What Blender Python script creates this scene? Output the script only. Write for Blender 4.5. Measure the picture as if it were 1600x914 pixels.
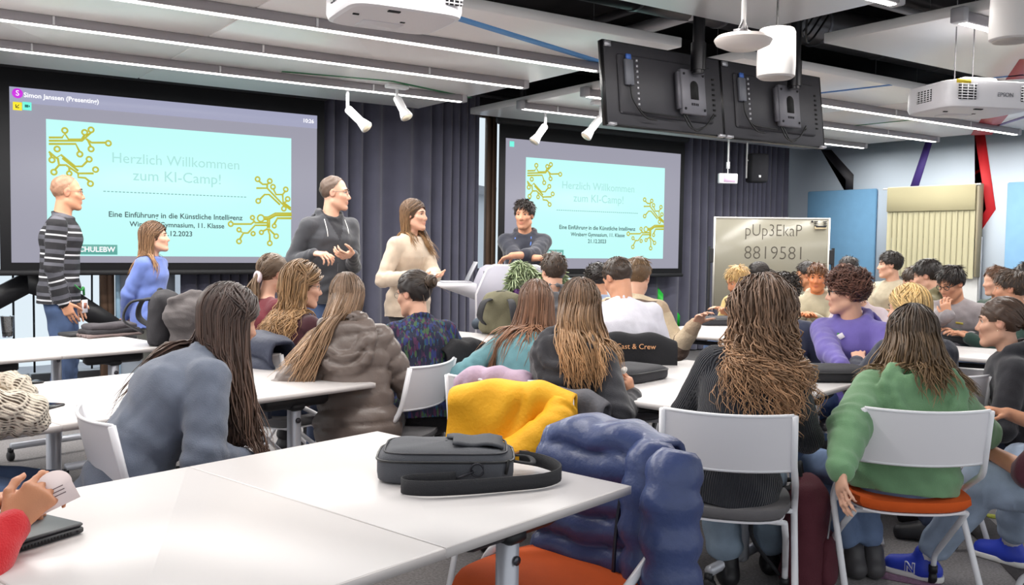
import bpy, bmesh, math, random
import numpy as np
from mathutils import Vector, Matrix, Quaternion

for _o in list(bpy.data.objects):
    bpy.data.objects.remove(_o, do_unlink=True)
SC = bpy.context.scene
COL = SC.collection
rng = np.random.default_rng(7)
R_ = random.Random(5)

# ------------------------------------------------------------------ camera
FPX, PITCH, ROLL, YAW = 1450.0, 0.0524, 0.01515, 0.599      # world axes = room axes, camera turned by YAW
CAMZ = 1.38
TABLE_YAW = 0.262
_cp, _sp, _cy, _sy = math.cos(PITCH), math.sin(PITCH), math.cos(YAW), math.sin(YAW)
def _turn(v):
    return np.array([v[0] * _cy + v[1] * _sy, -v[0] * _sy + v[1] * _cy, v[2]])
_right = np.array([1.0, 0, 0]); _upv = np.array([0, _sp, _cp])
CAM_F = _turn(np.array([0, _cp, -_sp]))
CAM_R = _turn(math.cos(ROLL) * _right + math.sin(ROLL) * _upv)
CAM_U = _turn(-math.sin(ROLL) * _right + math.cos(ROLL) * _upv)
CAM_O = np.array([0, 0, CAMZ])
cam_data = bpy.data.cameras.new('camera')
cam = bpy.data.objects.new('camera', cam_data)
COL.objects.link(cam)
cam_data.sensor_fit = 'HORIZONTAL'
cam_data.sensor_width = 36.0
cam_data.lens = FPX / 1600.0 * 36.0
cam_data.clip_start = 0.05
cam.matrix_world = Matrix(((CAM_R[0], CAM_U[0], -CAM_F[0], CAM_O[0]), (CAM_R[1], CAM_U[1], -CAM_F[1], CAM_O[1]),
                           (CAM_R[2], CAM_U[2], -CAM_F[2], CAM_O[2]), (0, 0, 0, 1)))
SC.camera = cam

# ------------------------------------------------------------------ light
world = bpy.data.worlds.new('daylight')
SC.world = world
world.use_nodes = True
_bg = world.node_tree.nodes['Background']
_bg.inputs[0].default_value = (0.93, 0.965, 1.0, 1)
_bg.inputs[1].default_value = 0.88
SC.view_settings.view_transform = 'Standard'
SC.view_settings.look = 'None'
SC.view_settings.exposure = 0.17
SC.view_settings.gamma = 1.0
SC.view_settings.use_curve_mapping = False
SC.cycles.max_bounces = 6
SC.cycles.diffuse_bounces = 4
SC.cycles.glossy_bounces = 3
SC.cycles.transmission_bounces = 4
SC.cycles.caustics_reflective = False
SC.cycles.caustics_refractive = False
SC.cycles.use_denoising = True
LED_POWER = 13.0        # watts of each metre-long lamp piece of the linear lights
LED_GLOW = 7.0

# ------------------------------------------------------------------ picture <-> place
def ray(px, py):
    return (px - 800) / FPX * CAM_R - (py - 457) / FPX * CAM_U + CAM_F
def PZ(px, py, z):
    d = ray(px, py)
    return CAM_O + d * ((z - CAMZ) / d[2])
def PD(px, py, d):
    return CAM_O + ray(px, py) * d
def PV(px, py, v):
    d = ray(px, py)
    return CAM_O + d * (v / d[1])
def PU(px, py, u):
    d = ray(px, py)
    return CAM_O + d * (u / d[0])
_ct, _st = math.cos(TABLE_YAW), math.sin(TABLE_YAW)
def TT(x, y, z=0.0):
    return np.array([x * _ct - y * _st, x * _st + y * _ct, z])

# ------------------------------------------------------------------ materials
def srgb(c):
    c = [x / 255.0 for x in c]
    return tuple(x / 12.92 if x <= 0.04045 else ((x + 0.055) / 1.055) ** 2.4 for x in c)
_mats = {}
def M(name, col, rough=0.6, metal=0.0, bump=0.0, bscale=200.0, var=0.0, vscale=8.0, emit=0.0, spec=0.5, sheen=0.0, coat=0.0, stretch=None, trans=0.0):
    """a plain surface: colour with a little tone variation and fine relief"""
    if name in _mats:
        return _mats[name]
    m = bpy.data.materials.new(name)
    m.use_nodes = True
    nt = m.node_tree
    b = nt.nodes['Principled BSDF']
    c = srgb(col)
    b.inputs['Base Color'].default_value = (*c, 1)
    b.inputs['Roughness'].default_value = rough
    b.inputs['Metallic'].default_value = metal
    b.inputs['Specular IOR Level'].default_value = spec
    if sheen:
        b.inputs['Sheen Weight'].default_value = sheen
    if coat:
        b.inputs['Coat Weight'].default_value = coat
    if trans:
        b.inputs['Transmission Weight'].default_value = trans
    if emit:
        b.inputs['Emission Color'].default_value = (*c, 1)
        b.inputs['Emission Strength'].default_value = emit
    tc = None
    def coords():
        nonlocal tc
        if tc is None:
            t = nt.nodes.new('ShaderNodeTexCoord')
            if stretch:
                mp = nt.nodes.new('ShaderNodeMapping')
                mp.inputs['Scale'].default_value = stretch
                nt.links.new(t.outputs['Object'], mp.inputs[0])
                tc = mp.outputs[0]
            else:
                tc = t.outputs['Object']
        return tc
    if var:
        n = nt.nodes.new('ShaderNodeTexNoise')
        n.inputs['Scale'].default_value = vscale
        n.inputs['Detail'].default_value = 4
        nt.links.new(coords(), n.inputs['Vector'])
        r = nt.nodes.new('ShaderNodeMapRange')
        r.inputs[1].default_value = 0.25; r.inputs[2].default_value = 0.75
        r.inputs[3].default_value = 1 - var; r.inputs[4].default_value = 1 + var
        nt.links.new(n.outputs[0], r.inputs[0])
        x = nt.nodes.new('ShaderNodeVectorMath'); x.operation = 'SCALE'
        x.inputs[0].default_value = c
        nt.links.new(r.outputs[0], x.inputs['Scale'])
        nt.links.new(x.outputs[0], b.inputs['Base Color'])
    if bump:
        n = nt.nodes.new('ShaderNodeTexNoise')
        n.inputs['Scale'].default_value = bscale
        n.inputs['Detail'].default_value = 3
        nt.links.new(coords(), n.inputs['Vector'])
        bp = nt.nodes.new('ShaderNodeBump')
        bp.inputs['Strength'].default_value = bump
        bp.inputs['Distance'].default_value = 0.01
        nt.links.new(n.outputs[0], bp.inputs['Height'])
        nt.links.new(bp.outputs[0], b.inputs['Normal'])
    _mats[name] = m
    return m
def glow(name, col, strength, back=0.02):
    """a surface that gives off light (screen, lamp)"""
    if name in _mats:
        return _mats[name]
    m = M(name, col, 0.5, emit=strength)
    m.node_tree.nodes['Principled BSDF'].inputs['Base Color'].default_value = (back, back, back, 1)
    return m
def attr_node(nt, name):
    a = nt.nodes.new('ShaderNodeAttribute'); a.attribute_name = name
    return a

# ------------------------------------------------------------------ scene graph helpers
def tag(o, label=None, cat=None, group=None, kind=None):
    if label: o['label'] = label
    if cat: o['category'] = cat
    if group: o['group'] = group
    if kind: o['kind'] = kind
    return o
def empty(name, loc=(0, 0, 0), rz=0.0, label=None, cat=None, group=None, kind=None):
    o = bpy.data.objects.new(name, None)
    o.empty_display_size = 0.1
    o.location = Vector([float(x) for x in loc]); o.rotation_euler = (0, 0, rz)
    COL.objects.link(o)
    return tag(o, label, cat, group, kind)
def link(name, me, mat=None, parent=None, loc=None, rz=None, rot=None):
    o = bpy.data.objects.new(name, me)
    COL.objects.link(o)
    if mat is not None:
        for mm in (mat if isinstance(mat, (list, tuple)) else [mat]):
            me.materials.append(mm)
    if parent is not None: o.parent = parent
    if loc is not None: o.location = Vector([float(x) for x in loc])
    if rz is not None: o.rotation_euler = (0, 0, rz)
    if rot is not None: o.rotation_euler = rot
    return o
def copy_tree(o, parent=None):
    c = o.copy(); COL.objects.link(c)
    c.parent = parent
    for ch in list(o.children):
        copy_tree(ch, c)
    return c
def npmesh(name, V, F, smooth=True, attrs=None, mi=None):
    """mesh from numpy: F an (n,4) or (n,3) array, or a list of such arrays"""
    me = bpy.data.meshes.new(name)
    V = np.asarray(V, np.float32)
    Fs = F if isinstance(F, list) else [F]
    Fs = [np.asarray(f, np.int32) for f in Fs if len(f)]
    loops = np.concatenate([f.ravel() for f in Fs])
    tot = np.concatenate([np.full(len(f), f.shape[1], np.int32) for f in Fs])
    start = np.concatenate([[0], np.cumsum(tot)[:-1]]).astype(np.int32)
    me.vertices.add(len(V)); me.vertices.foreach_set('co', V.ravel())
    me.loops.add(len(loops)); me.loops.foreach_set('vertex_index', loops)
    me.polygons.add(len(tot)); me.polygons.foreach_set('loop_start', start); me.polygons.foreach_set('loop_total', tot)
    if smooth: me.polygons.foreach_set('use_smooth', np.ones(len(tot), bool))
    if mi is not None: me.polygons.foreach_set('material_index', np.asarray(mi, np.int32))
    for k, v in (attrs or {}).items():
        a = me.attributes.new(k, 'FLOAT', 'POINT'); a.data.foreach_set('value', np.asarray(v, np.float32))
    me.update(calc_edges=True); me.validate()
    return me

class MB:
    """collects shapes into ONE mesh"""
    def __init__(s):
        s.V = []; s.F3 = []; s.F4 = []; s.n = 0
    def raw(s, V, F):
        V = np.asarray(V, float)
        for f in F:
            f = [i + s.n for i in f]
            (s.F4 if len(f) == 4 else s.F3).append(f) if len(f) in (3, 4) else s.F3.extend([[f[0], f[i], f[i + 1]] for i in range(1, len(f) - 1)])
        s.V.append(V); s.n += len(V)
        return s
    def box(s, c, size, R=None, taper=1.0, bev=0.0):
        hx, hy, hz = [x / 2 for x in size]
        if bev > 0:
            b = min(bev, hx * .9, hy * .9, hz * .9)
            prof = [(-hz, b), (-hz + b, 0), (hz - b, 0), (hz, b)]
            V = []
            for z, i in prof:
                x, y = hx - i, hy - i
                k = b if i == 0 else b * 0.6
                V += [(-x + k, -y, z), (x - k, -y, z), (x, -y + k, z), (x, y - k, z), (x - k, y, z), (-x + k, y, z), (-x, y - k, z), (-x, -y + k, z)]
            F = []
            for r in range(3):
                for j in range(8):
                    F.append((r * 8 + j, r * 8 + (j + 1) % 8, r * 8 + 8 + (j + 1) % 8, r * 8 + 8 + j))
            F.append(tuple(range(7, -1, -1))); F.append(tuple(range(24, 32)))
            V = np.array(V)
        else:
            V = np.array([(-hx, -hy, -hz), (hx, -hy, -hz), (hx, hy, -hz), (-hx, hy, -hz),
                          (-hx * taper, -hy * taper, hz), (hx * taper, -hy * taper, hz), (hx * taper, hy * taper, hz), (-hx * taper, hy * taper, hz)])
            F = [(3, 2, 1, 0), (4, 5, 6, 7), (0, 1, 5, 4), (1, 2, 6, 5), (2, 3, 7, 6), (3, 0, 4, 7)]
        if R is not None: V = V @ np.asarray(R, float).T
        return s.raw(V + np.asarray(c, float), F)
    def tube(s, pts, r, k=8, cap=True, closed=False, flat=1.0, ref=(0, 0, 1)):
        P = np.asarray(pts, float); n = len(P)
        rr = np.full(n, r, float) if np.isscalar(r) else np.asarray(r, float)
        T = np.zeros_like(P)
        if closed:
            T = np.roll(P, -1, 0) - np.roll(P, 1, 0)
        else:
            T[1:-1] = P[2:] - P[:-2]; T[0] = P[1] - P[0]; T[-1] = P[-1] - P[-2]
        T /= np.linalg.norm(T, axis=1)[:, None] + 1e-12
        up = np.asarray(ref, float)
        if abs(T[0] @ up) > 0.93 and not closed: up = np.array([1.0, 0, 0]) if abs(T[0][0]) < .9 else np.array([0, 1.0, 0])
        A = np.zeros_like(P); prev = up - T[0] * (T[0] @ up)
        prev /= np.linalg.norm(prev) + 1e-12
        for i in range(n):
            a = prev - T[i] * (prev @ T[i]); a /= np.linalg.norm(a) + 1e-12
            A[i] = a; prev = a
        B = np.cross(T, A)
        ang = np.arange(k) * 2 * math.pi / k
        V = (P[:, None] + rr[:, None, None] * (flat * np.cos(ang)[None, :, None] * A[:, None] + np.sin(ang)[None, :, None] * B[:, None])).reshape(-1, 3)
        F = []
        m = n if closed else n - 1
        for i in range(m):
            j = (i + 1) % n
            for q in range(k):
                F.append((i * k + q, i * k + (q + 1) % k, j * k + (q + 1) % k, j * k + q))
        if cap and not closed:
            F.append(tuple(range(k - 1, -1, -1))); F.append(tuple((n - 1) * k + q for q in range(k)))
        return s.raw(V, F)
    def lathe(s, prof, c=(0, 0, 0), k=20, R=None):
        V = []; F = []
        n = len(prof)
        for (r, z) in prof:
            for q in range(k):
                a = 2 * math.pi * q / k
                V.append((r * math.cos(a), r * math.sin(a), z))
        for i in range(n - 1):
            for q in range(k):
                F.append((i * k + q, i * k + (q + 1) % k, (i + 1) * k + (q + 1) % k, (i + 1) * k + q))
        if prof[0][0] > 1e-6: F.append(tuple(range(k - 1, -1, -1)))
        if prof[-1][0] > 1e-6: F.append(tuple((n - 1) * k + q for q in range(k)))
        V = np.array(V)
        if R is not None: V = V @ np.asarray(R, float).T
        return s.raw(V + np.asarray(c, float), F)
    def prism(s, poly, h, f):
        """polygon (2-D) extruded by h; f maps (x,y,z) -> point"""
        n = len(poly)
        V = [f(x, y, 0.0) for x, y in poly] + [f(x, y, h) for x, y in poly]
        F = [tuple(range(n - 1, -1, -1)), tuple(range(n, 2 * n))]
        for i in range(n):
            j = (i + 1) % n
            F.append((i, j, n + j, n + i))
        return s.raw(V, F)
    def grid(s, P):
        """P (a,b,3) grid of points -> sheet"""
        P = np.asarray(P, float); a, b = P.shape[:2]
        F = [(i * b + j, i * b + j + 1, (i + 1) * b + j + 1, (i + 1) * b + j) for i in range(a - 1) for j in range(b - 1)]
        return s.raw(P.reshape(-1, 3), F)
    def mesh(s, name, smooth=False):
        return npmesh(name, np.concatenate(s.V), [s.F4, s.F3], smooth)
    def build(s, name, mat, parent=None, smooth=False, loc=None, rz=None, rot=None, bevel=0.0, auto=False, subsurf=0, solid=0.0):
        me = s.mesh(name, smooth)
        if auto and smooth:
            me.set_sharp_from_angle(angle=math.radians(40))
        o = link(name, me, mat, parent, loc, rz, rot)
        if solid:
            md = o.modifiers.new('solid', 'SOLIDIFY'); md.thickness = solid; md.offset = 0
        if bevel:
            md = o.modifiers.new('bevel', 'BEVEL'); md.width = bevel; md.segments = 2; md.limit_method = 'ANGLE'
        if subsurf:
            md = o.modifiers.new('sub', 'SUBSURF'); md.levels = subsurf; md.render_levels = subsurf
        return o
def rotz(a):
    c, s_ = math.cos(a), math.sin(a)
    return np.array([[c, -s_, 0], [s_, c, 0], [0, 0, 1.0]])
def rotx(a):
    c, s_ = math.cos(a), math.sin(a)
    return np.array([[1.0, 0, 0], [0, c, -s_], [0, s_, c]])
def roty(a):
    c, s_ = math.cos(a), math.sin(a)
    return np.array([[c, 0, s_], [0, 1.0, 0], [-s_, 0, c]])
def smooth_path(pts, n=24):
    """Catmull-Rom through the points"""
    P = np.asarray(pts, float); m = len(P)
    Q = np.concatenate([[2 * P[0] - P[1]], P, [2 * P[-1] - P[-2]]])
    out = []
    for t in np.linspace(0, m - 1 - 1e-9, n):
        i = int(t); f = t - i
        a, b, c, d = Q[i], Q[i + 1], Q[i + 2], Q[i + 3]
        out.append(0.5 * (2 * b + (c - a) * f + (2 * a - 5 * b + 4 * c - d) * f * f + (3 * b - a - 3 * c + d) * f ** 3))
    return np.array(out)
def fillet(pts, r=0.05, n=5):
    """polyline with rounded corners (bent tube)"""
    P = [np.asarray(p, float) for p in pts]
    out = [P[0]]
    for i in range(1, len(P) - 1):
        a, b, c = P[i - 1], P[i], P[i + 1]
        u = (a - b); lu = np.linalg.norm(u); u = u / lu
        w = (c - b); lw = np.linalg.norm(w); w = w / lw
        k = min(r, lu * .45, lw * .45)
        p0, p1 = b + u * k, b + w * k
        for t in np.linspace(0, 1, n):
            out.append((1 - t) ** 2 * p0 + 2 * t * (1 - t) * b + t * t * p1)
    out.append(P[-1])
    return np.array(out)
def text_obj(name, body, size, mat, parent, Mx, ext=0.0005, align='CENTER', bold=0.0, sx=1.0):
    cu = bpy.data.curves.new(name, 'FONT')
    cu.body = body; cu.size = size; cu.align_x = align; cu.align_y = 'CENTER'
    cu.extrude = ext; cu.offset = bold; cu.resolution_u = 3
    c = bpy.data.objects.new(name, cu)
    COL.objects.link(c)
    bpy.context.view_layer.update()
    me = bpy.data.meshes.new_from_object(c.evaluated_get(bpy.context.evaluated_depsgraph_get()))
    bpy.data.objects.remove(c); bpy.data.curves.remove(cu)
    me.name = name; me.materials.clear(); me.materials.append(mat)
    o = bpy.data.objects.new(name, me)
    COL.objects.link(o)
    o.parent = parent
    o.matrix_local = Mx
    co = np.zeros(len(me.vertices) * 3, np.float32); me.vertices.foreach_get('co', co)
    co = co.reshape(-1, 3); o['kind'] = 'stuff'
    return o, float(co[:, 0].max() - co[:, 0].min())
# ------------------------------------------------------------------ sculpting: blended solids turned into one smooth skin
def _nrm(v):
    v = np.asarray(v, float)
    return v / (np.linalg.norm(v) + 1e-12)
def prim_bounds(p):
    if p[0] == 'c':
        r = max(p[3], p[4]); return np.minimum(p[1], p[2]) - r, np.maximum(p[1], p[2]) + r
    if p[0] == 'e':
        r = max(p[2]); return np.asarray(p[1]) - r, np.asarray(p[1]) + r
    if p[0] == 'l':
        r = max(*p[4], *p[5]); return np.minimum(p[1], p[2]) - r, np.maximum(p[1], p[2]) + r
def prim_eval(p, X, Y, Z):
    if p[0] == 'c':
        a, b = p[1], p[2]; ab = b - a; L2 = float(ab @ ab) + 1e-12
        t = np.clip(((X - a[0]) * ab[0] + (Y - a[1]) * ab[1] + (Z - a[2]) * ab[2]) / L2, 0, 1)
        dx = X - a[0] - t * ab[0]; dy = Y - a[1] - t * ab[1]; dz = Z - a[2] - t * ab[2]
        return np.sqrt(dx * dx + dy * dy + dz * dz) - (p[3] + t * (p[4] - p[3]))
    if p[0] == 'e':
        c, r, A = p[1], p[2], p[3]
        q = [((X - c[0]) * A[i][0] + (Y - c[1]) * A[i][1] + (Z - c[2]) * A[i][2]) / r[i] for i in range(3)]
        k0 = np.sqrt(q[0] ** 2 + q[1] ** 2 + q[2] ** 2) + 1e-9
        k1 = np.sqrt((q[0] / r[0]) ** 2 + (q[1] / r[1]) ** 2 + (q[2] / r[2]) ** 2) + 1e-9
        return k0 * (k0 - 1) / k1
    if p[0] == 'l':
        a, b, ax = p[1], p[2], p[3]
        ab = b - a; L = float(np.linalg.norm(ab)) + 1e-9; w = ab / L
        xh = _nrm(ax - w * (ax @ w)); yh = np.cross(w, xh)
        s = (X - a[0]) * w[0] + (Y - a[1]) * w[1] + (Z - a[2]) * w[2]
        t = np.clip(s / L, 0, 1)
        u = (X - a[0]) * xh[0] + (Y - a[1]) * xh[1] + (Z - a[2]) * xh[2]
        v = (X - a[0]) * yh[0] + (Y - a[1]) * yh[1] + (Z - a[2]) * yh[2]
        rx = p[4][0] + t * (p[5][0] - p[4][0]); ry = p[4][1] + t * (p[5][1] - p[4][1])
        o = (s - t * L)
        rm = np.minimum(rx, ry)
        q = np.sqrt((u / rx) ** 2 + (v / ry) ** 2 + (o / rm) ** 2)
        return (q - 1) * rm
def C(a, b, ra, rb=None):
    return ('c', np.asarray(a, float), np.asarray(b, float), ra, ra if rb is None else rb)
def E3(c, r, A=None):
    return ('e', np.asarray(c, float), r, np.eye(3) if A is None else np.asarray(A, float))
def Lf(a, b, ax, ra, rb):
    return ('l', np.asarray(a, float), np.asarray(b, float), np.asarray(ax, float), ra, rb)
def infl(p, d):
    if p[0] == 'c': return ('c', p[1], p[2], max(p[3] + d, .004), max(p[4] + d, .004))
    if p[0] == 'e': return ('e', p[1], tuple(max(r + d, .004) for r in p[2]), p[3])
    return ('l', p[1], p[2], p[3], tuple(r + d for r in p[4]), tuple(r + d for r in p[5]))

def sculpt(ops, h, zmin=None, pad=0.03):
    """ops: (primitive, blend, mode) with mode 'u' union or 's' cut.  Returns verts, quads"""
    lo = np.min([prim_bounds(o[0])[0] for o in ops if o[2] == 'u'], 0) - pad
    hi = np.max([prim_bounds(o[0])[1] for o in ops if o[2] == 'u'], 0) + pad
    if zmin is not None: lo[2] = max(lo[2], zmin)
    n = np.ceil((hi - lo) / h).astype(int) + 1
    ax = [(lo[i] + h * np.arange(n[i])).astype(np.float32) for i in range(3)]
    D = np.full(tuple(n), 0.3, np.float32)
    for p, k, mode in ops:
        a, b = prim_bounds(p)
        m = k + 2.5 * h
        i0 = np.clip(np.floor((a - m - lo) / h).astype(int), 0, n); i1 = np.clip(np.ceil((b + m - lo) / h).astype(int) + 1, 0, n)
        if np.any(i1 <= i0): continue
        sl = tuple(slice(i0[i], i1[i]) for i in range(3))
        X = ax[0][sl[0]][:, None, None]; Y = ax[1][sl[1]][None, :, None]; Z = ax[2][sl[2]][None, None, :]
        d = prim_eval(p, X, Y, Z).astype(np.float32)
        c = D[sl]
        if mode == 'u':
            if k > 0:
                q = np.clip(0.5 + 0.5 * (c - d) / k, 0, 1)
                D[sl] = c + (d - c) * q - k * q * (1 - q)
            else: D[sl] = np.minimum(c, d)
        else:
            if k > 0:
                q = np.clip(0.5 - 0.5 * (c + d) / k, 0, 1)
                D[sl] = c + (-d - c) * q + k * q * (1 - q)
            else: D[sl] = np.maximum(c, -d)
    return nets(D, lo, h)
_CORN = [(0, 0, 0), (1, 0, 0), (0, 1, 0), (1, 1, 0), (0, 0, 1), (1, 0, 1), (0, 1, 1), (1, 1, 1)]
_EDG = [(0, 1), (2, 3), (4, 5), (6, 7), (0, 2), (1, 3), (4, 6), (5, 7), (0, 4), (1, 5), (2, 6), (3, 7)]
def nets(D, lo, h):
    S = D < 0
    nx, ny, nz = D.shape
    cnt = np.zeros((nx - 1, ny - 1, nz - 1), np.uint8)
    for (a, b, c) in _CORN:
        cnt += S[a:nx - 1 + a, b:ny - 1 + b, c:nz - 1 + c]
    act = (cnt > 0) & (cnt < 8)
    I, J, K = np.nonzero(act)
    idx = np.full(act.shape, -1, np.int32); idx[I, J, K] = np.arange(len(I))
    vals = np.stack([D[I + a, J + b, K + c] for (a, b, c) in _CORN], 1)
    acc = np.zeros((len(I), 3)); num = np.zeros(len(I))
    for (p, q) in _EDG:
        va, vb = vals[:, p], vals[:, q]
        m = (va < 0) != (vb < 0)
        t = np.where(m, va / np.where(m, va - vb, 1), 0)
        A, B = np.array(_CORN[p], float), np.array(_CORN[q], float)
        acc += np.where(m[:, None], A + t[:, None] * (B - A), 0); num += m
    V = (np.stack([I, J, K], 1) + acc / num[:, None]) * h + lo
    quads = []
    for axis in range(3):
        s0 = [slice(1, None)] * 3; s0[axis] = slice(0, -1)
        s1 = [slice(1, None)] * 3; s1[axis] = slice(1, None)
        A, B = S[tuple(s0)], S[tuple(s1)]
        # cells exist to n-1: limit other axes
        lim = [slice(None)] * 3
        for o in range(3):
            if o != axis: lim[o] = slice(0, D.shape[o] - 2)
        A, B = A[tuple(lim)], B[tuple(lim)]
        e = np.nonzero(A != B)
        base = [e[0].copy(), e[1].copy(), e[2].copy()]
        for o in range(3):
            if o != axis: base[o] = base[o] + 1
        o1, o2 = (axis + 1) % 3, (axis + 2) % 3
        def cell(d1, d2):
            c = [base[0].copy(), base[1].copy(), base[2].copy()]
            c[o1] -= d1; c[o2] -= d2
            return idx[c[0], c[1], c[2]]
        q = np.stack([cell(1, 1), cell(0, 1), cell(0, 0), cell(1, 0)], 1)
        flip = ~A[e]
        q[flip] = q[flip][:, ::-1]
        quads.append(q)
    Q = np.concatenate(quads)
    Q = Q[(Q >= 0).all(1)]
    return V, Q
def vnormals(V, Q):
    n = np.cross(V[Q[:, 2]] - V[Q[:, 0]], V[Q[:, 3]] - V[Q[:, 1]])
    N = np.zeros_like(V)
    for i in range(4): np.add.at(N, Q[:, i], n)
    return N / (np.linalg.norm(N, axis=1)[:, None] + 1e-12)
def wob(P, f, seed=0.0):
    """cheap smooth noise, about -1..1"""
    x, y, z = P[:, 0] * f, P[:, 1] * f, P[:, 2] * f
    a = np.sin(1.7 * x + 2.3 * np.sin(1.1 * y + seed) + 1.3 * z + seed * 1.7)
    b = np.sin(2.1 * y - 1.6 * np.sin(1.4 * z + 2 * seed) + 0.9 * x + seed * 0.7)
    c = np.sin(1.9 * z + 1.9 * np.sin(1.2 * x - seed) - 1.1 * y + seed * 2.9)
    return (a + b + c) / 3
def field_pts(prims, P):
    d = np.full(len(P), 9.0)
    for p in prims:
        d = np.minimum(d, prim_eval(p, P[:, 0], P[:, 1], P[:, 2]))
    return d
def push_out(P, prims, margin, it=3):
    """moves points that lie within margin of the solids back outside"""
    P = P.copy()
    for _ in range(it):
        d = field_pts(prims, P)
        m = d < margin
        if not m.any(): break
        Q = P[m]; e = 0.004
        g = np.stack([field_pts(prims, Q + np.eye(3)[i] * e) - field_pts(prims, Q - np.eye(3)[i] * e) for i in range(3)], 1)
        g /= np.linalg.norm(g, axis=1)[:, None] + 1e-9
        mm = margin[m] if isinstance(margin, np.ndarray) else margin
        P[m] = Q + g * np.clip(mm - d[m], 0, .06)[:, None]
    return P
def strands(paths, rad, k=3, flat=0.55):
    """paths (N,M,3), rad (N,M): thin locks of hair as one mesh; returns V, quads, per-vertex (strand id, t)"""
    P = np.asarray(paths, float); N, Mn, _ = P.shape
    T = np.zeros_like(P)
    T[:, 1:-1] = P[:, 2:] - P[:, :-2]; T[:, 0] = P[:, 1] - P[:, 0]; T[:, -1] = P[:, -1] - P[:, -2]
    T /= np.linalg.norm(T, axis=2, keepdims=True) + 1e-9
    cen = P.reshape(-1, 3).mean(0)
    O = P - np.array([cen[0], cen[1], 0]); O[:, :, 2] = 0.02
    A = O - T * (O * T).sum(2, keepdims=True)
    A /= np.linalg.norm(A, axis=2, keepdims=True) + 1e-9
    B = np.cross(T, A)
    ang = np.arange(k) * 2 * math.pi / k + math.pi / k * 0
    V = P[:, :, None] + rad[:, :, None, None] * (flat * np.cos(ang)[None, None, :, None] * A[:, :, None] + np.sin(ang)[None, None, :, None] * B[:, :, None])
    base = (np.arange(N)[:, None, None] * Mn + np.arange(Mn - 1)[None, :, None]) * k
    q = np.arange(k)[None, None, :]; q2 = (q + 1) % k
    F = np.stack([base + q, base + q2, base + k + q2, base + k + q], -1).reshape(-1, 4)
    sid = np.repeat(np.arange(N), Mn * k); t = np.tile(np.repeat(np.linspace(0, 1, Mn), k), N)
    return V.reshape(-1, 3), F, sid, t
# ------------------------------------------------------------------ people
def skin_mat(col, key):
    n = 'skin_' + key
    if n in _mats: return _mats[n]
    m = M(n, col, 0.48, bump=0.06, bscale=350, var=0.05, vscale=25, spec=0.4)
    nt = m.node_tree; b = nt.nodes['Principled BSDF']
    src = b.inputs['Base Color'].links[0].from_socket
    mix = nt.nodes.new('ShaderNodeMix'); mix.data_type = 'RGBA'
    nt.links.new(attr_node(nt, 'red').outputs['Fac'], mix.inputs[0])
    nt.links.new(src, mix.inputs[6]); mix.inputs[7].default_value = (*srgb((186, 92, 84)), 1)
    mix2 = nt.nodes.new('ShaderNodeMix'); mix2.data_type = 'RGBA'
    nt.links.new(attr_node(nt, 'dark').outputs['Fac'], mix2.inputs[0])
    nt.links.new(mix.outputs[2], mix2.inputs[6]); mix2.inputs[7].default_value = (*srgb((70, 52, 44)), 1)
    nt.links.new(mix2.outputs[2], b.inputs['Base Color'])
    b.inputs['Subsurface Weight'].default_value = 0.0
    return m
def hair_mat(root, tip):
    n = 'hair_%d_%d_%d_%d' % (*root, tip[0])
    if n in _mats: return _mats[n]
    m = bpy.data.materials.new(n); m.use_nodes = True; _mats[n] = m
    nt = m.node_tree; b = nt.nodes['Principled BSDF']
    mix = nt.nodes.new('ShaderNodeMix'); mix.data_type = 'RGBA'
    mix.inputs[6].default_value = (*srgb(root), 1); mix.inputs[7].default_value = (*srgb(tip), 1)
    nt.links.new(attr_node(nt, 't').outputs['Fac'], mix.inputs[0])
    r = nt.nodes.new('ShaderNodeMapRange'); r.inputs[3].default_value = 0.55; r.inputs[4].default_value = 1.5
    nt.links.new(attr_node(nt, 'rnd').outputs['Fac'], r.inputs[0])
    x = nt.nodes.new('ShaderNodeVectorMath'); x.operation = 'SCALE'
    nt.links.new(mix.outputs[2], x.inputs[0]); nt.links.new(r.outputs[0], x.inputs['Scale'])
    nt.links.new(x.outputs[0], b.inputs['Base Color'])
    b.inputs['Roughness'].default_value = 0.42
    b.inputs['Specular IOR Level'].default_value = 0.45
    return m
def ramp_mat(name, attr, stops, period, rough=0.85, bump=0.25, bscale=300):
    if name in _mats: return _mats[name]
    m = M(name, (128, 128, 128), rough, bump=bump, bscale=bscale)
    nt = m.node_tree; b = nt.nodes['Principled BSDF']
    a = attr_node(nt, attr)
    d = nt.nodes.new('ShaderNodeMath'); d.operation = 'DIVIDE'; d.inputs[1].default_value = period
    f = nt.nodes.new('ShaderNodeMath'); f.operation = 'FRACT'
    nt.links.new(a.outputs['Fac'], d.inputs[0]); nt.links.new(d.outputs[0], f.inputs[0])
    cr = nt.nodes.new('ShaderNodeValToRGB'); cr.color_ramp.interpolation = 'CONSTANT'
    el = cr.color_ramp.elements
    while len(el) < len(stops): el.new(0.5)
    for e, (pos, c) in zip(el, stops):
        e.position = pos; e.color = (*srgb(c), 1)
    nt.links.new(f.outputs[0], cr.inputs[0]); nt.links.new(cr.outputs[0], b.inputs['Base Color'])
    return m
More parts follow.
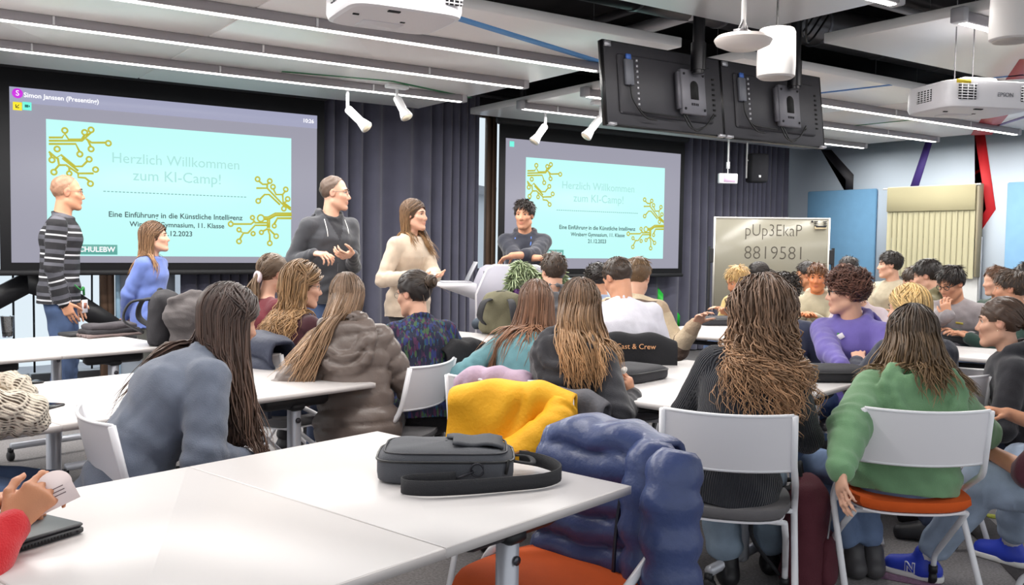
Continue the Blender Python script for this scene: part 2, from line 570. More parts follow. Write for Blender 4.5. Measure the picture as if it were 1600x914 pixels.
def rib_mat(name, col, freq=120.0, depth=0.6, contrast=0.35):
    if name in _mats: return _mats[name]
    m = M(name, col, 0.9, sheen=0.2)
    nt = m.node_tree; b = nt.nodes['Principled BSDF']
    a = attr_node(nt, 'a')
    mu = nt.nodes.new('ShaderNodeMath'); mu.operation = 'MULTIPLY'; mu.inputs[1].default_value = freq * 2 * math.pi
    s = nt.nodes.new('ShaderNodeMath'); s.operation = 'SINE'
    nt.links.new(a.outputs['Fac'], mu.inputs[0]); nt.links.new(mu.outputs[0], s.inputs[0])
    bp = nt.nodes.new('ShaderNodeBump'); bp.inputs['Strength'].default_value = depth; bp.inputs['Distance'].default_value = 0.006
    nt.links.new(s.outputs[0], bp.inputs['Height']); nt.links.new(bp.outputs[0], b.inputs['Normal'])
    return m
def print_mat(name, base, cols, scale=22.0):
    """dark cloth with a print of scattered leaves"""
    if name in _mats: return _mats[name]
    m = M(name, base, 0.85, bump=0.2, bscale=250)
    nt = m.node_tree; b = nt.nodes['Principled BSDF']
    tc = nt.nodes.new('ShaderNodeTexCoord')
    last = None
    for i, c in enumerate(cols):
        mp = nt.nodes.new('ShaderNodeMapping'); mp.inputs['Location'].default_value = (i * 3.1, i * 1.7, i * 5.3)
        mp.inputs['Rotation'].default_value = (0.2 * i, .6 - .5 * i, 0.3 * i); mp.inputs['Scale'].default_value = (scale * 1.5, scale * .8, scale * .45)
        nt.links.new(tc.outputs['Object'], mp.inputs[0])
        v = nt.nodes.new('ShaderNodeTexVoronoi'); v.inputs['Scale'].default_value = 1.0
        nt.links.new(mp.outputs[0], v.inputs['Vector'])
        lt = nt.nodes.new('ShaderNodeMath'); lt.operation = 'LESS_THAN'; lt.inputs[1].default_value = 0.42
        nt.links.new(v.outputs['Distance'], lt.inputs[0])
        mx = nt.nodes.new('ShaderNodeMix'); mx.data_type = 'RGBA'
        nt.links.new(lt.outputs[0], mx.inputs[0])
        if last is None: mx.inputs[6].default_value = (*srgb(base), 1)
        else: nt.links.new(last, mx.inputs[6])
        mx.inputs[7].default_value = (*srgb(c), 1)
        last = mx.outputs[2]
    nt.links.new(last, b.inputs['Base Color'])
    return m
def folds(m, scale=11.0, strength=.35):
    """adds soft creases to the relief of a cloth"""
    if m.get('folds'): return m
    m['folds'] = 1
    nt = m.node_tree; b = nt.nodes['Principled BSDF']
    tc = nt.nodes.new('ShaderNodeTexCoord'); mp = nt.nodes.new('ShaderNodeMapping'); mp.inputs['Scale'].default_value = (1, 1, .5); mp.inputs['Rotation'].default_value = (.4, .5, .3)
    n = nt.nodes.new('ShaderNodeTexNoise'); n.noise_type = 'RIDGED_MULTIFRACTAL'; n.inputs['Scale'].default_value = scale; n.inputs['Detail'].default_value = 2.5; n.inputs['Distortion'].default_value = .6
    nt.links.new(tc.outputs['Object'], mp.inputs[0]); nt.links.new(mp.outputs[0], n.inputs['Vector'])
    bp = nt.nodes.new('ShaderNodeBump'); bp.inputs['Strength'].default_value = strength; bp.inputs['Distance'].default_value = 0.03
    nt.links.new(n.outputs[0], bp.inputs['Height'])
    if b.inputs['Normal'].links: nt.links.new(b.inputs['Normal'].links[0].from_socket, bp.inputs['Normal'])
    nt.links.new(bp.outputs[0], b.inputs['Normal'])
    return m
def cloth(key, col, kind='fleece'):
    if kind == 'fleece': return folds(M('cloth_' + key, col, 0.92, bump=0.25, bscale=260, var=0.10, vscale=14, sheen=0.25))
    if kind == 'shiny': return M('cloth_' + key, col, 0.38, bump=0.12, bscale=120, var=0.06, vscale=12)
    if kind == 'denim': return folds(M('cloth_' + key, col, 0.9, bump=0.3, bscale=420, var=0.22, vscale=9), 14)
    return M('cloth_' + key, col, 0.85, bump=0.2, bscale=300, var=0.06)

def ik(a, c, l1, l2, hint):
    v = c - a; L = np.linalg.norm(v); u = v / (L + 1e-9)
    Lc = min(max(L, abs(l1 - l2) * 1.05 + .02), (l1 + l2) * 0.995)
    c = a + u * Lc
    x = (l1 * l1 - l2 * l2 + Lc * Lc) / (2 * Lc); hh = math.sqrt(max(l1 * l1 - x * x, 0))
    hp = np.asarray(hint, float) - u * (np.asarray(hint, float) @ u)
    return a + u * x + _nrm(hp) * hh, c

def hand_ops(w, f, n, side, curl=0.5, s=1.0, spread=1.0, thumb=0.6):
    """palm and five fingers.  w wrist, f direction of the fingers, n direction the palm faces, side +1 right hand"""
    f = _nrm(f); n = _nrm(n - f * (n @ f)); lat = np.cross(f, n) * side      # towards the thumb
    ops = []
    P = lambda a, b, c: w + (f * a + lat * b + n * c) * s
    ops.append((Lf(P(.005, 0, 0), P(.078, .0, .002), lat, (.027 * s, .017 * s), (.039 * s, .0135 * s)), .012, 'u'))
    ops.append((C(P(.02, .022, .008), P(.055, .026, .010), .016 * s, .012 * s), .012, 'u'))
    base = [(.088, .029), (.093, .0095), (.090, -.0105), (.081, -.029)]
    lens = [(.038, .024, .019), (.042, .027, .020), (.039, .025, .019), (.030, .019, .017)]
    rad = [.0088, .0090, .0086, .0077]
    for i in range(4):
        p = P(base[i][0] - .012, base[i][1], 0.0)
        ang = 0.15 + curl * (0.55 + .08 * i)
        fan = (1.5 - i) * 0.055 * spread
        q = p
        for j, l in enumerate(lens[i]):
            d = f * math.cos(ang) + n * math.sin(ang) + lat * fan
            e = q + _nrm(d) * (l + (.012 if j == 0 else 0)) * s
            ops.append((C(q, e, (rad[i] - .0008 * j) * s, (rad[i] - .0008 * (j + 1)) * s), .005, 'u'))
            q = e; ang += curl * 0.85
    q = P(.022, .030, .006)
    for j, (l, r0, r1) in enumerate(((.040, .0125, .0105), (.034, .0102, .0090), (.026, .0090, .0075))):
        a = 0.75 - 0.25 * j * thumb
        d = f * math.cos(a) + lat * math.sin(a) * (1 - .35 * j * thumb) + n * (.25 + .35 * thumb * j)
        e = q + _nrm(d) * l * s
        ops.append((C(q, e, r0 * s, r1 * s), .006, 'u')); q = e
    return ops

SK_C = np.array([0, -.018, .038]); SK_R = np.array([.074, .094, .088])
EYE_MESH = None
def eye_mesh():
    global EYE_MESH
    if EYE_MESH: return EYE_MESH
    k, m = 14, 10; V = []; F = []; mi = []
    for i in range(m + 1):
        th = math.pi * i / m if i > 3 else (0, .22, .52, .75)[i]
        for j in range(k):
            ph = 2 * math.pi * j / k
            V.append((math.sin(th) * math.cos(ph), math.cos(th), math.sin(th) * math.sin(ph)))
    for i in range(m):
        for j in range(k):
            F.append((i * k + j, (i + 1) * k + j, (i + 1) * k + (j + 1) % k, i * k + (j + 1) % k)); mi.append(2 if i < 1 else 1 if i < 2 else 0)
    EYE_MESH = npmesh('eye', np.array(V) * .0125, np.array(F), True, None, mi)
    for mm in (M('eye_white', (225, 218, 212), .25), M('iris', (84, 66, 52), .2), M('pupil', (12, 10, 10), .15)):
        EYE_MESH.materials.append(mm)
    return EYE_MESH

def person(label, head, d, body, hd, sit=True, male=True, lean=12, side=0, twist=0, hp=6, hr=0, arms=('table', 'table'),
           top=None, bottom=None, hair=None, skin=(228, 178, 150), skey='a', v=0.0085, face=False, glasses=None, shoes=(40, 40, 44),
           feet=None, build=1.0, group=None, stubble=0.0, scalp=0.0, neck_red=0.0, hipz=.53, seed=1, knees=None, legs=True, sleeves=None, fwd_off=0.0, hide_front=False, cv=None):
    rg = np.random.default_rng(seed + 100)
    v = v * (1.12 if v > .0066 else 1.05)
    gs = 1.0 if male else 0.94
    hs = (0.985 if male else 0.94)
    hw = PD(head[0], head[1], d)
    vd = hw[:2] / np.linalg.norm(hw[:2])
    def az(a):
        a = math.radians(a); c, s_ = math.cos(a), math.sin(a)
        return np.array([vd[0] * c + vd[1] * s_, -vd[0] * s_ + vd[1] * c])
    F2 = az(body); th = math.atan2(-F2[0], F2[1])
    Rw = rotz(th)                                     # local -> world
    def axes(a): return np.array([math.sin(math.radians(a)), math.cos(math.radians(a)), 0.0])
    # --- spine, in the person's own frame (x right, y forward)
    ln, sd = math.radians(lean), math.radians(side)
    def spine(ts, hz, sc):
        p = np.array([0, 0, hz]); pts = [p]
        for l, kf in ((.17, .55), (.19, 1.0), (.15, 1.2)):
            a = ln * kf; b = sd * kf
            p = p + ts * sc * l * np.array([math.sin(b), math.sin(a) * math.cos(b), math.cos(a) * math.cos(b)]); pts.append(p)
        return pts
    yr = math.radians(hd - body); pr = math.radians(hp); rr = math.radians(hr)
    Y0 = np.array([math.sin(yr), math.cos(yr), 0]); Z0 = np.array([0, 0, 1.0]); X0 = np.cross(Y0, Z0)
    Hy = Y0 * math.cos(pr) - Z0 * math.sin(pr); Hz = Z0 * math.cos(pr) + Y0 * math.sin(pr)
    Hx = X0 * math.cos(rr) - Hz * math.sin(rr); Hz = Hz * math.cos(rr) + X0 * math.sin(rr)
    A = np.stack([Hx, Hy, Hz])
    def headpos(sp, sc):
        up = _nrm(sp[3] - sp[2])
        nk = .6 * up + .4 * Z0; nk = _nrm(nk)
        return sp[3] + nk * .120 * sc + Hz * .035 * sc + Hy * .030 * sc
    sc = gs
    ts = 1.0
    if sit:
        for _ in range(6):
            e = headpos(spine(ts, hipz, sc), sc)[2] - hw[2]
            ts -= e / .5
        ts = min(max(ts, .74), 1.2)
        hz = hipz + (hw[2] - headpos(spine(ts, hipz, sc), sc)[2])
    else:
        sc = hw[2] / 1.635
        for _ in range(6):
            e = headpos(spine(1, .955 * sc, sc), sc)[2] - hw[2]
            sc -= e / 1.63
        hz = .955 * sc
    sp = spine(ts, hz, sc); hc = headpos(sp, sc)
    off = Rw @ np.array([hc[0], hc[1], 0])
    root_xy = np.array([hw[0] - off[0], hw[1] - off[1], 0.0])
    root = empty('person', root_xy, th, label, 'person', group)
    w2l = lambda P: Rw.T @ (np.asarray(P, float) - root_xy)
    bs = build * sc
    tw = math.radians(twist)
    SX = np.array([math.cos(tw), -math.sin(tw), 0])          # shoulder axis, turned by twist (positive: to the right)
    SXm = _nrm(np.array([1.0, 0, 0]) + SX)
    SX = _nrm(SX + np.array([0, 0, -math.sin(sd) * 1.0])); 
    upc = _nrm(sp[3] - sp[2])
    shw = (.170 if male else .148) * bs
    shc = sp[3] - upc * .072 * sc
    sh = {+1: shc + SX * shw, -1: shc - SX * shw}
    l1, l2 = .285 * sc, .25 * sc
    # --- arms
    presets = {'table': dict(w=(.15, .42, .79)), 'tablein': dict(w=(.05, .40, .80)), 'lap': dict(w=(.09, .27, .66)), 'knee': dict(w=(.14, .36, .63)),
               'side': dict(w=(.27, .02, hz - .14), palm=(-1, 0, 0)), 'back': dict(w=(.06, -.16, hz - .02), palm=(0, -1, 0)),
               'low': dict(w=(.2, .15, .6))}
    AR = {}
    for sgn, spec in ((1, arms[0]), (-1, arms[1])):
        q = dict(presets[spec]) if isinstance(spec, str) else dict(spec)
        if 'px' in q: wl = w2l(PD(*q['px']))
        else:
            wl = np.array(q['w'], float)
            if isinstance(spec, str): wl[0] *= sgn
        hint = np.array(q.get('hint', (.45 * sgn, -.35, -.75)), float)
        el, wl = (w2l(PD(*q['epx'])), wl) if 'epx' in q else ik(sh[sgn], wl, l1, l2, hint)
        hdv = w2l(PD(*q['to'])) - wl if 'to' in q else np.array(q.get('dir', wl - el), float)
        AR[sgn] = dict(e=el, w=wl, f=_nrm(hdv), n=np.array(q.get('palm', (0, 0, -1)), float), curl=q.get('curl', .45), thumb=q.get('thumb', .6))
    # --- legs
    hip = {g: sp[0] + np.array([g * .080 * bs, 0, -.015]) for g in (1, -1)}
    t1, t2 = .43 * sc, .42 * sc
    LG = {}
    for g in (1, -1):
        if feet and 'px' in feet: an = w2l(PZ(*feet['px'][0 if g == 1 else 1], .09))
        elif feet: an = np.array(feet[0 if g == 1 else 1], float)
        elif sit: an = np.array([g * .13, .36, .09])
        else: an = np.array([g * .10, .0, .09])
        hint = np.array((knees or {}).get(g, (g * .15, 1.0, .55 if sit else 0.0)), float)
        kn, an = ik(hip[g], an, t1, t2, hint)
        LG[g] = dict(k=kn, a=an)
    # --- solids of the figure
    if male: TR = [(.158, .112), (.142, .102), (.163, .116), (.120, .078)]
    else: TR = [(.165, .112), (.126, .092), (.144, .112), (.098, .070)]
    TR = [(a * bs, b * bs) for a, b in TR]
    torso = [Lf(sp[0] - upc * .0, sp[1], np.array([1.0, 0, 0]), TR[0], TR[1]), Lf(sp[1], sp[2], SXm, TR[1], TR[2]), Lf(sp[2], sp[3] - upc * .075 * sc, SX, TR[2], TR[3])]
    sho = []; armp = []
    for g in (1, -1):
        a = AR[g]
        sho.append(C(sp[3] + SX * g * .040 * bs - upc * .050, sh[g] - SX * g * .012 * bs, .050 * bs, .050 * bs))
        am = 1.0 if male else .9
        armp.append((C(sh[g], a['e'], .048 * bs * am, .040 * bs * am), C(a['e'], a['w'], .039 * bs * am, .026 * bs * am)))
    legp = []
    for g in (1, -1):
        L = LG[g]
        legp.append((C(hip[g], L['k'], .080 * bs, .058 * bs), C(L['k'], L['a'], .055 * bs, .036 * bs)))
    # --- head
    H = lambda x, y, z: hc + hs * sc_h * (x * Hx + y * Hy + z * Hz)
    sc_h = 1.0 if sit else min(max(sc, .94), 1.04)
    k_ = hs * sc_h
    def he(c, r): return E3(H(*c), tuple(x * k_ for x in r), A)
    def hcap(a, b, ra, rb): return C(H(*a), H(*b), ra * k_, rb * k_)
    jw = 1.0 if male else .9
    ops = [(he(SK_C, SK_R), 0, 'u'), (he((0, .030, -.030), (.058 * (1 if male else .97), .062, .084)), .03, 'u')]
    ops += [(C(H(0, -.02, -.045), sp[3] - upc * .01, (.054 if male else .047) * k_, (.060 if male else .052) * bs), .02, 'u')]
    for g in (1, -1):
        ops.append((hcap((g * .050 * jw, -.002, -.058), (g * .02, .064, -.098), .019, .017), .026, 'u'))
        ops.append((hcap((g * .012, .074, .030), (g * .044, .062, .028), .011, .010), .016, 'u'))
        ops.append((hcap((g * .036, .070, -.022), (g * .050, .052, -.014), .014, .012), .02, 'u'))
    ops.append((he((0, .074, -.098), (.020 * jw, .018, .017)), .018, 'u'))
    for g in (1, -1): ops.append((he((g * .031, .097, .010), (.019, .018, .014)), .012, 's'))
    ops.append((hcap((0, .078, .016), (0, .103, -.026), .0085, .0115), .012, 'u'))
    for g in (1, -1): ops.append((he((g * .012, .091, -.032), (.0085, .011, .008)), .007, 'u'))
    ops.append((hcap((-.017, .083, -.0555), (.017, .083, -.0555), .0075, .0075), .006, 'u'))
    ops.append((he((0, .0885, -.055), (.012, .0075, .0062)), .006, 'u'))
    ops.append((he((0, .0860, -.0675), (.017, .0095, .0070)), .006, 'u'))
    for g in (1, -1):
        ops.append((he((g * .074, -.008, .002), (.009, .020, .031)), .008, 'u'))
        ops.append((he((g * .083, .000, .006), (.007, .011, .018)), .004, 's'))
    body_ops = ops
    sh_in = -.012
    for t_ in torso: body_ops.append((infl(t_, sh_in), .04, 'u'))
    for t_ in sho: body_ops.append((infl(t_, -.008), .04, 'u'))
    bare = (top or {}).get('sleeve', 'long')
    for g, (u_, f_) in zip((1, -1), armp):
        body_ops.append((infl(u_, -.006), .03, 'u')); body_ops.append((f_, .02, 'u'))
        a = AR[g]
        body_ops += hand_ops(a['w'], a['f'], a['n'], g, a['curl'], sc, thumb=a['thumb'])
    zmin = None
    if legs: body_ops.append((E3(sp[0] + np.array([0, .01, -.02]), (.13 * bs, .09 * bs, .09)), .03, 'u'))
    if bottom and bottom.get('bare_leg'):
        zmin = None
        for u_, f_ in legp: body_ops.append((infl(f_, -.004), .03, 'u'))
    V, Q = sculpt(body_ops, v if face else v * 1.12, zmin)
    hl = (V - hc) @ A.T / k_
    g2 = lambda c, r: np.exp(-(((hl - np.array(c)) / np.array(r)) ** 2).sum(1))
    red = .75 * g2((0, .092, -.061), (.021, .02, .0095)) + .22 * g2((.04, .07, -.03), (.02, .03, .02)) + .22 * g2((-.04, .07, -.03), (.02, .03, .02)) + .2 * g2((0, .105, -.028), (.015, .012, .012))
    red = red + .3 * g2((.078, -.008, .0), (.014, .02, .03)) + .3 * g2((-.078, -.008, .0), (.014, .02, .03))
    if neck_red: red = red + neck_red
    dark = np.zeros(len(V))
    if stubble: dark += stubble * np.clip(g2((0, .07, -.085), (.055, .06, .035)) - .5 * g2((0, .092, -.061), (.018, .02, .008)), 0, 1)
    if scalp: dark += scalp * (hl[:, 2] > -.05) * np.clip((-(.857 * (hl[:, 1] - .055) - .514 * (hl[:, 2] - .07))) / .02, 0, 1) * np.clip((.07 - hl[:, 2]) / .06, .25, 1) * (np.abs(hl[:, 0]) < .095)
    sm = skin_mat(skin, skey)
    b_ = link('body', npmesh('body', V, Q, True, dict(red=np.clip(red, 0, 1), dark=np.clip(dark, 0, 1))), sm, root)
    if face:
        for g in (1, -1):
            e = link('eye', eye_mesh(), None, root)
            o_ = H(g * .031, .0665, .011)
            Mx = Matrix(((*Hx,), (*Hy,), (*Hz,))).transposed().to_4x4() @ Matrix.Diagonal((k_, k_, k_, 1))
            Mx.translation = Vector(o_); e.matrix_local = Mx
        mb = MB()
        for g in (1, -1):
            mb.tube([H(g * .013, .0905, .031), H(g * .028, .088, .0365), H(g * .046, .073, .031)], [.0026 * k_, .0034 * k_, .0016 * k_], 5)
            mb.tube([H(g * .018, .0815, .0125), H(g * .031, .0835, .0185), H(g * .044, .074, .012)], [.0011, .0018, .0012], 4)
        mb.build('eyebrow', M('brow_' + skey, (60, 44, 36) if not hair else tuple(int(c * .7) for c in hair['root']), .7), root, True)
    if glasses:
        mb = MB()
        gr = .0013 if glasses == 'thin' else .0024
        for g in (1, -1):
            pts = [H(g * .033 + .0205 * math.cos(t), .094 - .10 * abs(g * .033 + .0205 * math.cos(t)) ** 1.3, .008 + .0165 * math.sin(t)) for t in np.linspace(0, 2 * math.pi, 18, endpoint=False)]
            mb.tube(pts, gr, 5, closed=True)
            mb.tube([H(g * .053, .090, .013), H(g * .072, .06, .014), H(g * .078, -.005, .012), H(g * .077, -.022, .0)], gr, 5)
        mb.tube([H(-.013, .0935, .012), H(0, .0985, .015), H(.013, .0935, .012)], gr, 5)
        mb.build('glasses', M('glasses_' + glasses, (96, 92, 96) if glasses == 'thin' else (22, 22, 26), .3, .3 if glasses == 'thin' else 0), root, True)
    # --- clothes
    info = dict(root=root, H=H, sp=sp, sh=sh, AR=AR, LG=LG, hip=hip, A=A, hc=hc, Rw=Rw, root_xy=root_xy, upc=upc, SX=SX, bs=bs, w2l=w2l, k=k_, Hx=Hx, Hy=Hy, Hz=Hz, sc=sc)
    cl = []
    if top:
        ft = top.get('fit', .018) * .72
        cl = [infl(t_, ft) for t_ in torso] + [infl(t_, ft * .7) for t_ in sho]
        hemz = top.get('hem', .03)
        o = [(cl[0], 0, 'u'), (cl[1], .04, 'u'), (cl[2], .04, 'u'), (cl[3], .028, 'u'), (cl[4], .028, 'u')]
        fw = np.cross(np.array([0, 0, 1.0]), SX)
        if top.get('hem', 0.0) > 0 :
            dn = (0, .015, -hemz) if sit else (0, 0, -hemz)
            pb = sp[0] + np.array(dn)
            q_ = Lf(pb - upc * .14, sp[0], np.array([1.0, 0, 0]), (TR[0][0] + ft + .010, TR[0][1] + ft + .014), (TR[0][0] + ft + .006, TR[0][1] + ft + .008))
            o.append((q_, .03, 'u')); cl.append(q_)
        for g, (u_, f_) in zip((1, -1), armp):
            a = AR[g]
            sf = ft * top.get('sleevefit', 1.0)
            q1 = infl(u_, sf)
            if bare == 'long':
                wend = a['e'] + (a['w'] - a['e']) * .98
                q2 = C(a['e'], wend, .040 * bs + sf * 1.0, .029 * bs + sf * .5)
                o += [(q1, .022, 'u'), (q2, .015, 'u')]; cl += [q1, q2]
                if top.get('cuff', True):
                    u = _nrm(a['w'] - a['e'])
                    o.append((C(wend - u * .055, wend - u * .005, .033 * bs + sf * .25, .031 * bs + sf * .2), .008, 'u'))
            elif bare == 'pushed':
                wend = a['e'] + (a['w'] - a['e']) * .35
                q2 = C(a['e'], wend, .044 * bs + sf, .042 * bs + sf)
                o += [(q1, .035, 'u'), (q2, .02, 'u')]; cl += [q1, q2]
            elif bare == 'short':
                wend = sh[g] + (a['e'] - sh[g]) * .75
                q1 = C(sh[g], wend, .054 * bs + sf, .054 * bs + sf)
                o += [(q1, .035, 'u')]; cl += [q1]
            elif bare == 'elbow':
                o += [(q1, .035, 'u')]; cl += [q1]
        # collar
        nb = sp[3] - upc * .012
        cr = top.get('collar', .012)
        if cr:
            ax_f = _nrm(np.cross(upc, SX))
            n_ = 12
            rx_, ry_ = .068 * bs + cr * .2, .064 * bs + cr * .2
            for i in range(n_):
                t0, t1_ = 2 * math.pi * i / n_, 2 * math.pi * (i + 1) / n_
                pt = lambda t: nb + SX * rx_ * math.cos(t) + ax_f * (ry_ * math.sin(t) + .006) + upc * (.012 + top.get('collar_up', 0) - .016 * math.sin(t))
                o.append((C(pt(t0), pt(t1_), cr, cr), .012, 'u'))
        if top.get('hood'):
            hk = top.get('hood'); hoff = .5 * (TR[2][1] + TR[3][1]) + ft - .002
            ax_f = _nrm(np.cross(upc, SX))
            n_ = 14
            for i in range(n_):
                t0, t1_ = 2 * math.pi * i / n_, 2 * math.pi * (i + 1) / n_
                def pt(t):
                    s_ = math.sin(t); back = max(-s_, 0)
                    return nb + SX * (.082 + .018 * back) * bs * math.cos(t) + ax_f * ((.066 if s_ > 0 else .085) * s_ + .0) * bs + upc * (.034 - .056 * max(s_, 0) + .012 * back)
                rr0 = .018 + .008 * max(-math.sin(t0), 0)
                o.append((C(pt(t0), pt(t1_), rr0 * hk, rr0 * hk), .02, 'u'))
            hp_ = lambda a, b, c: nb + SX * a * bs * hk - ax_f * (hoff + c) + upc * (b * hk)
            for wid, dep, rad_, out in ((.112, -.165, .017, .008), (.085, -.115, .015, .026)):
                Ups = smooth_path([hp_(-wid * .75, .03, -.03), hp_(-wid, -.04, out * .6), hp_(-wid * .62, dep * .86, out), hp_(0, dep, out), hp_(wid * .62, dep * .86, out), hp_(wid, -.04, out * .6), hp_(wid * .75, .03, -.03)], 15)
                for q0, q1 in zip(Ups[:-1], Ups[1:]): o.append((C(q0, q1, rad_ * hk, rad_ * hk), .012, 'u'))
            o.append((E3(nb - ax_f * hoff - upc * .075, (.105 * bs * hk, .022 * hk, .085 * hk), np.stack([SX, _nrm(ax_f + .15 * upc), _nrm(np.cross(SX, _nrm(ax_f + .15 * upc)))])), .014, 'u'))
            o.append((E3(nb - ax_f * .075 * bs + upc * .035, (.060 * bs, .030, .030), np.stack([SX, ax_f, upc])), .02, 's'))
            cl.append(E3(nb - ax_f * hoff - upc * .080, (.118 * bs * hk, .032 * hk, .092 * hk), np.stack([SX, ax_f, upc])))
            cl.append(E3(nb - ax_f * .080 * bs + upc * .01, (.10 * bs, .030, .03), np.stack([SX, ax_f, upc])))
        V, Q = sculpt(o, cv or v * 1.4)
        if top.get('hem', 0.0) > 0:
            hh = cv or v * 1.4
            hn = _nrm(upc + np.array([0, 0, .6])) if sit else np.array([0, 0, 1.0])
            dist = (V - pb) @ hn
            da = field_pts([armp[0][0], armp[0][1], armp[1][0], armp[1][1]], V) - ft
            tor = field_pts(torso + [q_], V) < da + .0
            low = tor & (dist < 0)
            V = np.where((low & (dist > -1.6 * hh))[:, None], V - hn * dist[:, None], V)
            Q = Q[~(low & (dist <= -1.6 * hh))[Q].any(1)]
            used = np.zeros(len(V), bool); used[Q] = True
            rm = np.cumsum(used) - 1; V = V[used]; Q = rm[Q]
        # coordinates along / around the limb
        bones = [(sp[0], sp[1], 0.0, .15), (sp[1], sp[2], .17 * ts * sc, .15), (sp[2], sp[3], .36 * ts * sc, .15)]
        for g in (1, -1):
            bones.append((sh[g], AR[g]['e'], 2.0, .06)); bones.append((AR[g]['e'], AR[g]['w'], 2.0 + l1, .05))
        best = np.full(len(V), 9.0); s_at = np.zeros(len(V)); a_at = np.zeros(len(V)); lim = np.zeros(len(V), int)
        for bi, (a, b, o0, rr_) in enumerate(bones):
            ab = b - a; L = np.linalg.norm(ab); w_ = ab / L
            s_ = (V - a) @ w_; t = np.clip(s_, 0, L)
            dd = np.linalg.norm(V - a - t[:, None] * w_, axis=1) / rr_
            xh = _nrm(SX - w_ * (SX @ w_)) if bi < 3 else _nrm(np.cross(w_, np.array([.3, 1, .2])))
            yh = np.cross(w_, xh); r_ = V - a - s_[:, None] * w_
            m = dd < best
            best[m] = dd[m]; s_at[m] = (o0 + s_)[m]; lim[m] = bi
            a_at[m] = (np.arctan2(r_ @ xh, r_ @ -yh) * (.15 if bi < 3 else .06))[m]
        N = vnormals(V, Q)
        wr = top.get('wr', .006) * .75
        disp = wr * .45 * wob(V, 10, seed) + wr * .4 * wob(V, 24, seed + 3) + wr * .25 * wob(V, 48, seed + 4)
        arm = lim >= 3
        el = np.exp(-((s_at - 2 - l1) / .10) ** 2) + .6 * np.exp(-((s_at - 2 - l1 - l2) / .08) ** 2) + .25
        disp = disp + wr * .55 * (.45 - np.abs(wob(V * np.array([1, 1, .55]), 13, seed + 7)) * 1.6)
        disp = disp + np.where(arm, wr * .42 * el * np.sin(s_at * 2 * math.pi / .075 + 4.5 * wob(V, 9, seed + 1) + a_at * 22), 0)
        wst = np.exp(-((s_at - .08) / .10) ** 2)
        disp = disp + np.where(~arm, wr * .8 * (wst + .25) * np.sin(s_at * 2 * math.pi / .10 + 5.0 * wob(V, 6, seed + 2) + V[:, 0] * 18), 0)
        if top.get('pat') == 'puffer':
            pd = top.get('pitch', .075); amp = top.get('amp', .014)
            disp = disp + amp * (np.abs(np.sin(math.pi * (s_at + .008 * wob(V, 10, seed)) / pd)) ** .38 - .7)
        V = V + N * disp[:, None]
        if top.get('pat') == 'puffer': pass
        dc = V - sp[3]; vx, vh, vf = dc @ SX, dc @ upc, dc @ np.cross(upc, SX)
        vd_ = top.get('vneck', 0)
        vn_ = ((vf > 0) & (vh > -vd_) & (np.abs(vx) < .072 * (1 + vh / max(vd_, .01)) + .002)).astype(float) if vd_ else np.zeros(len(V))
        o_ = link(top.get('name', 'sweater'), npmesh('top', V, Q, True, dict(s=s_at, a=a_at, vneck=vn_) if vd_ else dict(s=s_at, a=a_at)), top['mat'], root)
        info['top'] = o_
    if bottom and legs:
        fb = bottom.get('fit', .014)
        o = [(infl(Lf(sp[0] + np.array([0, 0, -.02]), sp[0] + (sp[1] - sp[0]) * .45, np.array([1.0, 0, 0]), TR[0], TR[1]), min(fb, (top or {}).get('fit', .02) * .72 - .004)), 0, 'u')]
        for g, (u_, f_) in zip((1, -1), legp):
            L = LG[g]
            o.append((C(u_[1], u_[2], u_[3] + min(fb, .012), u_[4] + fb), .03, 'u'))
            end = L['k'] + (L['a'] - L['k']) * bottom.get('to', .93)
            o.append((C(L['k'], end, .058 * bs + fb, (.042 * bs + fb * bottom.get('flare', 1.0))), .02, 'u'))
        V, Q = sculpt(o, cv or max(v * 1.9, .0135))
        N = vnormals(V, Q)
        V = V + N * (.005 * wob(V, 12, seed + 5) + .0028 * np.sin(V[:, 2] * 55 + V[:, 1] * 40 + 5 * wob(V, 8, seed)))[:, None]
        link(bottom.get('name', 'trousers'), npmesh('trousers', V, Q, True), bottom['mat'], root)
        for g in (1, -1):
            a = LG[g]['a']; fd = _nrm((a - LG[g]['k']) * np.array([1, 1, 0]) * .0 + np.array([g * .12, 1, 0]))
            if shoes:
                o = [(C(a + fd * -.035 + np.array([0, 0, -.047]), a + fd * .13 + np.array([0, 0, -.053]), .040, .036), 0, 'u'), (C(a + np.array([0, 0, -.045]), a + np.array([0, 0, .02]), .044, .042), .03, 'u'),
                     (C(a + fd * .05 + np.array([0, 0, -.03]), a + fd * .12 + np.array([0, 0, -.05]), .036, .034), .02, 'u')]
                o += [(C(a + fd * -.04 + np.array([0, 0, -.075]), a + fd * .145 + np.array([0, 0, -.075]), .014, .014), .01, 'u')]
                V, Q = sculpt(o, .013)
                V[:, 2] = np.maximum(V[:, 2], .002 if abs(a[2] - .09) < .03 else -9)
                link('shoe', npmesh('shoe', V, Q, True), M('shoe_%d_%d_%d' % tuple(shoes), shoes, .5), root)
    info['cl'] = cl
    if hair: make_hair(info, hair, rg, v)
    return info

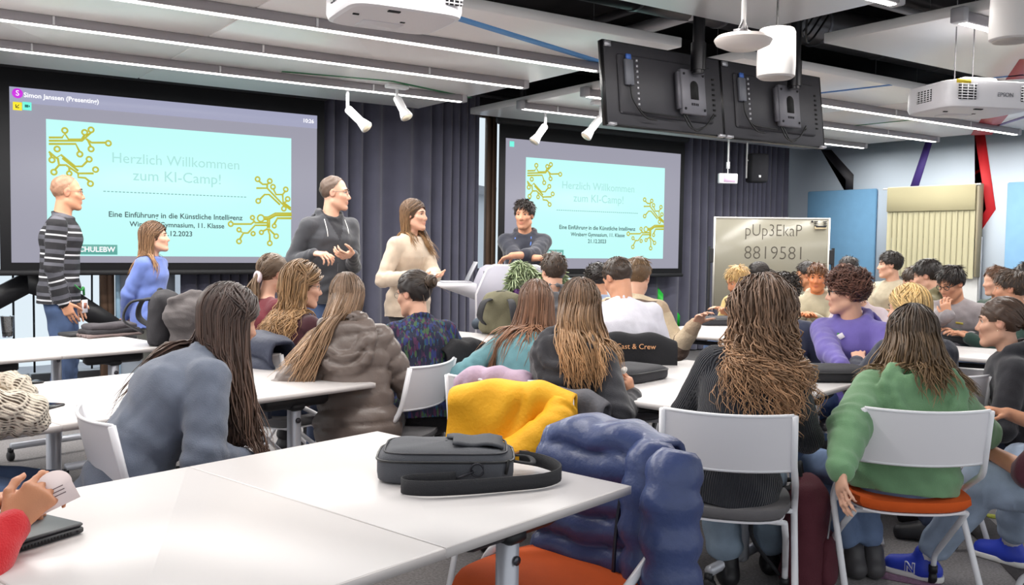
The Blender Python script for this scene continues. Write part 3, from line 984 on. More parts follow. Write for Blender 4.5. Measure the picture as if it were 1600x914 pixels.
def make_hair(I, hair, rg, v):
    H, root, k_, hc, A = I['H'], I['root'], I['k'], I['hc'], I['A']
    kind = hair['kind']; n = int(hair.get('n', 200) * (.6 if v >= .0085 else .85))
    mat = hair_mat(hair['root'], hair.get('tip', hair['root']))
    thk = hair.get('th', .012)
    def toL(P): return hc + k_ * (P @ A)
    VV = []; FF = []; SS = []; TTt = []; base = 0
    def put(V, F, rnd, t):
        nonlocal base
        VV.append(V); FF.append(np.asarray(F) + base); SS.append(rnd); TTt.append(t); base += len(V)
    # close-fitting cap under the locks
    r3 = SK_R + thk
    front = hair.get('front', 0.0)
    if True:
        lo = hair.get('nape', -.075)
        D = 60 if v < .0085 else 34; W_c = 84 if v < .0085 else 44
        th = np.linspace(0.02, math.pi - .5, D); ph = np.linspace(0, 2 * math.pi, W_c, endpoint=False)
        Tg, Pg = np.meshgrid(th, ph, indexing='ij')
        P = SK_C + np.stack([r3[0] * np.sin(Tg) * np.sin(Pg), -r3[1] * np.sin(Tg) * np.cos(Pg), r3[2] * np.cos(Tg)], -1)
        P = P.reshape(-1, 3)
        keep = (.857 * (P[:, 1] - .078 - front) - .514 * (P[:, 2] - .07) < .0) & (P[:, 2] > lo)
        if kind in ('short', 'curlyshort', 'pony', 'bun', 'buzz'): keep &= ~((np.abs(P[:, 0]) > .055) & (P[:, 1] > -.03) & (P[:, 2] < .012))
        P = P + .003 * wob(P, 60, 2)[:, None] * _nrmrows(P - SK_C)
        idx = np.arange(D * W_c).reshape(D, W_c)
        F = np.stack([idx[:-1], np.roll(idx, -1, 1)[:-1], np.roll(idx, -1, 1)[1:], idx[1:]], -1).reshape(-1, 4)
        F = F[keep[F].sum(1) >= 3]
        put(toL(P), F[:, ::-1] * 1, .35 + .25 * rg.random(len(P)), np.zeros(len(P)))
    def skp(th, ph, off):
        return SK_C + np.stack([(SK_R[0] + off) * np.sin(th) * np.sin(ph), -(SK_R[1] + off) * np.sin(th) * np.cos(ph), (SK_R[2] + off) * np.cos(th)], -1)
    def add_strands(paths, rad, k=4, t0=0, t1=1, flat=.55, rnd=None):
        V, F, sid, t = strands(paths, rad, k, flat)
        rr = (rg.random(len(paths)) if rnd is None else rnd)[sid]
        put(V, F, rr, t0 + (t1 - t0) * t)
    part = hair.get('part', 0.0)
    if kind in ('short', 'curlyshort'):
        L = hair.get('len', .045)
        n = int(n * (1.7 if kind == 'short' else 1.3))
        m = n * 3
        th = np.arccos(1 - rg.random(m) * 1.55); ph = rg.uniform(-math.pi, math.pi, m)
        P = skp(th, ph, thk * .6)
        ok = (.857 * (P[:, 1] - .076 - front) - .514 * (P[:, 2] - .07) < .0) & (P[:, 2] > hair.get('nape', -.07)) & ~((np.abs(P[:, 0]) > .055) & (P[:, 1] > -.025) & (P[:, 2] < .018))
        P = P[ok][:n]; m = len(P)
        Nn = _nrmrows((P - SK_C) / SK_R ** 2)
        cw = np.array(hair.get('crown', (0, -.055, .125)))
        fl = P - cw; fl -= Nn * (fl * Nn).sum(1)[:, None]; fl = _nrmrows(fl + 1e-6)
        fl = fl + np.array(hair.get('flow', (0, 0, 0)))[None]
        fl -= Nn * (fl * Nn).sum(1)[:, None]; fl = _nrmrows(fl + 1e-6)
        rz_ = rg.normal(0, .28, (m, 3))
        topness = np.clip((P[:, 2] - .03) / .08, 0, 1)
        Ls = L * (.45 + .55 * topness) * rg.uniform(.7, 1.25, m)
        up = hair.get('up', .35) * (.35 + .65 * topness)
        M_ = 6 if kind == 'short' else 14
        s = np.linspace(0, 1, M_)
        dirv = _nrmrows(fl + Nn * up[:, None] + rz_ * hair.get('mess', .6))
        paths = P[:, None] + dirv[:, None] * (s[None, :, None] * Ls[:, None, None]) - Nn[:, None] * (s ** 2)[None, :, None] * (Ls * up * .55)[:, None, None]
        rad = np.outer(rg.uniform(.0042, .006, m), (1 - s ** 2 * .9)) 
        if kind == 'curlyshort':
            a1 = np.cross(dirv, rg.normal(size=(m, 3))); a1 = _nrmrows(a1); a2 = np.cross(dirv, a1)
            w = s[None] * 2 * math.pi * hair.get('turns', 1.6) + rg.uniform(0, 6.28, m)[:, None]
            ca = hair.get('curl', .011)
            paths = paths + ca * (np.cos(w) * np.minimum(1, s * 4))[..., None] * a1[:, None] + ca * (np.sin(w) * np.minimum(1, s * 4))[..., None] * a2[:, None]
            rad = np.outer(rg.uniform(.0032, .005, m), (1 - s ** 3 * .7))
        add_strands(toL(paths.reshape(-1, 3)).reshape(m, M_, 3), rad * k_, 3)
    if kind == 'long' or kind == 'curlylong':
        n = int(n * (1.9 if kind == 'long' else 1.45))
        L = hair.get('len', .4)
        pm = math.radians(hair.get('wrap', 112))
        ph = rg.uniform(-pm, pm, n)
        M1, M2 = 6, 12 if kind == 'long' else 22
        th0 = np.where(rg.random(n) < .6, rg.uniform(.06, .3, n), rg.uniform(.3, 1.2, n))
        the = np.radians(98) + rg.uniform(-.1, .15, n)
        off = thk * rg.uniform(.55, 1.25, n) + hair.get('vol', .0) * rg.random(n)
        s1 = np.linspace(0, 1, M1)
        th = th0[:, None] + (the - th0)[:, None] * s1[None]
        # azimuth: from the parting outwards
        phs = ph[:, None] * (0.55 + .45 * np.minimum(1, s1 * 1.8))[None]
        P1 = skp(th, phs, 0.0 * th)
        # most locks start on the parting: far back ones at the crown, side ones nearer the forehead
        yst = -.075 + .145 * (np.abs(ph) / pm) ** 1.1 + rg.normal(0, .012, n); yst = np.minimum(yst, .070)
        zst = SK_C[2] + SK_R[2] * np.sqrt(np.clip(1 - ((yst - SK_C[1]) / SK_R[1]) ** 2, .02, 1))
        st = np.stack([part + np.sign(ph) * np.abs(rg.normal(0, .006, n)), yst, zst], 1)
        eq = skp(the, ph, 0.0 * the)
        lin = st[:, None] * (1 - s1)[None, :, None] + eq[:, None] * s1[None, :, None]
        qv = (lin - SK_C) / SK_R; qv = qv / np.linalg.norm(qv, axis=2, keepdims=True) * SK_R + SK_C
        usep = rg.random(n) < .72
        P1 = np.where(usep[:, None, None], qv, P1)
        # offsets applied along the skull normal
        Nn = _nrmrows((P1 - SK_C).reshape(-1, 3)).reshape(P1.shape)
        P1 = P1 + Nn * off[:, None, None]
        P1[:, :, 0] += part * np.exp(-s1 * 2)[None]
        P1 = toL(P1.reshape(-1, 3)).reshape(n, M1, 3)
        s2 = np.linspace(0, 1, M2 + 1)[1:]
        Ls = L * rg.uniform(hair.get('lmin', .72), 1.05, n)
        e = P1[:, -1]; tang = _nrmrows(P1[:, -1] - P1[:, -2])
        down = _nrmrows(np.array(hair.get('down', (0, 0, -1.0)))[None] + tang * .12)
        P2 = e[:, None] + down[:, None] * (s2[None] * Ls[:, None])[..., None]
        nape = toL(np.array([[0, -.105, -.06]]))[0]
        ga = hair.get('gather', .25)
        ctr = nape[None, None, :2] - P2[:, :, :2]
        P2[:, :, :2] += ctr * (ga * np.minimum(1, s2 * 2.2))[None, :, None]
        if hair.get('over'):
            bk_ = -_nrm(I['Hy'] * np.array([1, 1, 0])); P2 = P2 + bk_ * hair['over'] * np.sin(np.minimum(1, s2 * 3.5) * 1.5708)[None, :, None] * np.clip(np.cos(ph * .85), 0, 1)[:, None, None]
        dr = hair.get('drift')
        if dr is not None:
            dv = np.array([dr(p) for p in ph])
            P2 = P2 + dv[:, None] * (s2 ** 1.4)[None, :, None]
        wv = hair.get('wave', .008)
        lw = np.minimum(Ls / .4, 1.2)
        p0 = rg.uniform(0, 6.28, n); q0 = rg.uniform(0, 6.28, n); fr = rg.uniform(.7, 1.5, n) * hair.get('wfreq', 1.6)
        clump = .6 * np.sin(ph * 9 + 1.3)[:, None]
        P2[:, :, 0] += wv * np.sin(p0[:, None] * .5 + clump + s2[None] * 6.28 * fr[:, None]) * s2[None] + .010 * rg.normal(size=n)[:, None] * s2[None]
        P2[:, :, 1] += wv * np.cos(q0[:, None] * .5 + clump + s2[None] * 6.28 * fr[:, None]) * s2[None] + .010 * rg.normal(size=n)[:, None] * s2[None]
        if kind == 'curlylong':
            spread = hair.get('spread', .05)
            rad_o = P2[:, :, :2] - nape[None, None, :2]
            P2[:, :, :2] += rad_o * (spread * 4 * np.minimum(1, s2 * 1.3))[None, :, None] * rg.random(n)[:, None, None]
        P = np.concatenate([P1, P2], 1)
        if I['cl']:
            mg = .006 + hair.get('fluff', .024) * rg.random(n)
            inc = np.diff(P, axis=1)
            for j in range(M1 - 1, P.shape[1] - 1):
                P[:, j + 1] = push_out(P[:, j] + inc[:, j], I['cl'], mg, 2)
        if kind == 'curlylong' and hair.get('top', 0):
            w1 = 6.28 * 1.6 * s1[None] + p0[:, None]; a1 = hair['top'] * np.minimum(1, s1 * 1.6)[None] * rg.uniform(.5, 1.3, n)[:, None]
            P[:, :M1] += (Nn @ A) * (a1 * (1 + np.sin(w1)))[..., None]; P[:, :M1, 2] += .6 * a1 * np.cos(w1); P[:, :M1, 0] += .5 * a1 * np.cos(w1 * 1.3)
        if kind == 'curlylong':
            ca = hair.get('curl', .013); tn = hair.get('turns', 6) * rg.uniform(.75, 1.25, n)
            w = 6.28 * tn[:, None] * s2[None] + p0[:, None]
            am = ca * np.minimum(1, s2 * 3)[None] * rg.uniform(.6, 1.3, n)[:, None]
            P[:, M1:, 0] += am * np.cos(w); P[:, M1:, 1] += am * np.sin(w); P[:, M1:, 2] += .4 * am * np.sin(w + 1)
        s = np.linspace(0, 1, P.shape[1])
        r0 = hair.get('r', .0085) * (.58 if kind == 'long' else .62) * rg.uniform(.7, 1.15, n)
        prof = np.where(s < .1, .5 + 5 * s, 1.0) * (1 - np.clip((s - .55) / .45, 0, 1) ** 1.6 * .85)
        add_strands(P, r0[:, None] * prof[None], 3, 0, 1, .6)
    if kind in ('pony', 'bun'):
        T = np.array(hair.get('tie', (0, -.115, .03)))
        m = int(n * 1.6)
        ph = rg.uniform(-math.radians(122), math.radians(122), m)
        th0 = np.where(np.abs(ph) > 1.6, rg.uniform(.55, 1.15, m), rg.uniform(.2, 1.75, m))
        # start points on the hairline or the crown, run over the skull to the tie
        S = skp(th0, ph, 0.0)
        frontm = rg.random(m) < .45
        fx = rg.uniform(-.062, .062, m)
        Sf = np.stack([fx, .064 - 8.0 * fx ** 2 * 1.2, .085 - 6 * fx ** 2], 1)
        S[frontm] = Sf[frontm]
        M_ = 10; s = np.linspace(0, 1, M_)
        P = S[:, None] * (1 - s)[None, :, None] + T[None, None] * s[None, :, None]
        Q = (P - SK_C) / SK_R; Ln = np.linalg.norm(Q, axis=2, keepdims=True)
        off = thk * rg.uniform(.6, 1.15, m)
        tgt = 1 + (off / .085)[:, None, None]
        Qn = Q / Ln * np.maximum(tgt, np.where(s[None, :, None] > .85, Ln, tgt))
        P = SK_C + Qn * SK_R
        P[:, -1] = T + rg.normal(0, .006, (m, 3))
        rad = np.outer(rg.uniform(.004, .006, m), np.where(s < .15, .5 + 3.3 * s, 1.0))
        add_strands(toL(P.reshape(-1, 3)).reshape(m, M_, 3), rad * k_, 3, 0, .4)
        Tl = toL(T[None])[0]
        if kind == 'pony':
            L = hair.get('len', .25); m2 = hair.get('n2', 70); M_ = 12; s = np.linspace(0, 1, M_)
            back = -I['Hy'] * hair.get('kick', .055)
            P = Tl + rg.normal(0, .007, (m2, 1, 3)) + back[None, None] * (np.minimum(1, s * 3))[None, :, None] * rg.uniform(.7, 1.4, (m2, 1, 1)) + np.array([0, 0, -1.0])[None, None] * (np.clip(s - .05, 0, 1) * L)[None, :, None] * rg.uniform(.75, 1.05, (m2, 1, 1))
            P = P + rg.normal(0, .016, (m2, 1, 3)) * np.sin(s * 2.6)[None, :, None] + np.array(hair.get('tdrift', (0, 0, 0)))[None, None] * (s ** 1.3)[None, :, None]
            if I['cl']:
                fl = P.reshape(-1, 3); P = push_out(fl, I['cl'], np.repeat(.006 + .02 * rg.random(m2), M_)).reshape(P.shape)
            add_strands(P, np.outer(rg.uniform(.006, .009, m2), 1 - np.clip((s - .5) / .5, 0, 1) ** 1.5 * .85), 4, .3, 1)
        else:
            br = hair.get('br', .038)
            m2 = 46; M_ = 14; s = np.linspace(0, 1, M_)
            cen = Tl - I['Hy'] * br * .75
            ax = _nrmrows(rg.normal(size=(m2, 3)) * np.array([.35, .35, .35]) - I['Hy'][None])
            u = _nrmrows(np.cross(ax, rg.normal(size=(m2, 3)))); w_ = np.cross(ax, u)
            ang = rg.uniform(0, 6.28, m2)[:, None] + s[None] * rg.uniform(2.5, 5.5, m2)[:, None]
            rr = br * rg.uniform(.25, 1.0, m2)[:, None, None]
            P = cen + rr * (np.cos(ang)[..., None] * u[:, None] + np.sin(ang)[..., None] * w_[:, None]) + ax[:, None] * (np.sqrt(np.clip(1 - (rr / br) ** 2, 0, 1)) * br * .7)
            add_strands(P, np.outer(rg.uniform(.006, .010, m2), np.sin(np.clip(s, .06, .94) * math.pi) ** .4), 4, .2, .8)
            if hair.get('loose'):
                m3 = hair['loose']; M_ = 9; s = np.linspace(0, 1, M_)
                st = Tl + rg.normal(0, .02, (m3, 3)); dv = rg.normal(0, .05, (m3, 3)) + np.array([0, 0, -.06])
                P = st[:, None] + dv[:, None] * s[None, :, None] + np.array([0, 0, -.04])[None, None] * (s ** 2)[None, :, None]
                add_strands(P, np.outer(rg.uniform(.002, .004, m3), 1 - s * .9), 4, .4, 1)
    V = np.concatenate(VV); F = np.concatenate(FF)
    me = npmesh('hair', V, F, True, dict(rnd=np.concatenate(SS), t=np.concatenate(TTt)))
    o = link('hair', me, mat, root)
    return o
def _nrmrows(P):
    return P / (np.linalg.norm(P, axis=-1, keepdims=True) + 1e-12)
# ------------------------------------------------------------------ the room
FRONT, RIGHT, SLAB = 9.0, 10.78, 3.45
def struct(o): o['kind'] = 'structure'; return o
def strip_mat(name, col, rough=.6): return M(name, col, rough)
# carpet
carp = M('carpet', (138, 134, 134), .95, bump=.5, bscale=500, var=.35, vscale=90)
b = MB(); b.box((4.0, 4.0, -.03), (18, 14, .06)); floor = struct(b.build('floor', carp))
def floor_strip(name, p, q, w, col):
    p, q = np.array(p), np.array(q); u = _nrm(np.append(q - p, 0)); n = np.array([-u[1], u[0], 0])
    b = MB(); c = np.append((p + q) / 2, .003)
    b.box(c, (np.linalg.norm(q - p), w, .004), np.stack([u, n, [0, 0, 1]]).T)
    return b.build('carpet_strip', M(name, col, .95, bump=.5, bscale=500, var=.3, vscale=90), floor)
floor_strip('carpet_dark', PZ(1500, 790, 0)[:2], PZ(1640, 930, 0)[:2], .16, (74, 70, 72))
floor_strip('carpet_plum', PZ(1320, 885, 0)[:2], PZ(1470, 912, 0)[:2], .15, (122, 92, 116))
floor_strip('carpet_lime', PZ(1470, 795, 0)[:2], PZ(1580, 812, 0)[:2], .07, (168, 172, 70))
floor_strip('carpet_pink', PZ(1180, 800, 0)[:2], PZ(1260, 780, 0)[:2], .08, (150, 100, 120))
# bare ceiling slab with ducts above the hanging panels
b = MB(); b.box((4.0, 4.6, SLAB + .05), (16, 9.6, .1)); slab = struct(b.build('ceiling', M('slab', (58, 55, 57), .9, bump=.2, bscale=40, var=.15)))
for v in (1.6, 4.3, 6.9):
    b = MB(); b.box((4, v, SLAB - .09), (15.5, .22, .18), bev=.01); b.build('beam', M('beam', (66, 62, 63), .85), slab)
# right wall
b = MB(); b.box((RIGHT + .06, 4.4, 1.73), (.12, 10.4, 3.46)); wall_right = struct(b.build('wall_right', M('wall_paint', (200, 212, 224), .8, bump=.05, bscale=90)))
def wall_stripe(pxs, col, name):
    b = MB(); b.prism([(p[1], p[2]) for p in (PU(x, y, RIGHT) for x, y in pxs)], .004, lambda x, y, z: (RIGHT - .001 - z, x, y))
    return b.build('painted_stripe', M(name, col, .6), wall_right)
wall_stripe([(1283, 234), (1299, 234), (1334, 273), (1333, 300), (1321, 300), (1322, 281)], (24, 22, 28), 'stripe_black')
wall_stripe([(1446, 222), (1457, 222), (1435, 293), (1422, 293)], (78, 58, 138), 'stripe_purple')
wall_stripe([(1523, 208), (1539, 208), (1556, 327), (1524, 374), (1524, 352), (1541, 327)], (206, 32, 40), 'stripe_red')
# baseboard
b = MB(); b.box((RIGHT - .008, 4.4, .04), (.016, 10.2, .08), bev=.004); struct(b.build('baseboard_right', M('base', (180, 182, 186), .5)))
# front facade: header, glazing, mullions, spandrel
b = MB(); b.box((4.3, FRONT + .05, 3.17), (13, .1, .58)); wf = struct(b.build('wall_front', M('wall_dark', (60, 58, 62), .8)))
wood = M('mullion_wood', (128, 102, 84), .55, var=.15, vscale=30, stretch=(1, 1, .1))
glassm = M('window_glass', (235, 245, 250), .02, trans=1.0)
glassm.node_tree.nodes['Principled BSDF'].inputs['IOR'].default_value = 1.02
MUL = [-.8, .35, 1.70, 3.1, 4.5, 5.82, 7.15, 8.02, 9.4, 10.7]
for i in range(len(MUL) - 1):
    u0, u1 = MUL[i], MUL[i + 1]
    w = struct(empty('window_%d' % (i + 1), ((u0 + u1) / 2, FRONT, 0)))
    b = MB()
    for s in (-1, 1): b.box((s * ((u1 - u0) / 2 - .03), 0, 1.44), (.055, .08, 2.88))
    b.box((0, 0, .04), (u1 - u0, .08, .08)); b.box((0, 0, 2.85), (u1 - u0, .08, .08))
    b.build('frame', wood, w)
    b = MB(); b.box((0, .01, 1.44), (u1 - u0 - .1, .012, 2.74)); b.build('pane', glassm, w)
# grey panel beside the left mullion, seen below the screen
b = MB(); b.box((2.02, FRONT - .07, 1.42), (.52, .03, 2.8), bev=.005); struct(b.build('trim_1', M('panel_grey', (176, 186, 198), .5)))
b = MB(); b.box((1.775, FRONT - .09, 1.42), (.035, .03, 2.8), bev=.005); struct(b.build('trim_2', M('pale_blue', (170, 208, 236), .5)))
# white jamb between the curtain and the second screen
# bent structural braces in the glazing
def brace(name, pxs, half, col, v, label):
    c = [PV(x, y, v)[[0, 2]] for x, y in pxs]
    c = np.array(c); T = np.gradient(c, axis=0); n = []
    for i in range(len(c)):
        ns = []
        if i > 0: t = c[i] - c[i - 1]; ns.append(np.array([-t[1], t[0]]) / np.linalg.norm(t))
        if i < len(c) - 1: t = c[i + 1] - c[i]; ns.append(np.array([-t[1], t[0]]) / np.linalg.norm(t))
        m = sum(ns) / len(ns); m /= np.linalg.norm(m); n.append(m / max(m @ ns[0], .4))
    n = np.array(n)
    b = MB()
    up, dn = c + n * half, c - n * half
    for i in range(len(c) - 1):
        q = [up[i], up[i + 1], dn[i + 1], dn[i]]
        b.prism([(x, y) for x, y in q], .08, lambda x, y, z: (x, v - z, y))
    o = b.build(name, M(name + '_m', col, .5)); tag(o, label, 'brace')
    return o
brace('black_brace', [(-90, 500), (-40, 484), (42, 441), (95, 458), (178, 512), (240, 545)], .085, (20, 20, 24), FRONT - .12, 'black bent brace zigzagging across the window behind the striped man')
brace('green_brace', [(985, 405), (1016, 452), (1062, 510)], .06, (28, 205, 60), FRONT - .12, 'bright green slanted brace in the window below the right screen')
# outside: balcony rail and paving, pale building
b = MB(); b.box((4.5, FRONT + 2.0, -.15), (22, 3.9, .1)); struct(b.build('terrace_floor', M('terrace', (190, 190, 196), .9, var=.1)))
rail = empty('balcony_railing', (4.5, FRONT + 1.1, -.1), 0, 'black balcony railing with thin upright bars outside the windows', 'railing')
b = MB(); b.tube([(-7, 0, 1.15), (7, 0, 1.15)], .022, 6); b.build('handrail', M('rail_black', (30, 32, 38), .5), rail)
rb = MB(); rb.tube([(0, 0, 0), (0, 0, 1.15)], .010, 5); rbm = rb.mesh('rail_bar', True); rbm.materials.append(M('rail_black', (30, 32, 38), .5))
for i in range(64):
    u = -6.4 + i * .165
    if -5.2 < u < -1.9 or 1.7 < u < 4.5:
        o = link('rail_bar', rbm, None, rail, (u, 0, 0))
for (u, v, w, h, col, lab) in ((-2.0, FRONT + 11, 7.5, 5, (236, 236, 242), 'pale rendered building seen through the left window'), (10, FRONT + 14, 9, 4.5, (220, 222, 228), 'white distant building seen through the window under the right screen')):
    bd = empty('building', (u, v, -2), 0, lab, 'building')
    b = MB(); b.box((0, 0, h / 2), (w, 3, h)); b.build('wall', M('bld%d' % col[0], col, .9), bd)
    b = MB(); b.box((0, 0, h + .1), (w + .4, 3.4, .2)); b.build('roof', M('bldroof', (150, 150, 156), .9), bd)
    for i in range(int(w / 1.2)):
        for j in range(2):
            b = MB(); b.box((-w / 2 + .8 + i * 1.2, -1.52, 1.4 + j * 1.7), (.6, .06, .9)); b.build('window', M('bldwin', (150, 165, 186), .3), bd)
b = MB()
pl = empty('low_planter_wall', (1.0, FRONT + .55, -.1), 0, 'low pink and white tiled kerb outside at the foot of the left window', 'kerb')
for i in range(14):
    for j in range(2):
        b = MB(); b.box((-2.1 + i * .33 + .08 * j, 0, .06 + j * .12), (.31, .12, .11), bev=.006)
        b.build('tile', M('tile_%d' % ((i * 3 + j) % 3), ((232, 150, 180), (236, 236, 240), (178, 206, 226))[(i * 3 + j) % 3], .6), pl)

# ------------------------------------------------------------------ curtains
curt_mat = M('curtain_cloth', (72, 72, 88), .9, bump=.25, bscale=300, var=.12, vscale=5, sheen=.3)
def curtain(u0, u1, v, label, seed, z1=3.0, fold=.145):
    rg = np.random.default_rng(seed)
    n = int((u1 - u0) / .018); us = np.linspace(u0, u1, n)
    ph = np.cumsum(np.full(n, .018) / fold * 2 * math.pi * (1 + .45 * np.sin(us * 2.3 + seed) + .25 * np.sin(us * 5.1)))
    amp = .055 * (.75 + .3 * np.sin(us * 1.7 + seed))
    zs = np.linspace(.02, z1, 9)
    P = np.zeros((len(zs), n, 3))
    for i, z in enumerate(zs):
        k = .75 + .25 * (z1 - z) / z1
        w = np.sin(ph + .10 * np.sin(z * 2 + us)); w = np.sign(w) * np.abs(w) ** .7
        P[i] = np.stack([us + .02 * np.cos(ph) * k, v + amp * k * w, np.full(n, z)], 1)
    b = MB(); b.grid(P)
    o = b.build('curtain', curt_mat, None, True)
    return tag(o, label, 'curtain', 'dark curtains along the front windows')
curtain(2.28, 5.52, 8.78, 'dark blue-grey pleated curtain between the two projection screens', 1)
curtain(8.0, 10.74, 8.78, 'dark blue-grey pleated curtain behind the whiteboard, reaching the right wall', 4)
curtain(5.98, 6.22, 8.74, 'narrow bunched black curtain at the left edge of the right screen', 6, fold=.08)
b = MB(); b.box((6.5, 8.78, 3.02), (10, .05, .04)); tag(b.build('curtain_track', M('track', (40, 40, 44), .5)), 'dark curtain track running along the top of the front windows', 'curtain track')

# ------------------------------------------------------------------ projection screens
SV = 8.57
nrm_x = Matrix(((1, 0, 0, 0), (0, 0, -1, 0), (0, 1, 0, 0), (0, 0, 0, 1)))       # text plane: x along the wall, y up, facing the room
def on_wall(u, z, off=0.0): 
    m = nrm_x.copy(); m.translation = Vector((u, off, z)); return m
white_txt = glow('txt_white', (250, 250, 255), 1.0); dark_txt = glow('txt_dark', (10, 62, 72), 1.0); faint_txt = glow('txt_faint', (160, 220, 216), .86)
scr_grey = glow('screen_grey', (156, 155, 170), .9); scr_bar = glow('screen_bar', (162, 164, 190), .9); slide_m = glow('slide_cyan', (190, 250, 244), .93)
olive = glow('slide_trace', (186, 182, 34), .9); teal_box = glow('slide_teal', (86, 158, 148), 1.0)
black_m = M('screen_black', (16, 16, 20), .7)
def fit_text(par, body, u0, u1, z, mat, off=-.012, bold=0.0, hscale=1.0, name='lettering'):
    o, w = text_obj(name, body, 1.0, mat, par, on_wall(0, 0), .001, 'CENTER', bold)
    s = (u1 - u0) / w
    m = on_wall((u0 + u1) / 2, z, off)
    o.matrix_local = m @ Matrix.Diagonal((s, s * hscale, s, 1))
    return o
LU0, LU1, LZ0, LZ1 = 1.16, 3.27, 1.222, 2.352            # the slide on the left screen
def LS(px, py):
    p = PV(px, py, SV); return (p[0] - LU0) / (LU1 - LU0), (p[2] - LZ0) / (LZ1 - LZ0)
TR_LINES = [(1, [(76, 215), (97, 215), (101, 209), (107, 218), (127, 218), (132, 211)]), (1, [(76, 220), (128, 220), (142, 207)]), (1, [(134, 217), (143, 223), (166, 223)]),
  (1, [(76, 225), (118, 225), (124, 237)]), (1, [(137, 219), (142, 230)]), (1, [(76, 237), (88, 247), (95, 242), (117, 260), (128, 260), (137, 251)]), (1, [(90, 247), (92, 258), (85, 266)]),
  (1, [(92, 258), (103, 258), (122, 271), (146, 271)]), (1, [(97, 247), (122, 267)]), (1, [(122, 271), (122, 277), (133, 278), (140, 284)]), (1, [(78, 240), (81, 247)]), (1, [(108, 262), (108, 268)]),
  (1, [(400, 294), (417, 294), (440, 318), (454, 328)]), (1, [(404, 283), (410, 288), (417, 288), (421, 285)]), (1, [(417, 288), (417, 294)]), (1, [(426, 294), (431, 304), (441, 304), (446, 298)]),
  (1, [(441, 304), (442, 316), (454, 325)]), (1, [(405, 312), (413, 304), (420, 304), (437, 320)]), (1, [(449, 313), (442, 318)]), (1.0, [(443, 322), (441, 318)]),
  (2.2, [(412, 341), (419, 341), (430, 335), (455, 335)]), (2.0, [(419, 341), (419, 356)]), (1.2, [(428, 350), (433, 341), (455, 341)]), (1, [(363, 350), (392, 350), (398, 345)]),
  (1, [(376, 362), (380, 364), (374, 374)]), (1, [(380, 364), (387, 364), (398, 352), (419, 352)]), (1, [(411, 361), (418, 357)]), (1, [(419, 357), (429, 367)]), (1, [(418, 358), (421, 367), (421, 377)]), (1, [(395, 343), (398, 348), (419, 348)])]
TR_RINGS = [(101, 204, 4), (132, 207, 4), (142, 203, 4), (169, 224, 4), (124.5, 241, 4), (142, 233, 4), (139, 249, 4), (84, 269, 4), (149, 265, 4), (141, 287, 4), (81, 250, 4), (89, 233, 4), (108, 271, 3.5),
  (402, 280, 4), (421, 283, 4), (426, 292, 4), (446, 296, 4), (449, 311, 4), (403, 314, 4), (443, 326, 4), (407, 341, 6), (428, 353, 3.5), (360, 350, 4), (394, 340, 3.5), (373, 359, 3.5), (395, 365, 3.5), (373, 377, 4), (408, 363, 3.5), (431, 369, 4), (421, 380, 4)]
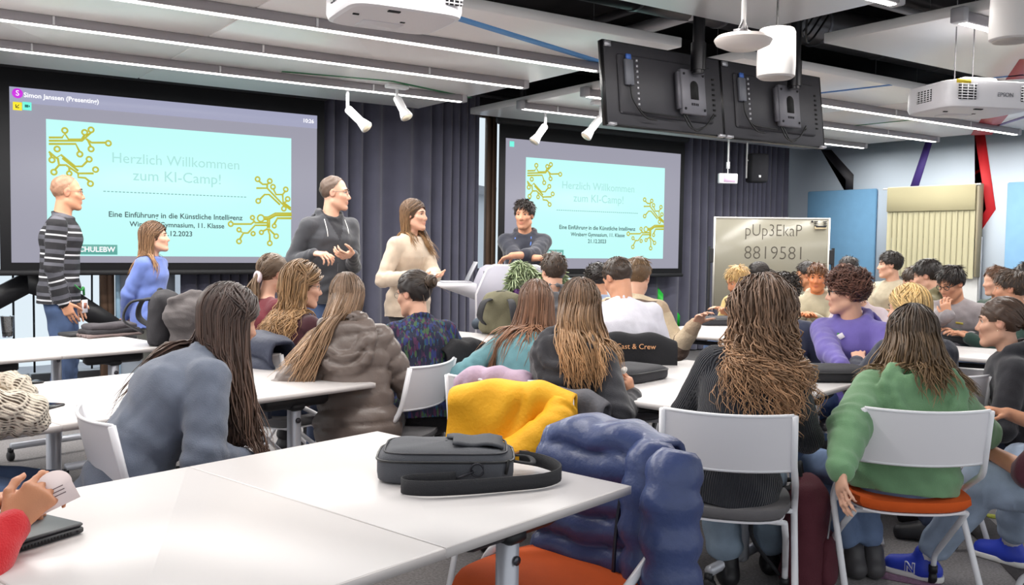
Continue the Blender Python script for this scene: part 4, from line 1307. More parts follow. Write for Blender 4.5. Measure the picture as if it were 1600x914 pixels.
def projection_screen(u0, u1, z0, z1, s0, s1, label, left):
    root = empty('projection_screen', (0, SV, 0), 0, label, 'projection screen', 'projection screens on the front wall')
    b = MB(); b.box(((u0 + u1) / 2, .012, (z0 + z1) / 2 + .05), (u1 - u0 + .16, .016, z1 - z0 + .24), bev=.003); b.build('backing_fabric', black_m, root)
    b = MB(); b.box(((u0 + u1) / 2, .010, z0 - .085), (u1 - u0 + .2, .035, .045), bev=.01); b.build('bottom_bar', black_m, root)
    b = MB(); b.box(((u0 + u1) / 2, .0, z1 + .20), (u1 - u0 + .22, .13, .10), bev=.02); b.build('case', black_m, root)
    for s in (-1, 1):
        b = MB(); b.box(((u0 + u1) / 2 + s * (u1 - u0) * .42, 0, (z1 + .24 + SLAB) / 2), (.05, .04, SLAB - z1 - .24)); b.build('bracket', M('bracket_dark', (40, 40, 44), .5), root)
    b = MB(); b.box(((u0 + u1) / 2, 0, (z0 + z1) / 2), (u1 - u0, .008, z1 - z0)); b.build('picture', scr_grey, root)
    sz0, sz1 = LZ0, LZ1
    b = MB(); b.box(((s0 + s1) / 2, -.005, (sz0 + sz1) / 2), (s1 - s0, .004, sz1 - sz0)); b.build('slide', slide_m, root)
    def S(x, y): return s0 + (s1 - s0) * x, sz0 + (sz1 - sz0) * y
    pxw = .0052
    b = MB()
    for wd, pts in TR_LINES:
        q = [S(*LS(*p)) for p in pts]
        b.tube([(x, -.009, z) for x, z in q], .0085 * wd, 4, flat=.25, ref=(0, 1, 0))
    for x, y, r in TR_RINGS:
        cx, cz = S(*LS(x, y)); rr = r * .0052
        b.tube([(cx + rr * math.cos(t), -.009, cz + rr * math.sin(t)) for t in np.linspace(0, 2 * math.pi, 16, endpoint=False)], .0075, 4, closed=True, flat=.25, ref=(0, 1, 0))
    o = b.build('circuit_drawing', olive, root)
    o['kind'] = 'stuff'
    def T(body, pxa, pxb, py, mat, **k):
        a, b_ = S(*LS(pxa, py)), S(*LS(pxb, py))
        fit_text(root, body, a[0], b_[0], (a[1] + b_[1]) / 2, mat, **k)
    T('Herzlich Willkommen', 175, 373, 253, faint_txt); T('zum KI-Camp!', 208, 345, 278, faint_txt)
    T('Eine Einführung in die Künstliche Intelligenz', 169, 378, 338, dark_txt, bold=.018)
    T('Wirsberg Gymnasium, 11. Klasse', 202, 350, 352, dark_txt, bold=.018); T('21.12.2023', 250, 300, 365.5, dark_txt, bold=.018)
    b = MB()
    a, c = S(*LS(163, 298)), S(*LS(385, 309))
    for i in range(40):
        x = a[0] + (c[0] - a[0]) * i / 39.5
        b.box((x, -.009, (a[1] + c[1]) / 2), ((c[0] - a[0]) / 39.5 * .62, .003, .007))
    o = b.build('dashed_rule', glow('rule', (104, 150, 152), 1.0), root); o['kind'] = 'stuff'
    a, c = S(*LS(88, 398)), S(*LS(183, 381))
    b = MB(); b.box(((a[0] + c[0]) / 2, -.009, sz0 + .055), (c[0] - a[0], .004, .085)); b.build('badge', teal_box, root)
    fit_text(root, 'BIT SCHULEBW +' if not left else 'BIT SCHULEBW', (a[0] + c[0]) / 2 - .2, c[0] - .02, sz0 + .055, white_txt, off=-.013, bold=.02)
    if left:
        b = MB(); b.box(((u0 + u1) / 2, -.005, z1 - .062), (u1 - u0, .004, .124)); b.build('title_bar', scr_bar, root)
        p = PV(27, 146, SV); b = MB(); b.lathe([(0, 0), (.040, 0), (.040, .004), (0, .004)], (p[0], -.006, p[2]), 20, rotx(math.pi / 2)); b.build('avatar_dot', glow('magenta', (196, 40, 214), 1.0), root)
        fit_text(root, 'S', p[0] - .012, p[0] + .012, p[2], white_txt, off=-.013)
        a, c = PV(37, 149, SV), PV(154, 159, SV)
        fit_text(root, 'Simon Janssen (Presenting)', a[0], c[0], (a[2] + c[2]) / 2, white_txt, bold=.02)
        a, c = PV(473, 189, SV), PV(489, 190, SV); fit_text(root, '10:26', a[0], c[0], (a[2] + c[2]) / 2, white_txt, bold=.02)
        for x, col, nm in ((27, (240, 222, 20), 'icon_yellow'), (42, (110, 235, 215), 'icon_teal')):
            p = PV(x, 166, SV); b = MB(); b.box((p[0], -.008, p[2]), (.066, .004, .066), bev=.0015); b.build('icon', glow(nm, col, 1.0), root)
            b = MB()
            if nm == 'icon_yellow': b.tube([(p[0] - .012, -.012, p[2] + .012), (p[0] - .012, -.012, p[2] - .012), (p[0] + .012, -.012, p[2] - .012)], .004, 4); b.tube([(p[0] - .012, -.012, p[2] - .012), (p[0] + .012, -.012, p[2] + .012)], .003, 4)
            else: b.box((p[0] - .004, -.012, p[2]), (.026, .003, .022)); b.box((p[0] + .016, -.012, p[2]), (.008, .003, .014))
            b.build('icon_sign', glow(nm + '_sign', (90, 80, 10) if nm == 'icon_yellow' else (20, 110, 96), 1.0), root)
    else:
        p = PV(797, 222, SV); b = MB(); b.box((p[0] + .02, -.008, p[2] - .02), (.06, .004, .06), bev=.0015); b.build('icon', glow('icon_teal', (110, 235, 215), 1.0), root)
    return root
projection_screen(.895, 3.53, 1.165, 2.59, LU0, LU1, 'left projection screen, nearer one, with title bar and clock above its slide', True)
projection_screen(5.74, 8.40, 1.10, 2.545, 6.01, 8.13, 'right projection screen, farther one, behind the lectern with no title bar', False)

# ------------------------------------------------------------------ hanging ceiling panels, rails and linear lights
CB = 2.72
pan_m = M('cloud_white', (246, 242, 240), .28, spec=.5)
rail_m = M('rail_grey', (150, 146, 150), .55)
def px_stripe(par, pxs, w, col, name):
    p = [PZ(x, y, CB - .002) for x, y in pxs]
    b = MB(); 
    for i in range(len(p) - 1):
        a, c = p[i], p[i + 1]; u = _nrm(c - a); n = np.cross([0, 0, 1], u)
        if i > 0: a = a - u * w * .25
        b.raw([a - n * w / 2, c - n * w / 2, c + n * w / 2, a + n * w / 2, a - n * w / 2 + [0, 0, .002], c - n * w / 2 + [0, 0, .002], c + n * w / 2 + [0, 0, .002], a + n * w / 2 + [0, 0, .002]],
              [(3, 2, 1, 0), (4, 5, 6, 7), (0, 1, 5, 4), (2, 3, 7, 6)])
    o = b.build('painted_stripe', M(name, col, .5), None)
    if par is not None:
        o.parent = par; o.matrix_parent_inverse = Matrix.Translation(par.location).inverted()
    return o
def cloud(u0, u1, v0, v1, label):
    c = ((u0 + u1) / 2, (v0 + v1) / 2, CB)
    r = empty('ceiling_panel', c, 0, label, 'ceiling panel', 'hanging white ceiling panels')
    b = MB(); b.box((0, 0, .0325), (u1 - u0 - .008, v1 - v0, .065), bev=.004); b.build('panel', pan_m, r)
    b = MB()
    for s in (-1, 1):
        for t in (-.35, 0, .35): b.tube([(s * (u1 - u0) * .38, t * (v1 - v0), .06), (s * (u1 - u0) * .38, t * (v1 - v0), SLAB - CB)], .003, 4)
    o = b.build('suspension_wire', M('wire', (120, 118, 120), .4, .6), r); o['kind'] = 'stuff'
    return r
def linear_light(u0, u1, v, label, ends=True):
    r = empty('linear_light', ((u0 + u1) / 2, v, CB), 0, label, 'light', 'linear lights under the ceiling panels')
    L = u1 - u0
    b = MB(); b.box((0, 0, -.03), (L, .075, .058), bev=.004); b.build('housing', rail_m, r)
    b = MB(); b.box((0, 0, -.0615), (L - .03, .042, .008), bev=.002); b.build('diffuser', glow('led', (255, 252, 246), LED_GLOW), r)
    n = max(1, int(round(L / 2.6)))
    for i in range(n):
        ld = bpy.data.lights.new('lamp', 'AREA'); ld.shape = 'RECTANGLE'; ld.size = L / n * .96; ld.size_y = .05; ld.energy = LED_POWER * L / n; ld.color = (1, .975, .94)
        o = bpy.data.objects.new('lamp', ld); COL.objects.link(o); o.parent = r; o.location = (-L / 2 + (i + .5) * L / n, 0, -.075)
    b = MB()
    for x in np.arange(-L / 2 + .4, L / 2, 1.3): b.box((x, -.042, -.03), (.012, .010, .05))
    o = b.build('clip', M('clip', (225, 225, 228), .4), r); o['kind'] = 'stuff'
    if ends:
        for s in (-1, 1):
            b = MB(); b.box((s * (L / 2 + .01), 0, -.022), (.05, .085, .085), bev=.006); b.build('end_cap', M('cap_grey', (178, 176, 180), .5), r)
    return r
A1_ = cloud(1.83, 4.5, 4.6, 8.3, 'white ceiling panel with blue and green stripes above the standing group')
cloud(-.84, 1.83, 4.6, 8.3, 'white ceiling panel over the left projection screen')
cloud(-3.51, -.84, 4.6, 8.3, 'white ceiling panel at the far left corner over the window')
B1_ = cloud(5.10, 7.77, 4.6, 8.3, 'white ceiling panel behind the hanging monitors above the right screen')
B2_ = cloud(7.77, 10.44, 4.6, 8.3, 'white ceiling panel meeting the right wall above the blind')
A2_ = cloud(1.83, 4.52, .3, 3.94, 'white ceiling panel nearest the camera, left of the pendant lamps')
cloud(-.84, 1.83, .3, 3.94, 'white ceiling panel above the camera at the near left')
C2_ = cloud(5.12, 7.79, .3, 3.94, 'white ceiling panel at the near right, above the far projector')
cloud(7.79, 10.46, .3, 3.94, 'white ceiling panel along the right wall at the near side')
for v, nm in ((5.38, 'nearest to the camera'), (6.33, 'middle'), (7.30, 'farthest')):
    linear_light(-3.4, 4.40, v, 'long linear light over the left screen side, %s of the three' % nm)
    linear_light(5.06, 10.35, v, 'long linear light behind the hanging monitors, %s of the three' % nm)
linear_light(-.6, 4.42, 2.96, 'linear light under the near left ceiling panel by the wireless disc')
linear_light(5.04, 10.3, 2.96, 'linear light under the near right ceiling panel by the pendant lamp')
px_stripe(A1_, [(700, 24), (960, 104)], .09, (84, 150, 214), 'stripe_blue')
px_stripe(A1_, [(440, 112), (612, 127), (735, 153)], .05, (24, 110, 62), 'stripe_green')
px_stripe(B1_, [(1270, 147), (1392, 133)], .06, (70, 124, 196), 'stripe_blue2')
px_stripe(B2_, [(1320, 198), (1450, 185)], .05, (40, 130, 84), 'stripe_green')
px_stripe(B2_, [(1556, 180), (1533, 211)], .22, (200, 70, 78), 'stripe_red2')
px_stripe(B2_, [(1610, 180), (1560, 196)], .06, (120, 100, 160), 'stripe_purple2')
px_stripe(C2_, [(1553, 122), (1600, 117)], .05, (70, 124, 196), 'stripe_blue2')
px_stripe(C2_, [(1612, 92), (1588, 124)], .15, (200, 70, 78), 'stripe_red2')
# ducts and conduits above
def duct(name, p, q, r, col, rough, metal, label, rings=True):
    t = empty(name, (np.array(p) + np.array(q)) / 2, 0, label, 'duct')
    p, q = np.array(p) - np.array(t.location), np.array(q) - np.array(t.location)
    b = MB(); b.tube([p, q], r, 18); b.build('pipe', M('duct_%d' % col[0], col, rough, metal), t, True, auto=True)
    if rings:
        n = int(np.linalg.norm(q - p) / .8)
        for i in range(n):
            c = p + (q - p) * (i + .5) / n; u = _nrm(q - p)
            b = MB(); b.tube([c - u * .012, c + u * .012], r * 1.04, 18); b.build('seam_ring', M('duct_ring', (150, 150, 156), .3, .8), t, True, auto=True)
    return t
duct('ventilation_duct', (2.2, 4.75, 3.12), (5.4, 4.75, 3.12), .17, (70, 68, 72), .4, .5, 'dark round ventilation duct above the hanging monitors')
duct('ventilation_duct', (5.6, 4.7, 3.10), (10.4, 4.7, 3.10), .16, (128, 126, 128), .3, .8, 'silver round ventilation duct above the far projector')
duct('conduit', (4.62, 3.6, 3.0), (4.95, 8.3, 3.0), .05, (190, 188, 190), .4, .3, 'pale pipe running toward the front wall through the gap between panels', False)
duct('conduit', (4.78, 3.0, 3.22), (5.0, 8.3, 3.22), .035, (84, 82, 84), .4, .3, 'thin dark pipe high in the gap between ceiling panels', False)
duct('cable_tray', (2.4, 4.2, 3.2), (10, 4.3, 3.2), .03, (170, 168, 170), .4, .3, 'thin pale conduit lengthwise above the monitors', False)
cb = MB()
for i in range(6):
    p = np.array([4.7 + .12 * i, 3.95 + .05 * i, 3.22]); cb.tube(smooth_path([p, p + [.1, .1, -.25 - .05 * (i % 3)], p + [.35, .25, -.32], p + [.6, .3, -.1]], 12), .008, 5)
o = cb.build('cable_bundle', M('cable_black', (20, 20, 22), .5), None, True); tag(o, 'loose black cables looping below the bare ceiling between panels', 'cable'); 

# ------------------------------------------------------------------ right wall fittings
for i, (pa, pb_, lab) in enumerate((((1262, 300), (1369, 296), 'blue fabric acoustic panel beside the whiteboard under the black stripe'), ((1574, 287), (1660, 280), 'blue fabric acoustic panel at the right end of the wall'))):
    a, c = PU(*pa, RIGHT - .05), PU(*pb_, RIGHT - .05)
    t = empty('acoustic_panel', (RIGHT - .03, (a[1] + c[1]) / 2, 1.22), 0, lab, 'acoustic panel', 'blue acoustic panels on the right wall')
    b = MB(); b.box((0, 0, 0), (.05, abs(a[1] - c[1]), 1.9), bev=.012); b.build('padding', M('panel_blue%d' % i, (98, 142, 176) if i == 0 else (132, 176, 212), .9, bump=.2, bscale=250, var=.05), t)
    b = MB(); b.box((.02, 0, 0), (.02, abs(a[1] - c[1]) - .06, 1.84)); b.build('backing', M('panel_back', (90, 90, 96), .8), t)
a, c = PU(1388, 293, RIGHT - .14), PU(1526, 288, RIGHT - .14)
v0, v1 = c[1], a[1]; zt = 2.17
bl = empty('vertical_blind', (RIGHT - .14, (v0 + v1) / 2, zt), 0, 'cream vertical slat blind hung on the wall between the purple and red stripes', 'blind')
Lb = v1 - v0
b = MB(); b.box((0, 0, -.02), (.035, Lb, .04), bev=.006); b.build('head_rail', M('blind_rail', (222, 216, 196), .5), bl)
b = MB(); b.tube([(0, Lb / 2, -.02), (0, Lb / 2 + .07, -.02)], .012, 8); b.tube([(0, -Lb / 2, -.01), (0, -Lb / 2 - .05, -.01)], .012, 8); b.build('rod_end', M('rod_white', (232, 232, 232), .3), bl, True)
nsl = 16
sb = MB(); w = Lb / nsl
pts = [(.012 * math.cos(math.pi * (x - .5)) - .008 + .012 * x, (x - .5) * w * 1.06) for x in np.linspace(0, 1, 6)]
P = np.array([[(px_, py_, z) for px_, py_ in pts] for z in (-.02, -1.12)]); sb.grid(P)
sbm = sb.mesh('slat', True); sbm.materials.append(M('slat_cream', (188, 182, 150), .75, bump=.1, bscale=300))
for i in range(nsl):
    link('slat', sbm, None, bl, (0, -Lb / 2 + (i + .5) * w, 0))
b = MB(); b.box((.03, 0, -.33), (.02, Lb * .99, .62)); b.build('backing_board', M('board_tan', (176, 166, 132), .8), bl)
b = MB(); b.box((-.016, 0, -.16), (.004, Lb * 1.0, .30), bev=.001); b.build('valance', M('valance_tan', (178, 170, 136), .85, bump=.1, bscale=300), bl)
b = MB(); b.box((.05, -Lb / 2 - .02, -.55), (.10, .03, 1.1), bev=.004); b.build('side_board', M('board_brown', (150, 140, 116), .7), bl)
# white lower board under the blind
t = empty('white_board', (RIGHT - .03, (v0 + v1) / 2, 1.0), 0, 'plain white board mounted low on the wall beneath the cream blind', 'board')
b = MB(); b.box((0, 0, 0), (.03, Lb * 1.03, 1.1), bev=.005); b.build('surface', M('wb_white', (236, 236, 234), .35), t)
b = MB(); b.box((-.002, -Lb * .52, 0), (.04, .03, 1.1), bev=.005); b.box((-.002, Lb * .52, 0), (.04, .03, 1.1), bev=.005); b.build('edge_frame', M('alu', (196, 198, 202), .35, .6), t)
# ------------------------------------------------------------------ tables
top_white = M('table_white', (214, 210, 209), .36, spec=.4)
edge_grey = M('table_edge', (206, 200, 198), .45)
leg_alu = M('leg_alu', (196, 198, 206), .35, .35)
frame_black = M('frame_black', (26, 26, 30), .5)
def make_table(label, w=.70, l=1.02):
    t = empty('folding_table', (0, 0, 0), 0, label, 'table', 'white folding tables pushed together')
    b = MB(); b.box((0, 0, .7285), (w - .002, l, .023), bev=.003); b.build('tabletop', top_white, t)
    b = MB()
    for s in (-1, 1):
        b.box((s * (w / 2 - .0005), 0, .728), (.0035, l + .003, .0215)); b.box((0, s * l / 2, .728), (w - .004, .004, .0215))
    b.build('edge_band', edge_grey, t)
    for s in (-1, 1):
        y = s * (l / 2 - .13)
        b = MB(); b.box((0, y, .36), (.055, .05, .60), bev=.012); lg = b.build('leg', leg_alu, t)
        b = MB(); b.lathe([(0, 0), (.012, 0), (.012, .006), (0, .006)], (0, s * 0 + y - .028 * 1, .60), 10, rotx(math.pi / 2)); b.build('screw', M('steel', (90, 90, 96), .3, .8), lg)
        b = MB(); b.box((0, y, .685), (.34, .07, .06), bev=.015, taper=1.0); b.box((0, y - s * .06, .66), (.07, .2, .035), bev=.01); b.build('bracket', frame_black, t)
        b = MB(); b.tube([(-w * .40, y, .09), (w * .40, y, .09)], .022, 8); b.build('foot_bar', leg_alu, t, True)
        for q in (-1, 1):
            b = MB(); b.lathe([(0, -.016), (.026, -.016), (.030, -.010), (.030, .010), (.026, .016), (0, .016)], (q * w * .40, y, .031), 14, roty(math.pi / 2))
            b.box((q * w * .40, y, .066), (.026, .03, .03)); b.build('caster', frame_black, t)
    b = MB(); b.box((0, 0, .655), (.05, l - .30, .03), bev=.006); b.build('cross_beam', frame_black, t)
    return t
TABLES = [(1.72, 1.86, 0, 'right end of the front row, under the grey bag'), (1.02, 1.86, 0, 'middle table of the front row at the bottom of the picture'), (.32, 1.86, 0, 'front left table holding the dark laptop'),
          (2.43, 3.71, 0, 'right end table of the second row, beside the brown puffer jacket'), (1.73, 3.71, 0, 'second row table in front of the girl in the grey sweatshirt'), (1.03, 3.71, 0, 'second row left table by the white knitted sleeve'),
          (2.56, 5.62, .0, 'rear left table with the folded dark clothes on it'), (1.86, 5.62, .0, 'rear left table at the edge with the drinking glass'), (1.16, 5.62, 0, 'rear table at the far left by the window'),
          (3.56, 2.14, 0, 'table between the black hoodie girl and the curly-haired girl'), (4.26, 2.14, 0, 'table in front of the boy in the purple hoodie'),
          (4.50, 4.33, 0, 'table behind the teal sweater girl with the olive backpack'),           (6.25, 3.30, 0, 'table with the flat black bag near the curly girl, on its left'), (6.95, 3.30, 0, 'table in front of the students by the whiteboard'),
          (6.32, 1.52, 0, 'with the black bag, in front of the student with black glasses')]
tproto = None
for x, y, a, lab in TABLES:
    if tproto is None: t = tproto = make_table('white folding table, ' + lab)
    else: t = copy_tree(tproto); t['label'] = 'white folding table, ' + lab
    t.location = Vector(TT(x, y)); t.rotation_euler = (0, 0, TABLE_YAW + a)

# ------------------------------------------------------------------ chairs (face +y)
shell_white = M('chair_shell', (238, 236, 240), .4)
tube_white = M('chair_tube', (236, 236, 240), .3)
def make_chair(label, seatmat):
    t = empty('stacking_chair', (0, 0, 0), 0, label, 'chair')
    n, m = 12, 9
    def back(off):
        P = np.zeros((m, n, 3))
        for i, z in enumerate(np.linspace(0, 1, m)):
            for j, x in enumerate(np.linspace(-1, 1, n)):
                bow = .045 * (1 - x * x)
                P[i, j] = (x * .222, -.205 - .045 * z - bow + off + .008 * (z - .5) ** 2, .605 + .200 * z - .006 * (1 - x * x))
        return P
    b = MB(); A_, B_ = back(0), back(.010)
    b.grid(A_[:, ::-1]); b.grid(B_)
    # rim
    rim = np.concatenate([A_[0], A_[1:, -1], A_[-1, ::-1][1:], A_[::-1, 0][1:]]); rim2 = np.concatenate([B_[0], B_[1:, -1], B_[-1, ::-1][1:], B_[::-1, 0][1:]])
    b.grid(np.stack([rim2, rim]))
    bk = b.build('backrest', shell_white, t, True, auto=True)
    b = MB(); b.tube((A_[-1] + B_[-1]) / 2, .007, 6); b.build('rim', tube_white, bk, True); b = MB(); b.tube((A_[0] + B_[0]) / 2, .007, 6); b.build('rim', tube_white, bk, True)
    # seat pad
    n = 11; P = np.zeros((n, n, 3)); Q = np.zeros((n, n, 3))
    for i, y in enumerate(np.linspace(-1, 1, n)):
        for j, x in enumerate(np.linspace(-1, 1, n)):
            k = (1 - .07 * (x * x) * (y * y) * 2)
            X, Y = x * .225 * k * (1 - .04 * y), y * .215 * k + .02
            dome = .016 * (1 - x ** 4) * (1 - y ** 4)
            front = -.035 * max(y - .5, 0) ** 2 * 4 + .012 * (abs(x) ** 3)
            P[i, j] = (X, Y, .448 + dome + front); Q[i, j] = (X * .93, Y * .95 + .001, .408 + front * .9)
    b = MB(); b.grid(P); b.grid(Q[:, ::-1])
    rim = lambda G: np.concatenate([G[0], G[1:, -1], G[-1, ::-1][1:], G[::-1, 0][1:]])
    r1, r2 = rim(P), rim(Q); mid = (r1 + r2) / 2; c0 = mid.mean(0); mid = c0 + (mid - c0) * np.array([1.045, 1.045, 1])
    b.grid(np.stack([r2, mid, r1]))
    b.build('seat', seatmat, t, True)
    b = MB(); G = Q * 1.0; G[:, :, 2] -= .004; G2 = G.copy(); G2[:, :, 2] -= .008
    b.grid(G); b.grid(G2[:, ::-1]); r1, r2 = rim(G), rim(G2); b.grid(np.stack([r2, r1])); b.build('seat_shell', shell_white, t, True)
    for s in (-1, 1):
        b = MB(); b.tube(fillet([(s * .225, -.245, .804), (s * .228, -.205, .62), (s * .236, -.175, .555), (s * .243, .01, .455), (s * .243, .04, .40), (s * .250, -.25, .012)], .06), .0125, 8)
        b.build('rear_leg', tube_white, t, True)
        b = MB(); b.tube(fillet([(s * .205, -.12, .395), (s * .215, .0, .30), (s * .222, .20, .13), (s * .222, .21, .07)], .05), .012, 8)
        fl = b.build('front_leg', tube_white, t, True)
        b = MB(); b.lathe([(0, -.014), (.024, -.014), (.028, -.008), (.028, .008), (.024, .014), (0, .014)], (s * .222 , .222, .030), 14, roty(math.pi / 2))
        b.lathe([(0, 0), (.018, 0), (.018, .03), (0, .03)], (s * .222, .21, .052), 10); b.build('caster', frame_black, fl)
    b = MB(); b.tube([(-.205, -.12, .395), (.205, -.12, .395)], .010, 6); b.tube([(-.236, .02, .402), (.236, .02, .402)], .010, 6); b.build('cross_tube', tube_white, t, True)
    return t
seat_orange = M('seat_orange', (222, 92, 26), .9, bump=.25, bscale=350, var=.06)
seat_grey = M('seat_grey', (112, 110, 112), .9, bump=.25, bscale=350, var=.06)
_chair = {}
def chair(col, xy, rz, label, group=None):
    if col not in _chair:
        c = _chair[col] = make_chair(label, seat_orange if col == 'orange' else seat_grey)
    else:
        c = copy_tree(_chair[col]); c['label'] = label
    c.location = (float(xy[0]), float(xy[1]), 0); c.rotation_euler = (0, 0, rz)
    c['group'] = group or 'white stacking chairs'
    return c
def chair_for(I, col, label, back=.0, dx=0.0, turn=0.0):
    """the chair a person sits on"""
    p = I['root_xy'] + I['Rw'] @ np.array([dx, .045 - back, 0])
    return chair(col, p, I['root'].rotation_euler[2] + turn, label)

# ------------------------------------------------------------------ jackets hung over chair backs
def draped(name, label, p0, p1, zt, front, back, mat, cat='jacket', thick=.035, pat=None, seed=1, wave=.012, gap=.03, flare=.0, nf=34, taper=0.0, lower=None, round_=.12):
    """cloth folded over the line p0-p1 at height zt; front side towards the left of p0->p1 looking down (the room side we see)"""
    p0, p1 = np.array(p0[:2]), np.array(p1[:2]); u = p1 - p0; L = np.linalg.norm(u); u = u / L; nn = np.array([u[1], -u[0]])
    r = empty(name, (*(p0 + p1) / 2, 0), 0, label, cat)
    rg = np.random.default_rng(seed)
    ns = int(L / .0125) + 8
    S = np.linspace(0, 1, ns)
    tot_arc = gap * math.pi
    prof = []
    for z in np.linspace(-front, 0, nf): prof.append((gap, z, -z))
    for a in np.linspace(0, math.pi, 9)[1:-1]: prof.append((gap * math.cos(a), gap * math.sin(a), 0.0))
    nb = max(6, int(nf * back / max(front, .01)))
    for z in np.linspace(0, -back, nb): prof.append((-gap, z, -z))
    P = np.zeros((len(prof), ns, 3))
    for i, (o, z, dn) in enumerate(prof):
        sgn = 1 if o >= 0 else -1
        lw = (lower(S) if (lower is not None and sgn > 0) else np.ones(ns))
        z_ = z * lw if z < 0 else np.full(ns, z)
        sag = -round_ * (np.abs(2 * S - 1) ** 4) * .35
        x = (S - .5) * L * (1 + flare * dn - taper * dn)
        fold = wave * (.4 + min(dn * 3, 1.6)) * (np.sin(S * L * 42 + 2.5 * np.sin(dn * 5 + seed) + seed) * .6 + np.sin(S * L * 21 + 1.3 * seed + dn * 6))
        if pat == 'puffer':
            pitch = .085
            fold = fold * .6 + .034 * (np.abs(np.sin(math.pi * (dn + .03 * np.sin(S * L * 9 + seed)) / pitch)) ** .5 - .5)
        if pat == 'soft':
            fold = fold + .010 * np.sin(dn * 30 + 4 * np.sin(S * L * 14 + seed) + S * 9)
        base = o + sgn * (thick / 2 + .03 * dn * 1.0) + sgn * fold if abs(o) > 1e-6 else fold * 0
        if 0 < i and abs(z) < 1e-9 and abs(o) < gap: base = np.full(ns, o * (1 + thick / 2 / gap))
        P[i, :, 0] = ((p0 + p1) / 2)[0] - r.location[0] + u[0] * x + nn[0] * base
        P[i, :, 1] = ((p0 + p1) / 2)[1] - r.location[1] + u[1] * x + nn[1] * base
        P[i, :, 2] = zt + z_ + sag + (thick / 2 if z >= 0 else thick / 2 * max(0, 1 + z * 8)) + .006 * np.sin(S * 17 + seed) * (1 if z > -.02 else .3)
    b = MB(); b.grid(P[:, ::-1])
    o = b.build('cloth', mat, r, True)
    md = o.modifiers.new('solid', 'SOLIDIFY'); md.thickness = .018; md.offset = 0
    return r, dict(u=u, n=nn, L=L, o=np.array([*(p0 + p1) / 2, 0]))
def blob(name, label, cat, ops, mat, h=.010, wr=.006, fr=14, seed=1, part='cloth', fold=0.0):
    lo = np.min([prim_bounds(o[0])[0] for o in ops], 0); hi = np.max([prim_bounds(o[0])[1] for o in ops], 0)
    c = np.array([(lo[0] + hi[0]) / 2, (lo[1] + hi[1]) / 2, 0])
    V, Q = sculpt(ops, h); N = vnormals(V, Q)
    dsp = wr * wob(V, fr, seed) + wr * .6 * wob(V, fr * 2.2, seed + 2)
    if fold: dsp = dsp + fold * (1 - np.abs(np.sin(V[:, 2] * 60 + 3 * wob(V, 9, seed) + V[:, 0] * 22)) * 2) * .5
    V = V + N * dsp[:, None]
    r = empty(name, c, 0, label, cat)
    link(part, npmesh(part, V - c, Q, True), mat, r)
    return r
def sleeve(r, pts, rad, mat, pitch=None, name='sleeve', seed=1, wr=.004):
    P = smooth_path(pts, 30); k = 18
    o_ = np.array(r.location)
    b = MB(); rr = np.interp(np.linspace(0, 1, 30), np.linspace(0, 1, len(rad)), rad)
    b.tube(P - o_, rr, k)
    V = np.concatenate(b.V); s = np.repeat(np.concatenate([[0], np.cumsum(np.linalg.norm(np.diff(P, axis=0), axis=1))]), k)
    C_ = np.repeat(P - o_, k, 0); N = _nrmrows(V - C_)
    d = wr * wob(V, 22, seed) + wr * wob(V, 45, seed + 1)
    if pitch: d = d + .020 * (np.abs(np.sin(math.pi * s / pitch)) ** .5 - .6)
    me = npmesh(name, V + N * d[:, None], [np.array(b.F4)] + ([np.array(b.F3)] if b.F3 else []), True)
    return link(name, me, mat, r)

navy_puff = M('navy_puffer', (58, 72, 116), .36, bump=.25, bscale=45, var=.1, vscale=18)
yellow_m = M('yellow_cloth', (236, 172, 22), .72, bump=.3, bscale=60, var=.06, vscale=10)
# navy puffer over the empty orange chair at the end of the front table
e0, e1 = PZ(868, 664, .815), PZ(1046, 698, .815)
nav = _nrm((e1 - e0)[:2].tolist() + [0])
ch_dir = np.array([-nav[1], nav[0]]) * -1.0
mid = (e0[:2] + e1[:2]) / 2
fw2 = np.array([nav[1], -nav[0]])
if fw2 @ (TT(1.6, 1.8)[:2] - mid) < 0: fw2 = -fw2
chair('orange', mid + fw2 * .26, math.atan2(-fw2[0], fw2[1]), 'empty white chair with a burnt orange seat under the corner of the front table')
jk, fr_ = draped('puffer_jacket', 'shiny navy quilted puffer jacket hung over the empty orange chair at the front table', e0, e1, .785, .46, .40, navy_puff, 'jacket', .05, 'puffer', 3, .008, .045, flare=.1, lower=None)
pn = np.append(fr_['n'], 0); pu = np.append(nav[:2], 0)
for s0, drop, sd in ((.02, .66, 1), (.13, .70, 2)):
    q = np.append(e1[:2], 0) + pu * (s0 - .05) + pn * (.075 if sd == 2 else .02)
    sleeve(jk, [q + [0, 0, .83], q + pn * .03 + [0, 0, .70], q + pn * .05 + pu * .02 + [0, 0, .45], q + pn * .03 + pu * .03 + [0, 0, .86 - drop]], [.055, .078, .078, .074, .055], navy_puff, .098, seed=sd)
q = np.append(e1[:2], 0) + pu * -.10 + pn * .06
b = MB(); b.tube(smooth_path([q + [0, 0, .80], q + pn * .05 + [0, 0, .55], q + pn * .06 + [0, 0, .25]], 12) - np.array(jk.location), .006, 5); b.build('zip', M('zip_dark', (24, 28, 46), .4), jk, True)
q = np.append(e1[:2], 0) + pu * .135 + pn * .105 + [0, 0, .70]
